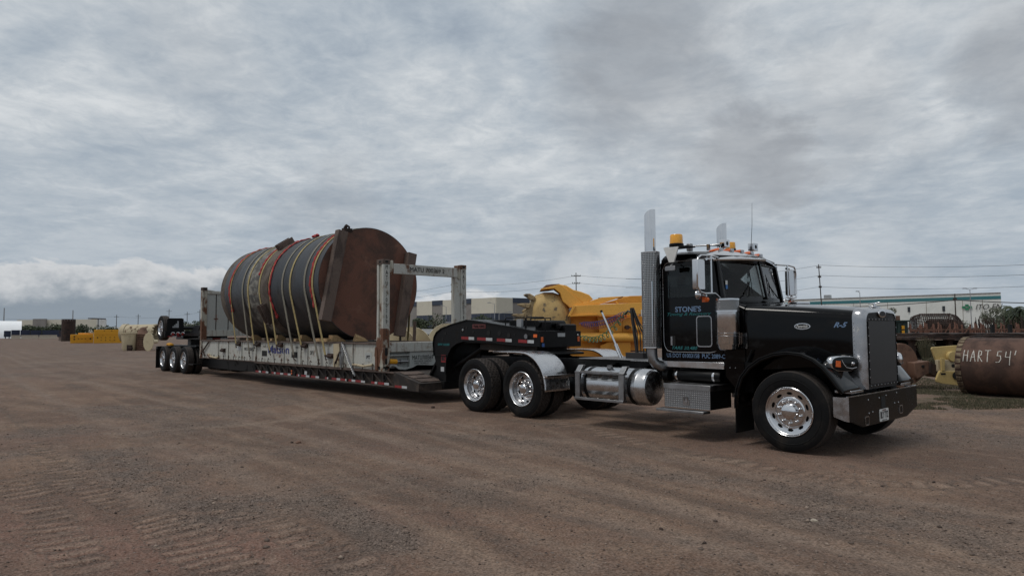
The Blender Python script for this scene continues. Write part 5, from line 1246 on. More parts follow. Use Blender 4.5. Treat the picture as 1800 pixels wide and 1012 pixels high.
# loose gravel
def stones_mesh(px_,py_,pz_,sz,name,mt):
    n=len(px_);o=np.array([[1,0,0],[0,1,0],[-1,0,0],[0,-1,0],[0,0,1],[0,0,-1]],float)
    f=np.array([[0,1,4],[1,2,4],[2,3,4],[3,0,4],[1,0,5],[2,1,5],[3,2,5],[0,3,5]])
    v=o[None]*sz[:,None,None]*RNG.uniform(.55,1.25,(n,6,1))
    th=RNG.uniform(0,6.28,n);cc,ss=np.cos(th)[:,None],np.sin(th)[:,None]
    x=v[:,:,0]*cc-v[:,:,1]*ss;y=v[:,:,0]*ss+v[:,:,1]*cc;z=v[:,:,2]*.62+v[:,:,0]*RNG.uniform(-.3,.3,(n,1))
    v=np.stack([x+px_[:,None],y+py_[:,None],z+pz_[:,None]+sz[:,None]*.2],-1).reshape(-1,3)
    F=(f[None]+np.arange(n)[:,None,None]*6).reshape(-1,3)
    me=bpy.data.meshes.new(name);me.vertices.add(len(v));me.vertices.foreach_set('co',v.ravel());me.loops.add(len(F)*3);me.loops.foreach_set('vertex_index',F.ravel().astype(np.int32))
    me.polygons.add(len(F));me.polygons.foreach_set('loop_start',(np.arange(len(F))*3).astype(np.int32));me.update(calc_edges=True)
    o=bpy.data.objects.new(name,me);COL.objects.link(o);me.materials.append(mt);return o
m,t,b=base_mat('gravel_stone');pos=t.new('ShaderNodeNewGeometry')
isl=pos.outputs['Random Per Island'];t.put(b.inputs['Base Color'],t.mix(isl,(.050,.034,.027),(.29,.22,.175)));b.inputs['Roughness'].default_value=.9
KG=m
N=300000
u=RNG.uniform(-1,1,N);r=3.4*np.exp(RNG.uniform(0,1,N)*2.0);a=fw+u*.78
sx=CAMP[0]+r*np.cos(a);sy=CAMP[1]+r*np.sin(a)
z_,g_,t_,_=ground_fields(sx,sy)
keep=RNG.uniform(0,1,N)<np.where(g_>.35,.75*g_,.13)*np.clip(r/8,.5,1)
sx,sy,z_,r=sx[keep],sy[keep],z_[keep],r[keep]
sz=(.0035+.0095*RNG.uniform(0,1,len(sx))**3)*(1+.0*r)
big=RNG.uniform(0,1,len(sx))<.006;sz=np.where(big,RNG.uniform(.015,.028,len(sx)),sz)
tag(stones_mesh(sx,sy,z_,sz,'gravel',KG),'loose crushed gravel scattered over the brown dirt yard','gravel',kind='stuff')
def rock(u_,v_,s,label,mt=None):
    p=gnd(u_,v_);m=MB();c=p+Vector((0,0,s*.35));rings=[]
    for j in range(7):
        ph=PI*j/6;rings.append([c+Vector((s*math.sin(ph)*math.cos(q)*random.uniform(.8,1.25),s*.8*math.sin(ph)*math.sin(q)*random.uniform(.8,1.2),s*.55*math.cos(ph))) for q in[2*PI*i/9 for i in range(9)]])
    m.loft(rings,True,False);tag(m.build('stone',mt or K['rustd'],smooth=False,origin=tuple(p)),label,'stone')
rock(525,779,.045,'pale brown stone with a dark chip, alone in the dirt left of centre',K['brown']);rock(513,778,.025,'dark stone chip just left of the pale brown stone')
rock(425,823,.03,'small dark clod in the foreground dirt below the pale brown stone');rock(761,717,.05,'dark lump on the dirt between the lowboy ramp and rear drive tyre')
rock(1162,930,.018,'dark stone in the bottom foreground right of centre');rock(1431,917,.03,'light stone in the right foreground dirt',K['conc'])
# grass on the verge beside the rusted tools
m,t,b=base_mat('dry_grass');pos=t.new('ShaderNodeNewGeometry');t.put(b.inputs['Base Color'],t.mix(pos.outputs['Random Per Island'],(.035,.040,.019),(.12,.100,.058)));b.inputs['Roughness'].default_value=.8
KGR=m
def grass(n,us,ds,h0,h1,name,label,cat,clump=.5):
    u_=RNG.uniform(us[0],us[1],n);d_=ds[0]*np.exp(RNG.uniform(0,1,n)*math.log(ds[1]/ds[0]))
    gx=CAMP[0]+FW.x*d_+RT.x*d_*(u_-900)/FPX;gy=CAMP[1]+FW.y*d_+RT.y*d_*(u_-900)/FPX
    k=fbm(gx,gy,.8,3,77)>clump*.1-.02;gx,gy=gx[k],gy[k];n=len(gx)
    z=ground_fields(gx,gy)[0]
    h=RNG.uniform(h0,h1,n);th=RNG.uniform(0,6.28,n);w=h*.10+.003;ln=RNG.uniform(-.5,.5,(n,2))*h[:,None]
    c,s=np.cos(th)*w,np.sin(th)*w
    v=np.stack([np.stack([gx-c,gy-s,z-.01],-1),np.stack([gx+c,gy+s,z-.01],-1),np.stack([gx+ln[:,0],gy+ln[:,1],z+h],-1)],1).reshape(-1,3)
    F=np.arange(n*3).reshape(-1,3)
    me=bpy.data.meshes.new(name);me.vertices.add(len(v));me.vertices.foreach_set('co',v.ravel());me.loops.add(n*3);me.loops.foreach_set('vertex_index',F.ravel().astype(np.int32));me.polygons.add(n);me.polygons.foreach_set('loop_start',(np.arange(n)*3).astype(np.int32));me.update(calc_edges=True)
    me.materials.append(KGR);o=bpy.data.objects.new(name,me);COL.objects.link(o);tag(o,label,cat,kind='stuff')
grass(85000,(1595,1995),(13.2,26.),.015,.055,'grass','short patchy grass on the verge around the rusted casing','grass',-.6)
# ================================================================ BACKGROUND
def gpt(u,d,z=0.): return Vector((CAMP[0],CAMP[1],0))+FW*d+RT*(d*(u-900)/FPX)+Vector((0,0,z))
def zat(u,v,d): return at(u,v,d).z
class CF(MB):
    """mesh builder in a local frame: a = right, b = away, z = up, origin on the ground"""
    def __init__(s,o,yaw=0.):
        super().__init__();s.o=Vector(o);c,n=math.cos(yaw),math.sin(yaw);s.R=RT*c+FW*n;s.F=FW*c-RT*n
    def W(s,a,b,z): return s.o+s.R*a+s.F*b+Vector((0,0,z))
    def conv(s):
        s.v=[tuple(s.W(*p)) for p in s.v];return s
    def done(s,name,mt,parent=None,**k):
        s.conv();return s.build(name,mt,parent,**k)
# ---- warehouses
def panel_wall(o,p0,p1,z0,z1,mt,name,par,out=.12):
    p0,p1=Vector(p0),Vector(p1);d=(p1-p0);d.z=0;L=d.length;d.normalize();n=Vector((d.y,-d.x,0))
    m=MB();m.obox((p0+p1)/2+Vector((0,0,(z0+z1)/2))-Vector((0,0,(p0.z+p1.z)/2)),d,n,(0,0,1),L/2,out,(z1-z0)/2);return m.build(name,mt,par)
whc=wmat('cream_tilt_up_wall',(.56,.53,.44),(.48,.45,.38),.25,.5,.7,.8,bmp=.002);whn=wmat('navy_wall_band',(.040,.052,.078),(.055,.065,.09),.25,.5,.7,.7,bmp=.002);wht=wmat('taupe_wall_panel',(.23,.215,.20),(.19,.175,.165),.25,.5,.7,.8,bmp=.002)
whr=wmat('white_wall',(.66,.67,.64),(.58,.59,.56),.2,.5,.7,.8,bmp=.002);teal=mat('teal_wall_stripe',(.035,.16,.18),.6);dkw=mat('dark_window',(.03,.035,.04),.2)
A=gpt(872,170);Bp=gpt(640,213);Cp=gpt(1010,190);Dp=Bp+(Cp-A)
WH=thing('warehouse',tuple((A+Bp)/2),'cream and navy tilt-up warehouse seen behind the gooseneck','warehouse');H=9.7
m=MB();m.prism([(A.x,A.y),(Cp.x,Cp.y),(Dp.x,Dp.y),(Bp.x,Bp.y)],'z',0,H);m.build('wall',wht,WH)
def upt(u,pa,ua,da,ub,db):                    # point on facade line at image column u
    # param by depth along straight wall
    P,Q=pa
    d0=(P-Vector((CAMP[0],CAMP[1],0)));e=Q-P;k=(u-900)/FPX
    a0,b0=d0.dot(FW),d0.dot(RT);a1,b1=e.dot(FW),e.dot(RT);t_=(k*a0-b0)/(b1-k*a1);return P+e*t_
for u0,u1,kind in[(645,690,'c'),(690,733,'t'),(733,760,'c'),(760,778.6,'t'),(778.6,805,'c'),(805,829,'t'),(829,872,'c')]:
    p,q_=upt(u0,(A,Bp),0,0,0,0),upt(u1,(A,Bp),0,0,0,0)
    if kind=='c': panel_wall(None,p,q_,5.9,H+.1,whc,'cream_panel',WH,.14);panel_wall(None,p,q_,0,5.9,whn,'navy_panel',WH,.12)
    else: panel_wall(None,p,q_,H-1.1,H+.15,whn,'parapet_band',WH,.18)
for u0,u1,kind in[(872,900.5,'c'),(900.5,930,'t'),(930,960,'c'),(960,985,'t')]:
    p,q_=upt(u0,(A,Cp),0,0,0,0),upt(u1,(A,Cp),0,0,0,0)
    if kind=='c': panel_wall(None,p,q_,5.9,H+.1,whc,'cream_panel',WH,.14);panel_wall(None,p,q_,0,5.9,whn,'navy_panel',WH,.12)
    else: panel_wall(None,p,q_,H-1.1,H+.15,whn,'parapet_band',WH,.18)
for u0 in(742,751,790,840,851,862,886): 
    p=upt(u0,(A,Bp) if u0<872 else (A,Cp),0,0,0,0);panel_wall(None,p-RT*.04,p+RT*.04,0,H,mat('panel_joint',(.30,.28,.24),.8) if 'panel_joint' not in bpy.data.materials else bpy.data.materials['panel_joint'],'panel_joint',WH,.16)
R0=gpt(1760,186);R1=gpt(1330,232);R2=R0+(FW*1.+RT*.62)*60;R3=R1+(R2-R0)
WR=thing('warehouse',tuple((R0+R1)/2),'long white warehouse with a teal stripe behind the truck hood','warehouse');H=11.0
m=MB();m.prism([(R0.x,R0.y),(R2.x,R2.y),(R3.x,R3.y),(R1.x,R1.y)],'z',0,H);m.build('wall',whr,WR)
panel_wall(None,R0,R1,H-1.75,H-.85,teal,'stripe',WR,.08);panel_wall(None,R0,R1,H-.12,H+.05,wht,'coping',WR,.2);panel_wall(None,R0,R1,0,1.6,wht,'wall_base',WR,.1)
for u0 in(1598.8,1660): p=upt(u0,(R0,R1),0,0,0,0);panel_wall(None,p-RT*.6,p+RT*.6,6.2,7.7,dkw,'window',WR,.1)
for u0 in(1450,1500,1560,1628,1692,1727): p=upt(u0,(R0,R1),0,0,0,0);panel_wall(None,p-RT*.05,p+RT*.05,1.6,H-1.75,bpy.data.materials['panel_joint'],'panel_joint',WR,.06)
p=upt(1727,(R0,R1),0,0,0,0)
d_=(R0-R1).normalized();text("ITO EN",6.2,1.5,p+Vector((0,0,7.2))-Vector((-d_.y,d_.x,0))*.3+d_*1.5,d_,K['letk'],WR,shear=.3,ext=.02)
m=MB()
for k in range(4):
    c=p+Vector((0,0,7.2))-d_*3.6+d_*(.75*math.cos(PI/2*k))+Vector((0,0,.5*math.sin(PI/2*k)));m.obox(c-Vector((-d_.y,d_.x,0))*.3,d_,(-d_.y,d_.x,0),(0,0,1),.42,.03,.32)
m.build('green_logo',mat('green_logo_paint',(.02,.18,.09),.6),WR,smooth=False)
for u0 in(1540,1610): p=upt(u0,(R0,R1),0,0,0,0);panel_wall(None,p-RT*1.8,p+RT*1.8,0,4.2,K['galv'],'dock_door',WR,.1)
for u0 in(745,795,850): p=upt(u0,(A,Bp),0,0,0,0);panel_wall(None,p-RT*1.6,p+RT*1.6,0,4.0,K['galv'],'dock_door',WH,.2)
p=upt(1463,(R0,R1),0,0,0,0);m=MB();m.obox(p+Vector((0,0,H+.6))+FW*3,d_,(-d_.y,d_.x,0),(0,0,1),.9,.9,.6);m.build('roof_unit',K['galv'],WR)
# far left warehouse
LD=(FW*.82-RT*.57)*40;L0=gpt(30,350);L1=gpt(172,345);WL=thing('warehouse',tuple((L0+L1)/2),'distant low cream and taupe building at the far left','warehouse')
m=MB();m.prism([((L0).x,(L0).y),(L1.x,L1.y),((L1+LD).x,(L1+LD).y),((L0+LD).x,(L0+LD).y)],'z',0,8.6);m.build('wall',whc,WL)
for u0,u1,h in[(59,82,9.0),(162,173,8.8)]: panel_wall(None,gpt(u0,347),gpt(u1,347),0,h,wht,'taupe_panel',WL,.5)
for u0 in(65,76.5,145,156.5): panel_wall(None,gpt(u0-3.5,346),gpt(u0+3.5,346),3.4,4.6,dkw,'window',WL,.3)
o=thing('open_canopy',tuple(gpt(178,340)),'white open steel frame standing right of the distant cream building','steel frame')
m=MB()
for u0 in(171,178,185): m.cyl(gpt(u0,340),gpt(u0,340,8.8),.16,6)
m.build('column',K['white'],o);m=MB();m.beam(gpt(155,340,8.9),gpt(186,340,8.6),.3,.5);m.build('roof_beam',K['rustd'],o);m=MB();m.obox(gpt(181,342,5.5),RT,FW,(0,0,1),1.8,.1,2.8);m.build('panel',K['white'],o)
# tent
c=CF(gpt(-40,236));prof=[(-26,0),(-26,5.0)]+[(-26,5.0)]+[(23*1.0,5.0)]
c=CF(gpt(8,236),.62)
rg=[[(a_,b*(1-k),z*(1-.05*k)) for b,z in((0,0),(.4,1.8),(2.2,4.4),(5.,5.9),(9.,6.1),(14,5.),(18,0))] for a_,k in((-34,0),(1.5,0),(3.6,.0),(4.9,.04))]
c.loft(rg);tag(c.done('storage_tent',mat('white_tent_fabric',(.86,.87,.88),.6,var=.04,vs=.3),angle=50),'bright white storage tent at the far left edge','tent')
# blue containers row and barriers
navy=wmat('faded_navy_paint',(.025,.033,.065),(.05,.05,.06),.4,.5,.7,.6,bmp=.003)
for i,(u0,u1,h,l) in enumerate([(8,20,2.5,'short dark blue container leftmost in the far row'),(21,36,2.7,'dark blue container below the white tent'),(37,54,2.7,'dark blue container with a pale end post, middle of the far row'),(55,74,2.6,'dark blue container behind the barriers'),(75,110,2.6,'long dark blue container running behind the upright rusty casing')]):
    w=(u1-u0)/FPX*216*.81;c=CF(gpt((u0+u1)/2,216),.6);c.box(-w/2,w/2,0,2.4,.55,h);
    for k in range(int(w/.5)): c.box(-w/2+.1+k*.5,-w/2+.3+k*.5,-.05,0,.7,h-.15)
    o=tag(c.done('container',navy),l,'container','dark blue containers in the distance')
    c=CF(gpt((u0+u1)/2,216),.6)
    for q in(-w/2+.3,w/2-.5): c.box(q,q+.2,.2,2.2,0,.55)
    c.done('support_leg',K['rustd'],o)
for i,(u0,u1,l) in enumerate([(21,37.5,'stubby pale concrete barrier at the left of the row'),(38.5,69,'long pale concrete barrier in the middle of the row'),(70,102,'long pale concrete barrier nearest the upright rusty casing')]):
    w=(u1-u0)/FPX*205*.81;c=CF(gpt((u0+u1)/2,205),.6);c.prism([(-.3,0),(-.3,.15),(-.12,.45),(-.08,1.15),(.08,1.15),(.12,.45),(.3,.15),(.3,0)],'x',-w/2,w/2)
    tag(c.done('concrete_barrier',K['conc']),l,'concrete barrier','pale concrete barriers in the distance')
# upright rusty casing
c=CF(gpt(121,138));c.lathe([(1.18,0),(1.22,.05),(1.22,4.35),(1.18,4.4),(1.15,4.3),(1.15,0)],(0,0,0),(0,0,1),40);O=tag(c.done('upright_casing',K['rustd']),'tall rusty brown casing standing upright in the yard','steel casing')
c=CF(gpt(121,138))
for k in range(16): a_=2*PI*k/16;c.sphere((1.22*math.cos(a_),1.22*math.sin(a_),4.15),.06,6,4)
c.done('stud_ring',K['tapew'],O)
c=CF(gpt(121,138))
for k in range(7): c.box(-1.75,-1.15,-.3,.2,.15+k*.28,.28+k*.28)
c.done('side_teeth',K['rustd'],O,bevel=.02)
# yellow blocks
def yblock(u0,u1,d,h,label,bolts,slope=0.):
    w=(u1-u0)/FPX*d*.85;o=thing('yellow_counterweight',tuple(gpt((u0+u1)/2,d)),label,'counterweight','yellow counterweight blocks')
    c=CF(gpt((u0+u1)/2,d),.55);c.prism([(-w/2,0),(-w/2,h),(w/2,h),(w/2,-0.0)],'y',0,2.2);c.done('block',K['yel'],o,bevel=.04)
    c=CF(gpt((u0+u1)/2,d),.55);c.box(-w/2-.01,w/2+.01,-.04,.0,h*.64,h*.70);c.done('ledge',K['yel'],o)
    c=CF(gpt((u0+u1)/2,d),.55)
    for bx,bz,r in bolts: c.cyl((bx*w/2,-.05,bz*h),(bx*w/2,.01,bz*h),r,10)
    c.done('bolt_hole',K['rustd'],o)
yblock(125,165.5,109,1.38,'low yellow block left of the taller yellow block',[(-.65,.75,.12),(-.65,.45,.12),(.75,.5,.13),(-.3,.5,.07),(.0,.5,.07),(.3,.5,.07)])
yblock(166,218,107,2.1,'taller yellow block beside the cream drilling tools',[(-.75,.42,.1),(-.5,.42,.06),(-.5,.22,.06),(-.2,.42,.07),(-.2,.22,.07),(.1,.42,.07),(.1,.22,.07),(.4,.42,.07),(.4,.22,.07),(.85,.2,.12),(-.3,.92,.06),(.2,.92,.06)])
c=CF(gpt(148,109.8));c.box(-.9,.9,0,1.2,1.385,1.62);tag(c.done('yellow_slab',K['oyd'],bevel=.03),'thin yellow slab resting on the low yellow block','steel slab')
# cream drilling tools at the left
d=61
c=CF(gpt(229,d));c.lathe([(.50,0),(.56,.1),(.68,1.45),(.74,1.48),(.74,1.56),(.66,1.56),(.64,1.4)],(0,0,0),(0,0,1),32);T=tag(c.done('drilling_bucket',K['cream']),'cream tapered drilling bucket at the left of the tool group','drilling bucket')
c=CF(gpt(229,d));c.box(.1,.5,-.62,-.4,.0,.5);c.box(.25,.6,-.7,-.5,.15,.3);c.done('gate_latch',K['rustd'],T,bevel=.02)
c=CF(gpt(252,d+.3));
N_=9
for k in range(N_): c.lathe([(.50,.17*k),(.58,.17*k+.03),(.58,.17*k+.12),(.48,.17*k+.17)],(0,0,0),(0,0,1),22,rfun=lambda j,i,r:r*(1+.10*math.sin(i*2.1+j)))
c.lathe([(.48,1.5),(.22,2.0),(.0,2.1)],(0,0,0),(0,0,1),14);T=tag(c.done('core_barrel',K['brown']),'muddy rust-brown core barrel between the cream bucket and cream disc','core barrel')
c=CF(gpt(267,d-1));n=26;r0=.42
c.loft([[( .42*math.cos(2*PI*i/n)*(1.07 if i%2 else 1.),-.5+b,.78+.78*math.sin(2*PI*i/n)*(1.06 if i%2 else 1.)) for i in range(n)] for b in(0,.06,.12)]);c.cyl((0,-.5,.78),(0,.9,.78),.16,12);T=tag(c.done('auger_disc',K['cream'],angle=20),'scalloped cream cutting disc standing on edge by the spare wheel','cutting disc')
c=CF(gpt(254,d+3));c.lathe([(.72,-2.0),(.80,-1.95),(.80,1.0),(.78,1.1),(.70,1.1)],(0,0,1.55),(1,0,.02),36);c.cyl((-1.9,0,1.55),(-1.5,0,1.55),.85,30);T=tag(c.done('casing_tube',K['creamd']),'cream steel casing tube lying behind the bucket and core barrel','casing tube')
c=CF(gpt(254,d+3))
for k in range(16): a_=2*PI*k/16;c.obox((1.15,.78*math.cos(a_),1.55+.78*math.sin(a_)),(1,0,0),(0,-math.sin(a_),math.cos(a_)),(0,math.cos(a_),math.sin(a_)),.10,.07,.05)
c.done('casing_teeth',K['creamd'],T);c=CF(gpt(254,d+3))
for k in range(7): c.beam((-.9+.4*k,-.8,1.3),(-.75+.4*k,-.75,1.85),.06,.06)
c.done('casing_rib',K['creamd'],T)
c=CF(gpt(345,45));c.loft([[(-.9,0,0),(1.2,0,0),(1.2,1,0),(-.9,1,0)],[(-.8,.1,.6),(1.0,.1,.6),(1.0,.9,.6),(-.8,.9,.6)],[(.1,.3,1.05),(.2,.3,1.05),(.2,.6,1.05),(.1,.6,1.05)]]);tag(c.done('drill_cone',K['cream']),'cream pointed drill head on the ground behind the lowboy bogie','drill head')
# ---- augers behind the gooseneck
def auger(u0,d,r,L,yaw,label,turns=2.0,z=None):
    o=thing('auger',tuple(gpt(u0,d)),label,'auger','cream augers behind the lowboy')
    z=z or r;c=CF(gpt(u0,d),yaw);rings=[];n=int(turns*30);
    prev=None;vs=[];
    for i in range(n+1):
        a_=2*PI*turns*i/n;x=-L/2+L*i/n
        vs+=[(x,.12*math.cos(a_),z+.12*math.sin(a_)),(x,r*math.cos(a_),z+r*math.sin(a_)),(x+.035,r*math.cos(a_),z+r*math.sin(a_)),(x+.035,.12*math.cos(a_),z+.12*math.sin(a_))]
    fs=[]
    for i in range(n):
        for k in range(4): fs.append((i*4+k,i*4+(k+1)%4,i*4+4+(k+1)%4,i*4+4+k))
    c.add(vs,fs);c.done('flight',K['cream'],o,angle=50)
    c=CF(gpt(u0,d),yaw);c.cyl((-L/2-.3,0,z),(L/2+.4,0,z),.14,16);c.box(L/2+.1,L/2+.5,-.16,.16,z-.16,z+.16);c.done('shaft',K['cream'],o)
    c=CF(gpt(u0,d),yaw)
    for k in range(4): c.beam((-L/2-.05,-r*.9+k*.1,z+r*.3*k/4),(-L/2-.3,-r*.9+k*.1,z+r*.3*k/4-.05),.09,.06)
    c.done('cutting_tooth',K['tapew'],o)
auger(716,26.,.86,1.9,1.05,'cream auger partly hidden by the end plate of the cylinder');auger(790,27.,.93,2.1,2.0,'cream auger just behind the curve of the gooseneck')
c=CF(gpt(726,24));c.beam((0,0,0),(.06,0,1.9),.10,.10);tag(c.done('steel_bar',K['rustb']),'slim brown steel bar leaning beside the cylinder end plate','steel bar')
c=CF(gpt(750,38));c.box(-1.2,1.2,0,2.,.9,1.35);c.box(-1.25,1.25,-.03,2.03,.80,.9);c.box(-1.1,1.1,.1,1.9,0,.8);tag(c.done('scrap_skip',K['rustd'],bevel=.02),'dark rusty skip between the two cream augers','skip')
c=CF(gpt(750,40));c.box(-.45,.3,0,.5,1.36,1.62);c.box(-.45,.3,-.01,.51,1.6,1.66);tag(c.done('white_box',K['white'],bevel=.02),'small white box on top of the dark rusty skip','box')
# ---- orange grab machine behind the truck
D0=19.
def mz(u,v,dd=0.):
    q=at(u,v,D0+dd);r_=q-gpt(960,D0);return (r_.dot(RT),dd,q.z)
GB=thing('hammer_grab',tuple(gpt(960,D0)),'big orange excavation grab lying behind the truck with mud-caked toothed jaws','excavation grab')
def poly(pts,b0,b1,name,mt,bev=.012,taper=0.,ang=32):
    P0=[mz(u,v,b0) for u,v in pts];c=CF(gpt(960,D0))
    cx=sum(p[0] for p in P0)/len(P0);cz=sum(p[2] for p in P0)/len(P0)
    c.loft([P0,[(cx+(p[0]-cx)*(1-taper),b1,cz+(p[2]-cz)*(1-taper)) for p in P0]]);return c.done(name,mt,GB,bevel=bev,angle=ang)
# jaw: half-dome shell seen from the side (lofted sections)
c=CF(gpt(960,D0));rg=[]
outl_t=[(933,547),(936,528),(943,517),(957,512.5),(973,512.5),(987,517),(997,528),(1003,545),(1006,565)]
outl_b=[(932,562),(933,575),(936,588),(940,600),(945,608),(955,612),(970,612),(985,612),(1000,610)]
for b,k in[(-.05,.70),(.10,.92),(.35,1.),(.9,1.02),(1.5,1.),(1.9,.8),(2.05,.6)]:
    pts=outl_t+outl_b[::-1];P=[mz(u,v) for u,v in pts];cx=mz(968,0)[0];cz=mz(968,570)[2];rg.append([(cx+(p[0]-cx)*k,b,cz+(p[2]-cz)*k) for p in P])
c.loft(rg);SH=c.done('jaw_shell',K['sand'],GB,angle=60)
poly([(941,520),(934,527),(931,536),(923,545),(916,553),(905,560),(900,575),(904,600),(945,602),(944,540)],.1,1.7,'jaw_lip',K['mud'],.05,.0,60)
for pts in ([(941,521),(932,515.6),(924,515.8),(918.7,518),(926,522.7),(932,527.4),(940,529)],[(934,533),(924,532.5),(916,533),(907,535),(914,537.5),(922,541),(930,543)],[(922,551.5),(910,551),(903,551.5),(896.6,554),(905,556.5),(912,558.5),(921,559)],[(930,541),(921,543),(916,547),(921,550),(930,551)]):
    for b0 in ((.05,1.25) if len(pts)>5 else (.6,)):
        poly(pts,b0,b0+.28,'jaw_tooth',K['mud'],.035,.12,60)
# bent orange hood plate over the jaw
poly([(951,508.5),(975,507),(985,515),(989,529),(998,537),(1002,541),(1026,533.5),(1012,522),(988,501),(984,499.5),(962,505),(951,507)],-.10,.5,'hood_plate',K['oy'],.01)
poly([(984,499.5),(996,501.5),(1008,509),(1022,512.5),(1036,518),(1043,526),(1026,534),(1010,521)],-.06,1.9,'hood_top',K['oy'],.02)
poly([(951,508),(960,500.5),(970,499),(984,498.5),(986,503),(968,506.5)],.0,1.4,'hood_rim',K['brown'],.02)
# long side box and its flared trough
poly([(999,556),(1008,537),(1140,531),(1140,551.5),(1000,556)],-.25,.0,'side_beam',K['oy'],.012)
poly([(999,555),(1003,555),(1012,537.5),(1008,536.5)],-.29,-.25,'side_beam_edge',K['oy'],.004)
poly([(1002,554),(1050,552),(1050,554.5),(1002,556.5)],-.30,-.25,'beam_flange',K['oyd'],.004)
poly([(1010,537),(1058,522.5),(1075,521.5),(1096,520.5),(1055,534.5)],-.1,.12,'trough_side',K['oy'],.01)
poly([(1056,534),(1107,520),(1145,519),(1145,531)],.3,.42,'trough_side',K['oyd'],.01)
poly([(1052,523),(1096,520.5),(1094,523.5),(1056,528)],1.6,1.75,'trough_end',K['brown'],.01)
poly([(1095,521),(1145,519),(1145,531),(1070,533)],1.7,1.85,'trough_side',K['oy'],.01)
poly([(1082,530),(1084,529.5),(1089,534.5),(1086,535)],-.12,.1,'trough_rib',K['oy'],.004)
poly([(1000,556),(1140,551.5),(1140,632),(1000,632)],.28,1.7,'body_box',K['oyd'],.03)
poly([(1050,556),(1094,556),(1094,584),(1053,584)],.02,.3,'inner_plate',K['oyd'],.01)
poly([(1055,607),(1070,600),(1108,600),(1108,628),(1055,628)],.0,.3,'lower_plate',K['oyd'],.02)
poly([(1094,560),(1110,556),(1110,584),(1094,584)],.1,.3,'inner_plate',K['oy'],.01)
c=CF(gpt(960,D0));a_=mz(1024,592.5);b_=mz(1145,592.5);c.cyl((a_[0]-.1,-.02,a_[2]-.0),(b_[0],-.02,b_[2]),.125,24);c.done('thrust_tube',K['oy'],GB)
c=CF(gpt(960,D0));a_=mz(1108,577);b_=mz(1145,577);c.cyl((a_[0],-.1,a_[2]),(b_[0],-.1,b_[2]),.09,16);c.cyl((mz(1101,575)[0],-.15,mz(1101,575)[2]),(b_[0],-.15,mz(1101,575)[2]-.03),.018,6,mi=1);c.cyl((mz(1106,616)[0],-.15,mz(1106,616)[2]),(b_[0],-.15,mz(1106,616)[2]-.03),.018,6,mi=1);c.cyl((mz(1101,575)[0],-.2,mz(1101,575)[2]),(mz(1101,575)[0],.02,mz(1101,575)[2]),.06,10,mi=1);c.conv();c.each('hydraulic_ram',[K['oy'],K['rustd']],GB)
c=CF(gpt(960,D0));c.box(mz(1120,0)[0],mz(1130,0)[0],-.3,.1,mz(0,563)[2],mz(0,552)[2]);c.done('white_sign',K['white'],GB)
c=CF(gpt(960,D0));c.box(mz(905,0)[0],mz(1140,0)[0],.2,1.8,0.,.75);c.done('skid_base',K['oyd'],GB,bevel=.03)
# ---- brown tool behind the bumper
dB=17.8;BT=thing('rock_tool',tuple(gpt(1596,dB)),'brown rusted drilling tool with a round plate seen just right of the radiator','drilling tool')
def bz(u,v,dd=0.): q=at(u,v,dB+dd);r_=q-gpt(1596,dB);return (r_.dot(RT),dd,q.z)
def bpoly(pts,b0,b1,name,mt,par=None,**k):
    c=CF(gpt(1596,dB));c.loft([[bz(u,v)[0:1]+(b,)+bz(u,v)[2:] for u,v in pts] for b in(b0,b1)]);return c.done(name,mt,par or BT,**k)
cir=[(1582+29*math.cos(a_),642+39*math.sin(a_)) for a_ in[2*PI*i/40 for i in range(40)]]
bpoly(cir,0,.10,'round_plate',K['brown'],bevel=.01)
bpoly([(1568+33*math.cos(a_),642+41*math.sin(a_)) for a_ in[2*PI*i/40 for i in range(40)]],.15,.7,'drum_body',K['brown'],bevel=.02)
bpoly([(1590,636),(1614,633),(1627,640),(1625,661),(1613,655),(1594,663),(1590,655)],-.35,-.02,'box_arm',K['brown'],bevel=.012)
bpoly([(1614,634),(1628,640),(1625,661),(1613,654)],-.42,-.35,'arm_end',K['rustd'],bevel=.01);bpoly([(1593,663),(1618,652),(1596,672)],-.2,-.12,'gusset',K['brown'],bevel=.004)
c=CF(gpt(1596,dB));q=bz(1604,642);c.cyl((q[0],-.37,q[2]),(q[0],-.34,q[2]),.036,14);c.done('pin_hole',K['matte'],BT)
# ---- cream tool and the lettered casing
dC=17.3;CT=thing('drilling_tool',tuple(gpt(1660,dC)),'cream steel tool with rounded slotted plates entering the rusted casing','drilling tool')
def cz_(u,v): q=at(u,v,dC);r_=q-gpt(1660,dC);return (r_.dot(RT),q.z)
def cpoly(pts,b0,b1,name,mt,**k):
    P=[cz_(u,v) for u,v in pts];c=CF(gpt(1660,dC));c.loft([[(p[0],b,p[1]) for p in P] for b in(b0,b1)]);return c.done(name,mt,CT,**k)
cpoly([(1639,613),(1641,610),(1680,607),(1700,607),(1700,634),(1646,634)],.10,.16,'upper_plate',K['creamy'],bevel=.008)
cpoly([(1645,632),(1700,632),(1700,656),(1645,652)],.02,.12,'middle_web',K['creamd'],bevel=.008)
cpoly([(1646,651),(1643,656),(1639,666),(1640,670),(1650,673),(1700,679),(1700,652),(1670,652)],-.05,.02,'lower_plate',K['creamy'],bevel=.008)
cpoly([(1648,629),(1655,629),(1654,651),(1649,651)],-.06,.0,'latch_bar',K['creamy'],bevel=.006)
c=CF(gpt(1660,dC));q=cz_(1672,626);c.cyl((q[0],-.02,q[1]),(q[0],.1,q[1]),.13,24);c.done('boss',K['creamy'],CT,bevel=.01)
c=CF(gpt(1660,dC))
for u,v,r in((1669,642,.045),(1674,659,.1)): q=cz_(u,v);c.cyl((q[0],-.075,q[1]),(q[0],-.052,q[1]),r,18)
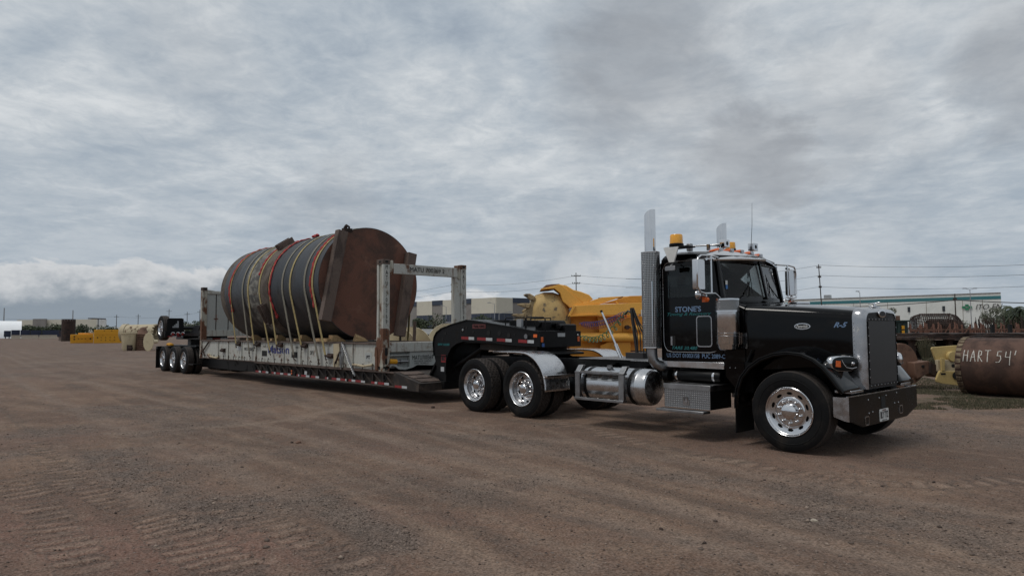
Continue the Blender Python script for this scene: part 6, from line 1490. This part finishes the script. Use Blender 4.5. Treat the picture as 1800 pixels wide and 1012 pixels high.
q=cz_(1651,656);c.box(q[0]-.06,q[0]+.06,-.06,-.051,q[1]-.02,q[1]+.02);c.conv();c.each('slot',K['matte'],CT)
K['rimb']=wmat('dusty_tan_steel',(.20,.155,.10),(.07,.045,.03),5.,.45,.6,.8,.9)
K['rustc']=wmat('brown_mill_rust',(.105,.055,.038),(.050,.028,.021),1.8,.42,.62,.72,.82,bmp=.005,stretch=(1,1,1),c3=(.12,.065,.045),s3=3.,lo3=.58,hi3=.75)
yawC=-math.radians(50);o0=gpt(1690,16.35);rC=.655
CS=thing('steel_casing',tuple(o0),"rusted brown casing pipe chalked HART 54' at the right edge",'steel casing')
c=CF(o0,yawC);c.lathe([(rC-.06,0),(rC,0),(rC,.0),(rC,1.30)],(0,0,rC),(1,0,0),72);c.lathe([(rC-.06,0),(rC-.06,1.3)],(0,0,rC),(1,0,0),48);c.lathe([(rC,1.30),(rC+.012,1.31),(rC+.012,1.50),(rC,1.51),(rC,2.9),(rC-.06,2.9)],(0,0,rC),(1,0,0),72);c.done('pipe_wall',K['rustc'],CS,angle=30)
c=CF(o0,yawC)
for k in range(30):
    a_=2*PI*k/30;c.obox((.065,(rC+.006)*math.cos(a_),rC+(rC+.006)*math.sin(a_)),(1,0,0),(0,-math.sin(a_),math.cos(a_)),(0,math.cos(a_),math.sin(a_)),.055,.045,.012)
c.done('rim_block',K['rimb'],CS,bevel=.004)
c=CF(o0,yawC)
for k in range(26):
    a_=2*PI*k/26;c.obox((1.40,(rC+.02)*math.cos(a_),rC+(rC+.02)*math.sin(a_)),(1,0,0),(0,-math.sin(a_),math.cos(a_)),(0,math.cos(a_),math.sin(a_)),.07,.05,.014)
c.done('collar_block',K['rustd'],CS,bevel=.004)
c=CF(o0,yawC);c.box(1.55,2.2,-rC-.06,-rC+.2,.55,.95);c.box(1.6,2.1,-rC-.10,-rC,.60,.70,1);c.done('side_gate',[K['rustd'],K['cream']],CS,bevel=.01)
# chalk lettering wrapped on the pipe
def chalkline(pts,name='chalk_letter'):
    c=CF(o0,yawC);P=[]
    # refine
    for (x0,s0),(x1,s1) in zip(pts,pts[1:]):
        for k in range(6):
            t_=k/6;P.append((x0+(x1-x0)*t_,s0+(s1-s0)*t_))
    P.append(pts[-1]);Q=[]
    for x,s in P:
        a_=PI-s/rC;Q.append((x,(rC+.004)*math.cos(a_),rC+(rC+.004)*math.sin(a_)))   # s measured up from the near side
    c.tube(Q,[.0065+.0045*random.random() for _ in Q],5);return c.done(name,K['chalk'],CS)
Lt={'H':[[(0,0),(.1,1)],[(.6,0),(.62,1)],[(.05,.5),(.6,.55)]],'A':[[(0,0),(.35,1),(.7,0)],[(.15,.35),(.55,.38)]],'R':[[(.05,0),(.1,1),(.5,.9),(.5,.6),(.1,.5),(.65,0)]],'T':[[(.35,0),(.35,1)],[(-.05,1),(.75,1.02)]],
'5':[[(.65,1.),(.2,1.0),(.15,.6),(.5,.62),(.6,.35),(.4,.08),(.0,.05)]],'4':[[(.1,1),(.05,.5),(.6,.5)],[(.62,1.05),(.55,-.15)]],"'":[[(.3,1.1),(.15,.7)]]}
x=.17;
for ch,w in(('H',.145),('A',.145),('R',.135),('T',.15),(' ',.06),('5',.17),('4',.165),("'",.1)):
    if ch!=' ':
        for st_ in Lt[ch]: chalkline([(x+a_*w*.95,.13+b_*.27-(.02 if ch in"54'" else 0)) for a_,b_ in st_])
    x+=w
# ---- yard at the right: container, plates on trestles, rebar cages, stands
c=CF(gpt(1583,36));c.box(-2.2,.34,0,2.4,.1,1.88);
for k in range(9): c.box(-2.1+k*.27,-1.97+k*.27,-.04,0,.2,1.8)
GC=tag(c.done('green_container',K['green'],bevel=.01),'dark green container with yellow labels behind the radiator','container')
c=CF(gpt(1583,36))
for z in(1.5,1.25): c.box(-.02,.12,-.07,-.045,z,z+.18)
c.done('warning_label',K['yel'],GC);c=CF(gpt(1583,36));c.box(-.02,.13,-.07,-.045,1.02,1.18);c.done('white_label',K['tapew'],GC);c=CF(gpt(1583,36));c.box(-2.25,.42,-.1,2.5,1.88,1.96);c.done('container_roof',K['green'],GC)
c=CF(gpt(1576,37));c.box(-.3,.16,0,.4,1.965,2.22);tag(c.done('crate',K['brown'],bevel=.01),'small brown crate on the dark green container','crate')
def plate(u0,u1,d,z0,z1,dep,label,mt='rustd',wav=.02):
    c=CF(gpt((u0+u1)/2,d));w=(u1-u0)/FPX*d;n=14;rg=[]
    for i in range(n+1):
        x_=-w/2+w*i/n;h=wav*math.sin(i*1.3)+wav*.5*math.sin(i*2.9);rg.append([(x_,0,z0+h),(x_,dep,z0+h),(x_,dep,z1+h),(x_,0,z1+h)])
    c.loft(rg);return tag(c.done('steel_plate',K[mt]),label,'steel plate','steel plates laid on trestles')
plate(1597,1990,33,.98,1.10,3.5,'long dark steel plate lowest in the raised stack')
plate(1602,1960,33.5,1.115,1.17,3.0,'thin steel plate on the lowest long plate')
plate(1599,1726,34,1.185,1.27,3.,'short rusty plate stacked on top at the left')
plate(1735,1970,34.5,1.185,1.25,3.,'rusty plate stacked on top at the right edge')
for i,u0 in enumerate((1603,1634,1668,1705,1745,1785,1830)):
    c=CF(gpt(u0,33.4));c.box(-.10,.10,0,.3,0,.975);c.box(-.16,.16,-.05,.35,0,.06);c.box(-.16,.16,-.05,.35,.90,.975);tag(c.done('trestle_post',K['rustd']),'dark steel post under the raised plates, number %s of the row from the left'%['one','two','three','four','five','six','seven'][i],'support post','posts under the raised plates')
c=CF(gpt(1650,36.5));c.box(-1.5,9,0,.3,0,.9);tag(c.done('steel_girder',K['rustd']),'dark girder in shadow under the raised plates','girder')
c=CF(gpt(1646,33));c.beam((-.25,0,.75),(.15,.2,.35),.04,.04);tag(c.done('loose_bar',K['galv']),'pale bar poking out beneath the plates','steel bar')
def stand(u0,d,zb,h,w,label,kind=0):
    c=CF(gpt(u0,d))
    c.box(-w/2,-w/2+.07,0,.07,zb,zb+h);c.box(w/2-.07,w/2,0,.07,zb,zb+h*.9)
    c.beam((-w/2,.05,zb+h*.5),(w/2,.05,zb+h*.5),.07,.07);c.beam((-w/2-.3,.3,zb),(-w/2+.05,.05,zb+h*.9),.06,.06);c.beam((w/2+.3,.3,zb),(w/2-.05,.05,zb+h*.9),.06,.06)
    if kind: c.beam((0,-.1,zb),(.05,.0,zb+h*1.1),.06,.06);c.beam((-.2,0,zb),(.15,.02,zb+h),.05,.05)
    return tag(c.done('support_stand',K['rusto']),label,'support stand','orange rusted support stands')
SD=[(1609,40,.7,0,'leftmost orange support stand below the rebar cage'),(1622,41,.45,1,'narrow orange stand second from the left'),(1634,40,.5,0,'orange stand below the middle of the rebar cage'),(1646,40.5,.5,1,'orange stand below the right part of the rebar cage'),(1675,41,.5,1,'orange stand just left of the wooden pole'),(1685,42,.4,0,'orange stand right of the wooden pole'),(1710,40,.45,1,'orange stand below the grey-green tree'),(1721,41,.5,1,'orange stand leaning under the tree, right of its neighbour'),(1756,40,.55,1,'orange stand between the two dark upright posts'),(1783,41,.5,1,'orange stand right of the dark posts near the photo edge'),(1795,40,.5,0,'rightmost orange stand at the photo edge')]
for u0,d,w,k,l in SD: stand(u0,d,1.0,.80 if u0<1700 else .75,w,l,k)
c=CF(gpt(1600,39.5));c.box(0,9,0,.05,1.42,1.48);tag(c.done('rail',K['brown']),'brown rail running along the orange stands','rail')
for u0,l in((1744,'left dark upright post among the orange stands'),(1775,'right dark upright post among the orange stands')):
    c=CF(gpt(u0,38));c.box(-.08,.08,0,.16,1.0,1.72);tag(c.done('upright_post',K['matte']),l,'post')
def cage(u0,d,r,L,z,label):
    o=thing('rebar_cage',tuple(gpt(u0,d)),label,'rebar cage')
    c=CF(gpt(u0,d),-.25)
    for k in range(40):
        a_=2*PI*k/40;q=lambda s,x:(x,r*s*math.cos(a_),z+r*s*math.sin(a_))
        c.tube([q(.55,-L/2-.1),q(.85,-L/2+.15),q(1,-L/2+.6),q(1,L/2-.6),q(.85,L/2-.15),q(.55,L/2+.1)],.022,4)
    c.done('long_bar',K['rustd'],o)
    c=CF(gpt(u0,d),-.25)
    for k in range(int(L/.15)):
        x=-L/2+.0+k*.15;e=min(x+L/2,L/2-x);s=1 if e>.6 else .75+.25*e/.6;c.tube([(x,r*s*math.cos(a_)*1.02,z+r*s*math.sin(a_)*1.02) for a_ in[2*PI*i/24 for i in range(24)]],.024,4,closed=True)
    c.done('hoop_bar',K['rustd'],o)
cage(1642,55,.95,3.3,1.72,'rusted rebar cage lying behind the orange stands');c=CF(gpt(1652,56.5));c.lathe([(.75,-1.),(.8,-.9),(.8,1.4),(.75,1.5)],(0,0,1.45),(1,0,0),30,caps=True);tag(c.done('casing_roll',K['rustd']),'solid dark rusty tube inside and behind the rebar cage','steel tube')
c=CF(gpt(1700,58));c.box(-1.6,1.3,0,1,1.0,1.5);tag(c.done('pipe_stack',K['rustd'],bevel=.1),'low dark rusty bundle right of the rebar cage','steel bundle')
def sticks(u0,u1,d,n,h,label):
    c=CF(gpt((u0+u1)/2,d));w=(u1-u0)/FPX*d;rr=random.Random(int(u0))
    for i in range(n):
        x=-w/2+w*i/n+rr.uniform(-.1,.1);c.tube([(x,0,0),(x+rr.uniform(-.15,.15),rr.uniform(0,.6),h*rr.uniform(.75,1.15))],.03,4)
    tag(c.done('reinforcement_bundle',K['rustd']),label,'rebar bundle')
sticks(1716,1752,70,46,2.3,'upright rusty rebar bundle in front of the grey-green tree');sticks(1766,1850,68,60,2.4,'upright rusty rebar bundle below the palms at the right edge')
c=CF(gpt(1700,95));rg=[]
for i in range(25):
    x=-12+i*1.4;h=.9+.35*math.sin(i*.9)+.2*math.sin(i*2.3);h=max(.1,h*(1 if 2<i<22 else .2));rg.append([(x,-2.2,-.1),(x,-.8,h*.8),(x,0,h),(x,1.5,h*.8),(x,3.5,-.1)])
c.loft(rg,closed=False,caps=False);o=c.done('dirt_bank',MATS['packed_dirt'],angle=80);tag(o,kind='structure')
# ---- utility poles, lamps and wires
def pole(u,vtop,d,label,arms,lean=0.,r=.15,cat='utility pole'):
    b=gpt(u,d);zt=zat(u,vtop,d);o=thing('utility_pole',tuple(b),label,cat,'wooden utility poles')
    top=b+Vector((0,0,zt))+RT*lean;MB().tube([b,top],[r,r*.65],8).build('pole_shaft',K['pole'],o)
    for i,(v,w) in enumerate(arms):
        z=zat(u,v,d);c=b+Vector((0,0,z))+RT*(lean*z/zt);m=MB();m.beam(c-RT*w,c+RT*w,.12,.14)
        for k in(-.9,-.4,.4,.9): m.cyl(c+RT*(w*k)+Vector((0,0,.05)),c+RT*(w*k)+Vector((0,0,.35)),.07,5)
        m.build('cross_arm',K['pole'],o)
    return top
pole(1013,479,168,'utility pole with two cross arms right of the orange grab jaw',[(485,1.15),(498,1.0)]);pole(799,491,190,'utility pole with two cross arms seen through the flatrack end frame',[(501,1.1),(513,1.1)])
pole(1446,464,150,'tall utility pole standing above the truck hood',[(470,.5),(487,.35),(505,.3)],lean=-.6);pole(1679,516,120,'bare utility pole before the white warehouse',[(527,.3)],r=.13)
for u,v,l in((205,553,'thin distant utility pole by the white steel frame'),(243,552,'thin distant utility pole above the cream drilling tools'),(297,543,'distant utility pole above the folded spare wheel'),(329,548,'distant utility pole left of the flatrack rear post'),(351,544,'distant utility pole touching the flatrack rear post')): pole(u,v,430,l,[(v+4,1.6)],r=.24)
def lamp(u,v,d,label,heads):
    b=gpt(u,d);zt=zat(u,v,d);o=thing('street_lamp',tuple(b),label,'street lamp','slim grey street lamps');MB().tube([b,b+Vector((0,0,zt))],[.11,.06],8).build('pole_shaft',K['galv'],o)
    for s in heads: m=MB();m.beam(b+Vector((0,0,zt)),b+RT*s+Vector((0,0,zt+.25)),.07,.07);m.obox(b+RT*(s*1.2)+Vector((0,0,zt+.28)),RT,FW,(0,0,1),.35,.15,.08);m.build('lamp_head',K['galv'],o)
lamp(784,539,150,'slim street lamp left of the far flatrack post',(-.8,));lamp(869,534,150,'slim street lamp before the corner of the cream and navy warehouse',(-1.,));lamp(1512,514,150,'slim street lamp above the middle of the truck hood',(-.4,));lamp(1706,509,140,'street lamp with two heads near the green logo',(-.9,.9))
lamp(877,551,120,'short lamp with a long arm right of the warehouse corner',(1.6,))
for u,v,h,l in((7,541,460,'faint white mast above the white tent'),(128,545,460,'faint white mast above the upright rusty casing')):
    b=gpt(u,h);tag(MB().tube([b,b+Vector((0,0,zat(u,v,h)))],[.5,.3],6).build('mast',K['galv']),l,'mast')
def wire(p,q,sag,label,r=.03):
    p,q=Vector(p),Vector(q);pts=[p.lerp(q,i/24)+Vector((0,0,-sag*4*(i/24)*(1-i/24))) for i in range(25)]
    tag(MB().tube(pts,r,4).build('power_line',K['wire']),label,'power line','overhead power lines')
P3=[at(1442,464+k,150) for k in(2,20,40)];P2=[at(1013,v,168) for v in(484,497)];P1=[at(799,v,190) for v in(500,512)]
for i,l in enumerate(('highest','middle','lowest')):
    wire(P3[i],at(2000,(454,471,492)[i],118),.9,l+' wire right of the tall pole above the truck hood')
    wire(P3[i],at(1100,(490,506,524)[i],168),1.2,l+' wire left of the tall pole behind the cab',.025)
for i,l in enumerate(('upper','lower')):
    wire(P2[i],P1[i],1.0,l+' wire strung between the pole in the end frame and the pole by the grab',.028);wire(P2[i],at(1300,(486,503)[i],160),.8,l+' wire running right from the pole by the grab toward the cab',.028);wire(P1[i],at(560,(524,531)[i],240),1.2,l+' wire running left from the pole in the end frame',.028)
wire(at(1679,527,120),at(1340,536,150),.8,'thick black cable left of the bare pole',.07);wire(at(1679,527,120),at(2000,533,100),.3,'thick black cable right of the bare pole',.075)
wire(at(205,556,430),at(10,560,480),1.,'faint wire left of the thin distant poles',.04)
wire(at(205,556,430),at(351,549,430),2.,'faint wire linking the thin distant poles',.04)
# ---- trees and bushes
def leafmat(n,a,b_):
    m,t,b=base_mat(n);g=t.new('ShaderNodeNewGeometry');t.put(b.inputs['Base Color'],t.mix(g.outputs['Random Per Island'],a,b_));b.inputs['Roughness'].default_value=.65;return m
LG=leafmat('dull_green_leaves',(.022,.034,.016),(.075,.095,.045));LY=leafmat('grey_green_leaves',(.07,.075,.055),(.17,.18,.13));LP=leafmat('palm_leaves',(.018,.03,.014),(.07,.085,.04))
def tree(u,d,w,h,label,cat='tree',mt=None,zb=0.,n=1500,trunk=True,lobes=6,leaf=.16,name='tree'):
    o=thing(name,tuple(gpt(u,d,zb)),label,cat);rr=np.random.default_rng(int(u*7+d));b=gpt(u,d,zb)
    L=[(rr.uniform(-.32,.32)*w,rr.uniform(-.32,.32)*w,h*rr.uniform(.42,.82),rr.uniform(.22,.36)*w) for _ in range(lobes)]
    k=rr.integers(0,lobes,n);C=np.array([l[:3] for l in L])[k];R_=np.array([l[3] for l in L])[k]
    v=rr.normal(size=(n,3));v/=np.linalg.norm(v,axis=1)[:,None];P=C+v*(R_*rr.uniform(.45,1.12,n)**.6)[:,None]*np.array([1,1,.75]);P=P[P[:,2]>h*.08]
    m=MB();s=leaf*rr.uniform(.6,1.5,len(P));a1=rr.normal(size=(len(P),3));a2=rr.normal(size=(len(P),3))
    for i,p in enumerate(P):
        q=Vector(b)+Vector(p);e1=Vector(a1[i]).normalized()*s[i];e2=Vector(a2[i]).normalized()*s[i]*.7;m.add([q-e1,q-e2*.7,q+e1,q+e2*.7],[(0,1,2,3)])
    m.build('crown',mt or LG,o,smooth=False)
    if trunk:
        m=MB();m.tube([b,b+Vector((0,0,h*.45))],[w*.035,w*.025],6)
        for l in L[:5]: m.tube([b+Vector((0,0,h*.3)),b+Vector(l[:3])],[w*.02,w*.008],5)
        m.build('trunk',K['pole'],o)
    return o
def hh(v,d,u): return zat(u,v,d)
tree(1741,90,2.4,hh(531,90,1741),'grey-green bushy tree before the white warehouse sign',mt=LY,n=1900,leaf=.10,lobes=9);tree(1561,75,1.5,hh(531,75,1561),'small grey-green tree behind the radiator ornament',mt=LY,n=1200,leaf=.09,lobes=6)
tree(1690,80,2.2,hh(558,80,1690)*.9,'low grey-green shrub behind the orange stands','shrub',LY,n=500,leaf=.1,trunk=True,name='shrub')
for u,w,v,l in((758,6.5,553,'dull green tree just left of the utility pole in the end frame'),(742,4,557,'dark small tree right of the cylinder before the warehouse'),(840,4.5,554,'dull green tree behind the gooseneck crest'),(853,3.5,560,'small tree right of the gooseneck crest')): tree(u,130,w,hh(v,130,u),l,n=900,leaf=.22)
for u,w,v,l in((46,9,567,'rounded dark tree before the distant building, leftmost'),(55,9,570,'dark tree second from the left before the distant building'),(68,8,571,'low dark tree in front of the taupe panel'),(80,7,572,'low tree right of the taupe panel'),(96,13,567,'broad dark tree left of the upright rusty casing'),(104,9,569,'dark tree touching the upright rusty casing on its left'),(138,12,568,'dark tree just right of the upright rusty casing'),(148,12,571,'low broad tree behind the yellow blocks'),(182,12,571,'dark tree below the white steel frame'),(198,7,573,'small round dark tree right of the steel frame')): tree(u,300,w*.7,hh(v+3.2,300,u),l,n=380,leaf=.5,lobes=7)
for u,w,v,l in((342,7,563,'dull green tree left of the flatrack rear post, tallest'),(333,5,567,'small tree behind the flip axle'),(351,6,564,'dull green tree behind the flatrack rear post')): tree(u,190,w,hh(v,190,u),l,n=700,leaf=.3)
c=CF(gpt(360,500));c.box(-70,60,0,30,0,6.);tag(c.done('far_building',whr),'faint low pale building on the horizon behind the bogie','building')
c=CF(gpt(326,230));c.box(-1.5,1.7,0,4,0,4.6);tag(c.done('box_truck',K['white'],bevel=.1),'small pale box truck far behind the folded axle','truck')
# palms and hedge at the right edge
def palm(u,d,v,label,tr=True):
    b=gpt(u,d);z=zat(u,v,d)-.6;o=thing('palm_tree',tuple(b),label,'palm');MB().tube([b,b+Vector((0,0,z*.6)),b+Vector((.1,0,z))],[.22,.16,.13],8).build('trunk',K['pole'],o)
    m=MB();rr=random.Random(int(u))
    for k in range(26):
        a_=2*PI*k/26+rr.uniform(-.15,.15);e=rr.uniform(-.2,1.);L_=rr.uniform(1.6,2.3);pr_=None
        for i in range(8):
            t_=i/7;q=b+Vector((math.cos(a_)*L_*t_,math.sin(a_)*L_*t_,z+L_*(e*t_-1.0*t_*t_)))
            if pr_ is not None:
                s=Vector((-math.sin(a_),math.cos(a_),0))*.30*(1-t_*.8)
                for sg in(-1,1): m.add([pr_,q,q+s*sg+Vector((0,0,-.22)),],[(0,1,2)]);m.add([pr_,pr_.lerp(q,.5),pr_.lerp(q,.4)+s*sg*1.3+Vector((0,0,-.28))],[(0,1,2)])
            pr_=q
    m.build('frond_crown',LP,o,smooth=False)
palm(1781,100,535,'palm in the middle of the group at the right edge');palm(1795,95,538,'palm at the very right edge of the photo');palm(1768,105,541,'small palm nearest the warehouse corner')
for i,(u,w,v,l) in enumerate(((1768,3.,551,'dark hedge tree at the warehouse corner'),(1781,3.,549,'dark bushy tree below the middle palm'),(1794,3.5,548,'dark bushy tree at the right edge'),(1818,6,546,'dark bushy tree just past the right edge'))): tree(u,98,w,hh(v,98,u),l,n=1300,leaf=.2,trunk=False,lobes=8)
# weeds near the plates
def weed(u,d,h,w,label,n=130):
    b=gpt(u,d);m=MB();rr=random.Random(int(u))
    for i in range(n):
        a_=rr.uniform(0,2*PI);r_=rr.uniform(.1,1)*w/2;p0=b+Vector((math.cos(a_)*r_*.25,math.sin(a_)*r_*.25,0));p1=b+Vector((math.cos(a_)*r_,math.sin(a_)*r_,h*rr.uniform(.5,1.05)));s=RT*.008
        mid=p0.lerp(p1,.55)+Vector((0,0,h*.12));m.add([p0-s,p0+s,mid+s,mid-s],[(0,1,2,3)]);m.add([mid-s,mid+s,p1],[(0,1,2)])
        for k in range(2):
            q=mid.lerp(p1,rr.uniform(.2,1));e=Vector((rr.uniform(-1,1),rr.uniform(-1,1),rr.uniform(-.5,1)))*.06;m.add([q,q+e,q+e*.5+Vector((0,0,.04))],[(0,1,2)])
    tag(m.build('weed',KGR,smooth=False),label,'weed','dry weeds by the raised plates')
weed(1622,31.5,1.15,.8,'tall dry weed before the plates, left');weed(1629,32,.95,.7,'dry weed beside the tall one',90);weed(1634,27,.4,1.0,'low dry weed clump on the gravel left of the cream tool',100)
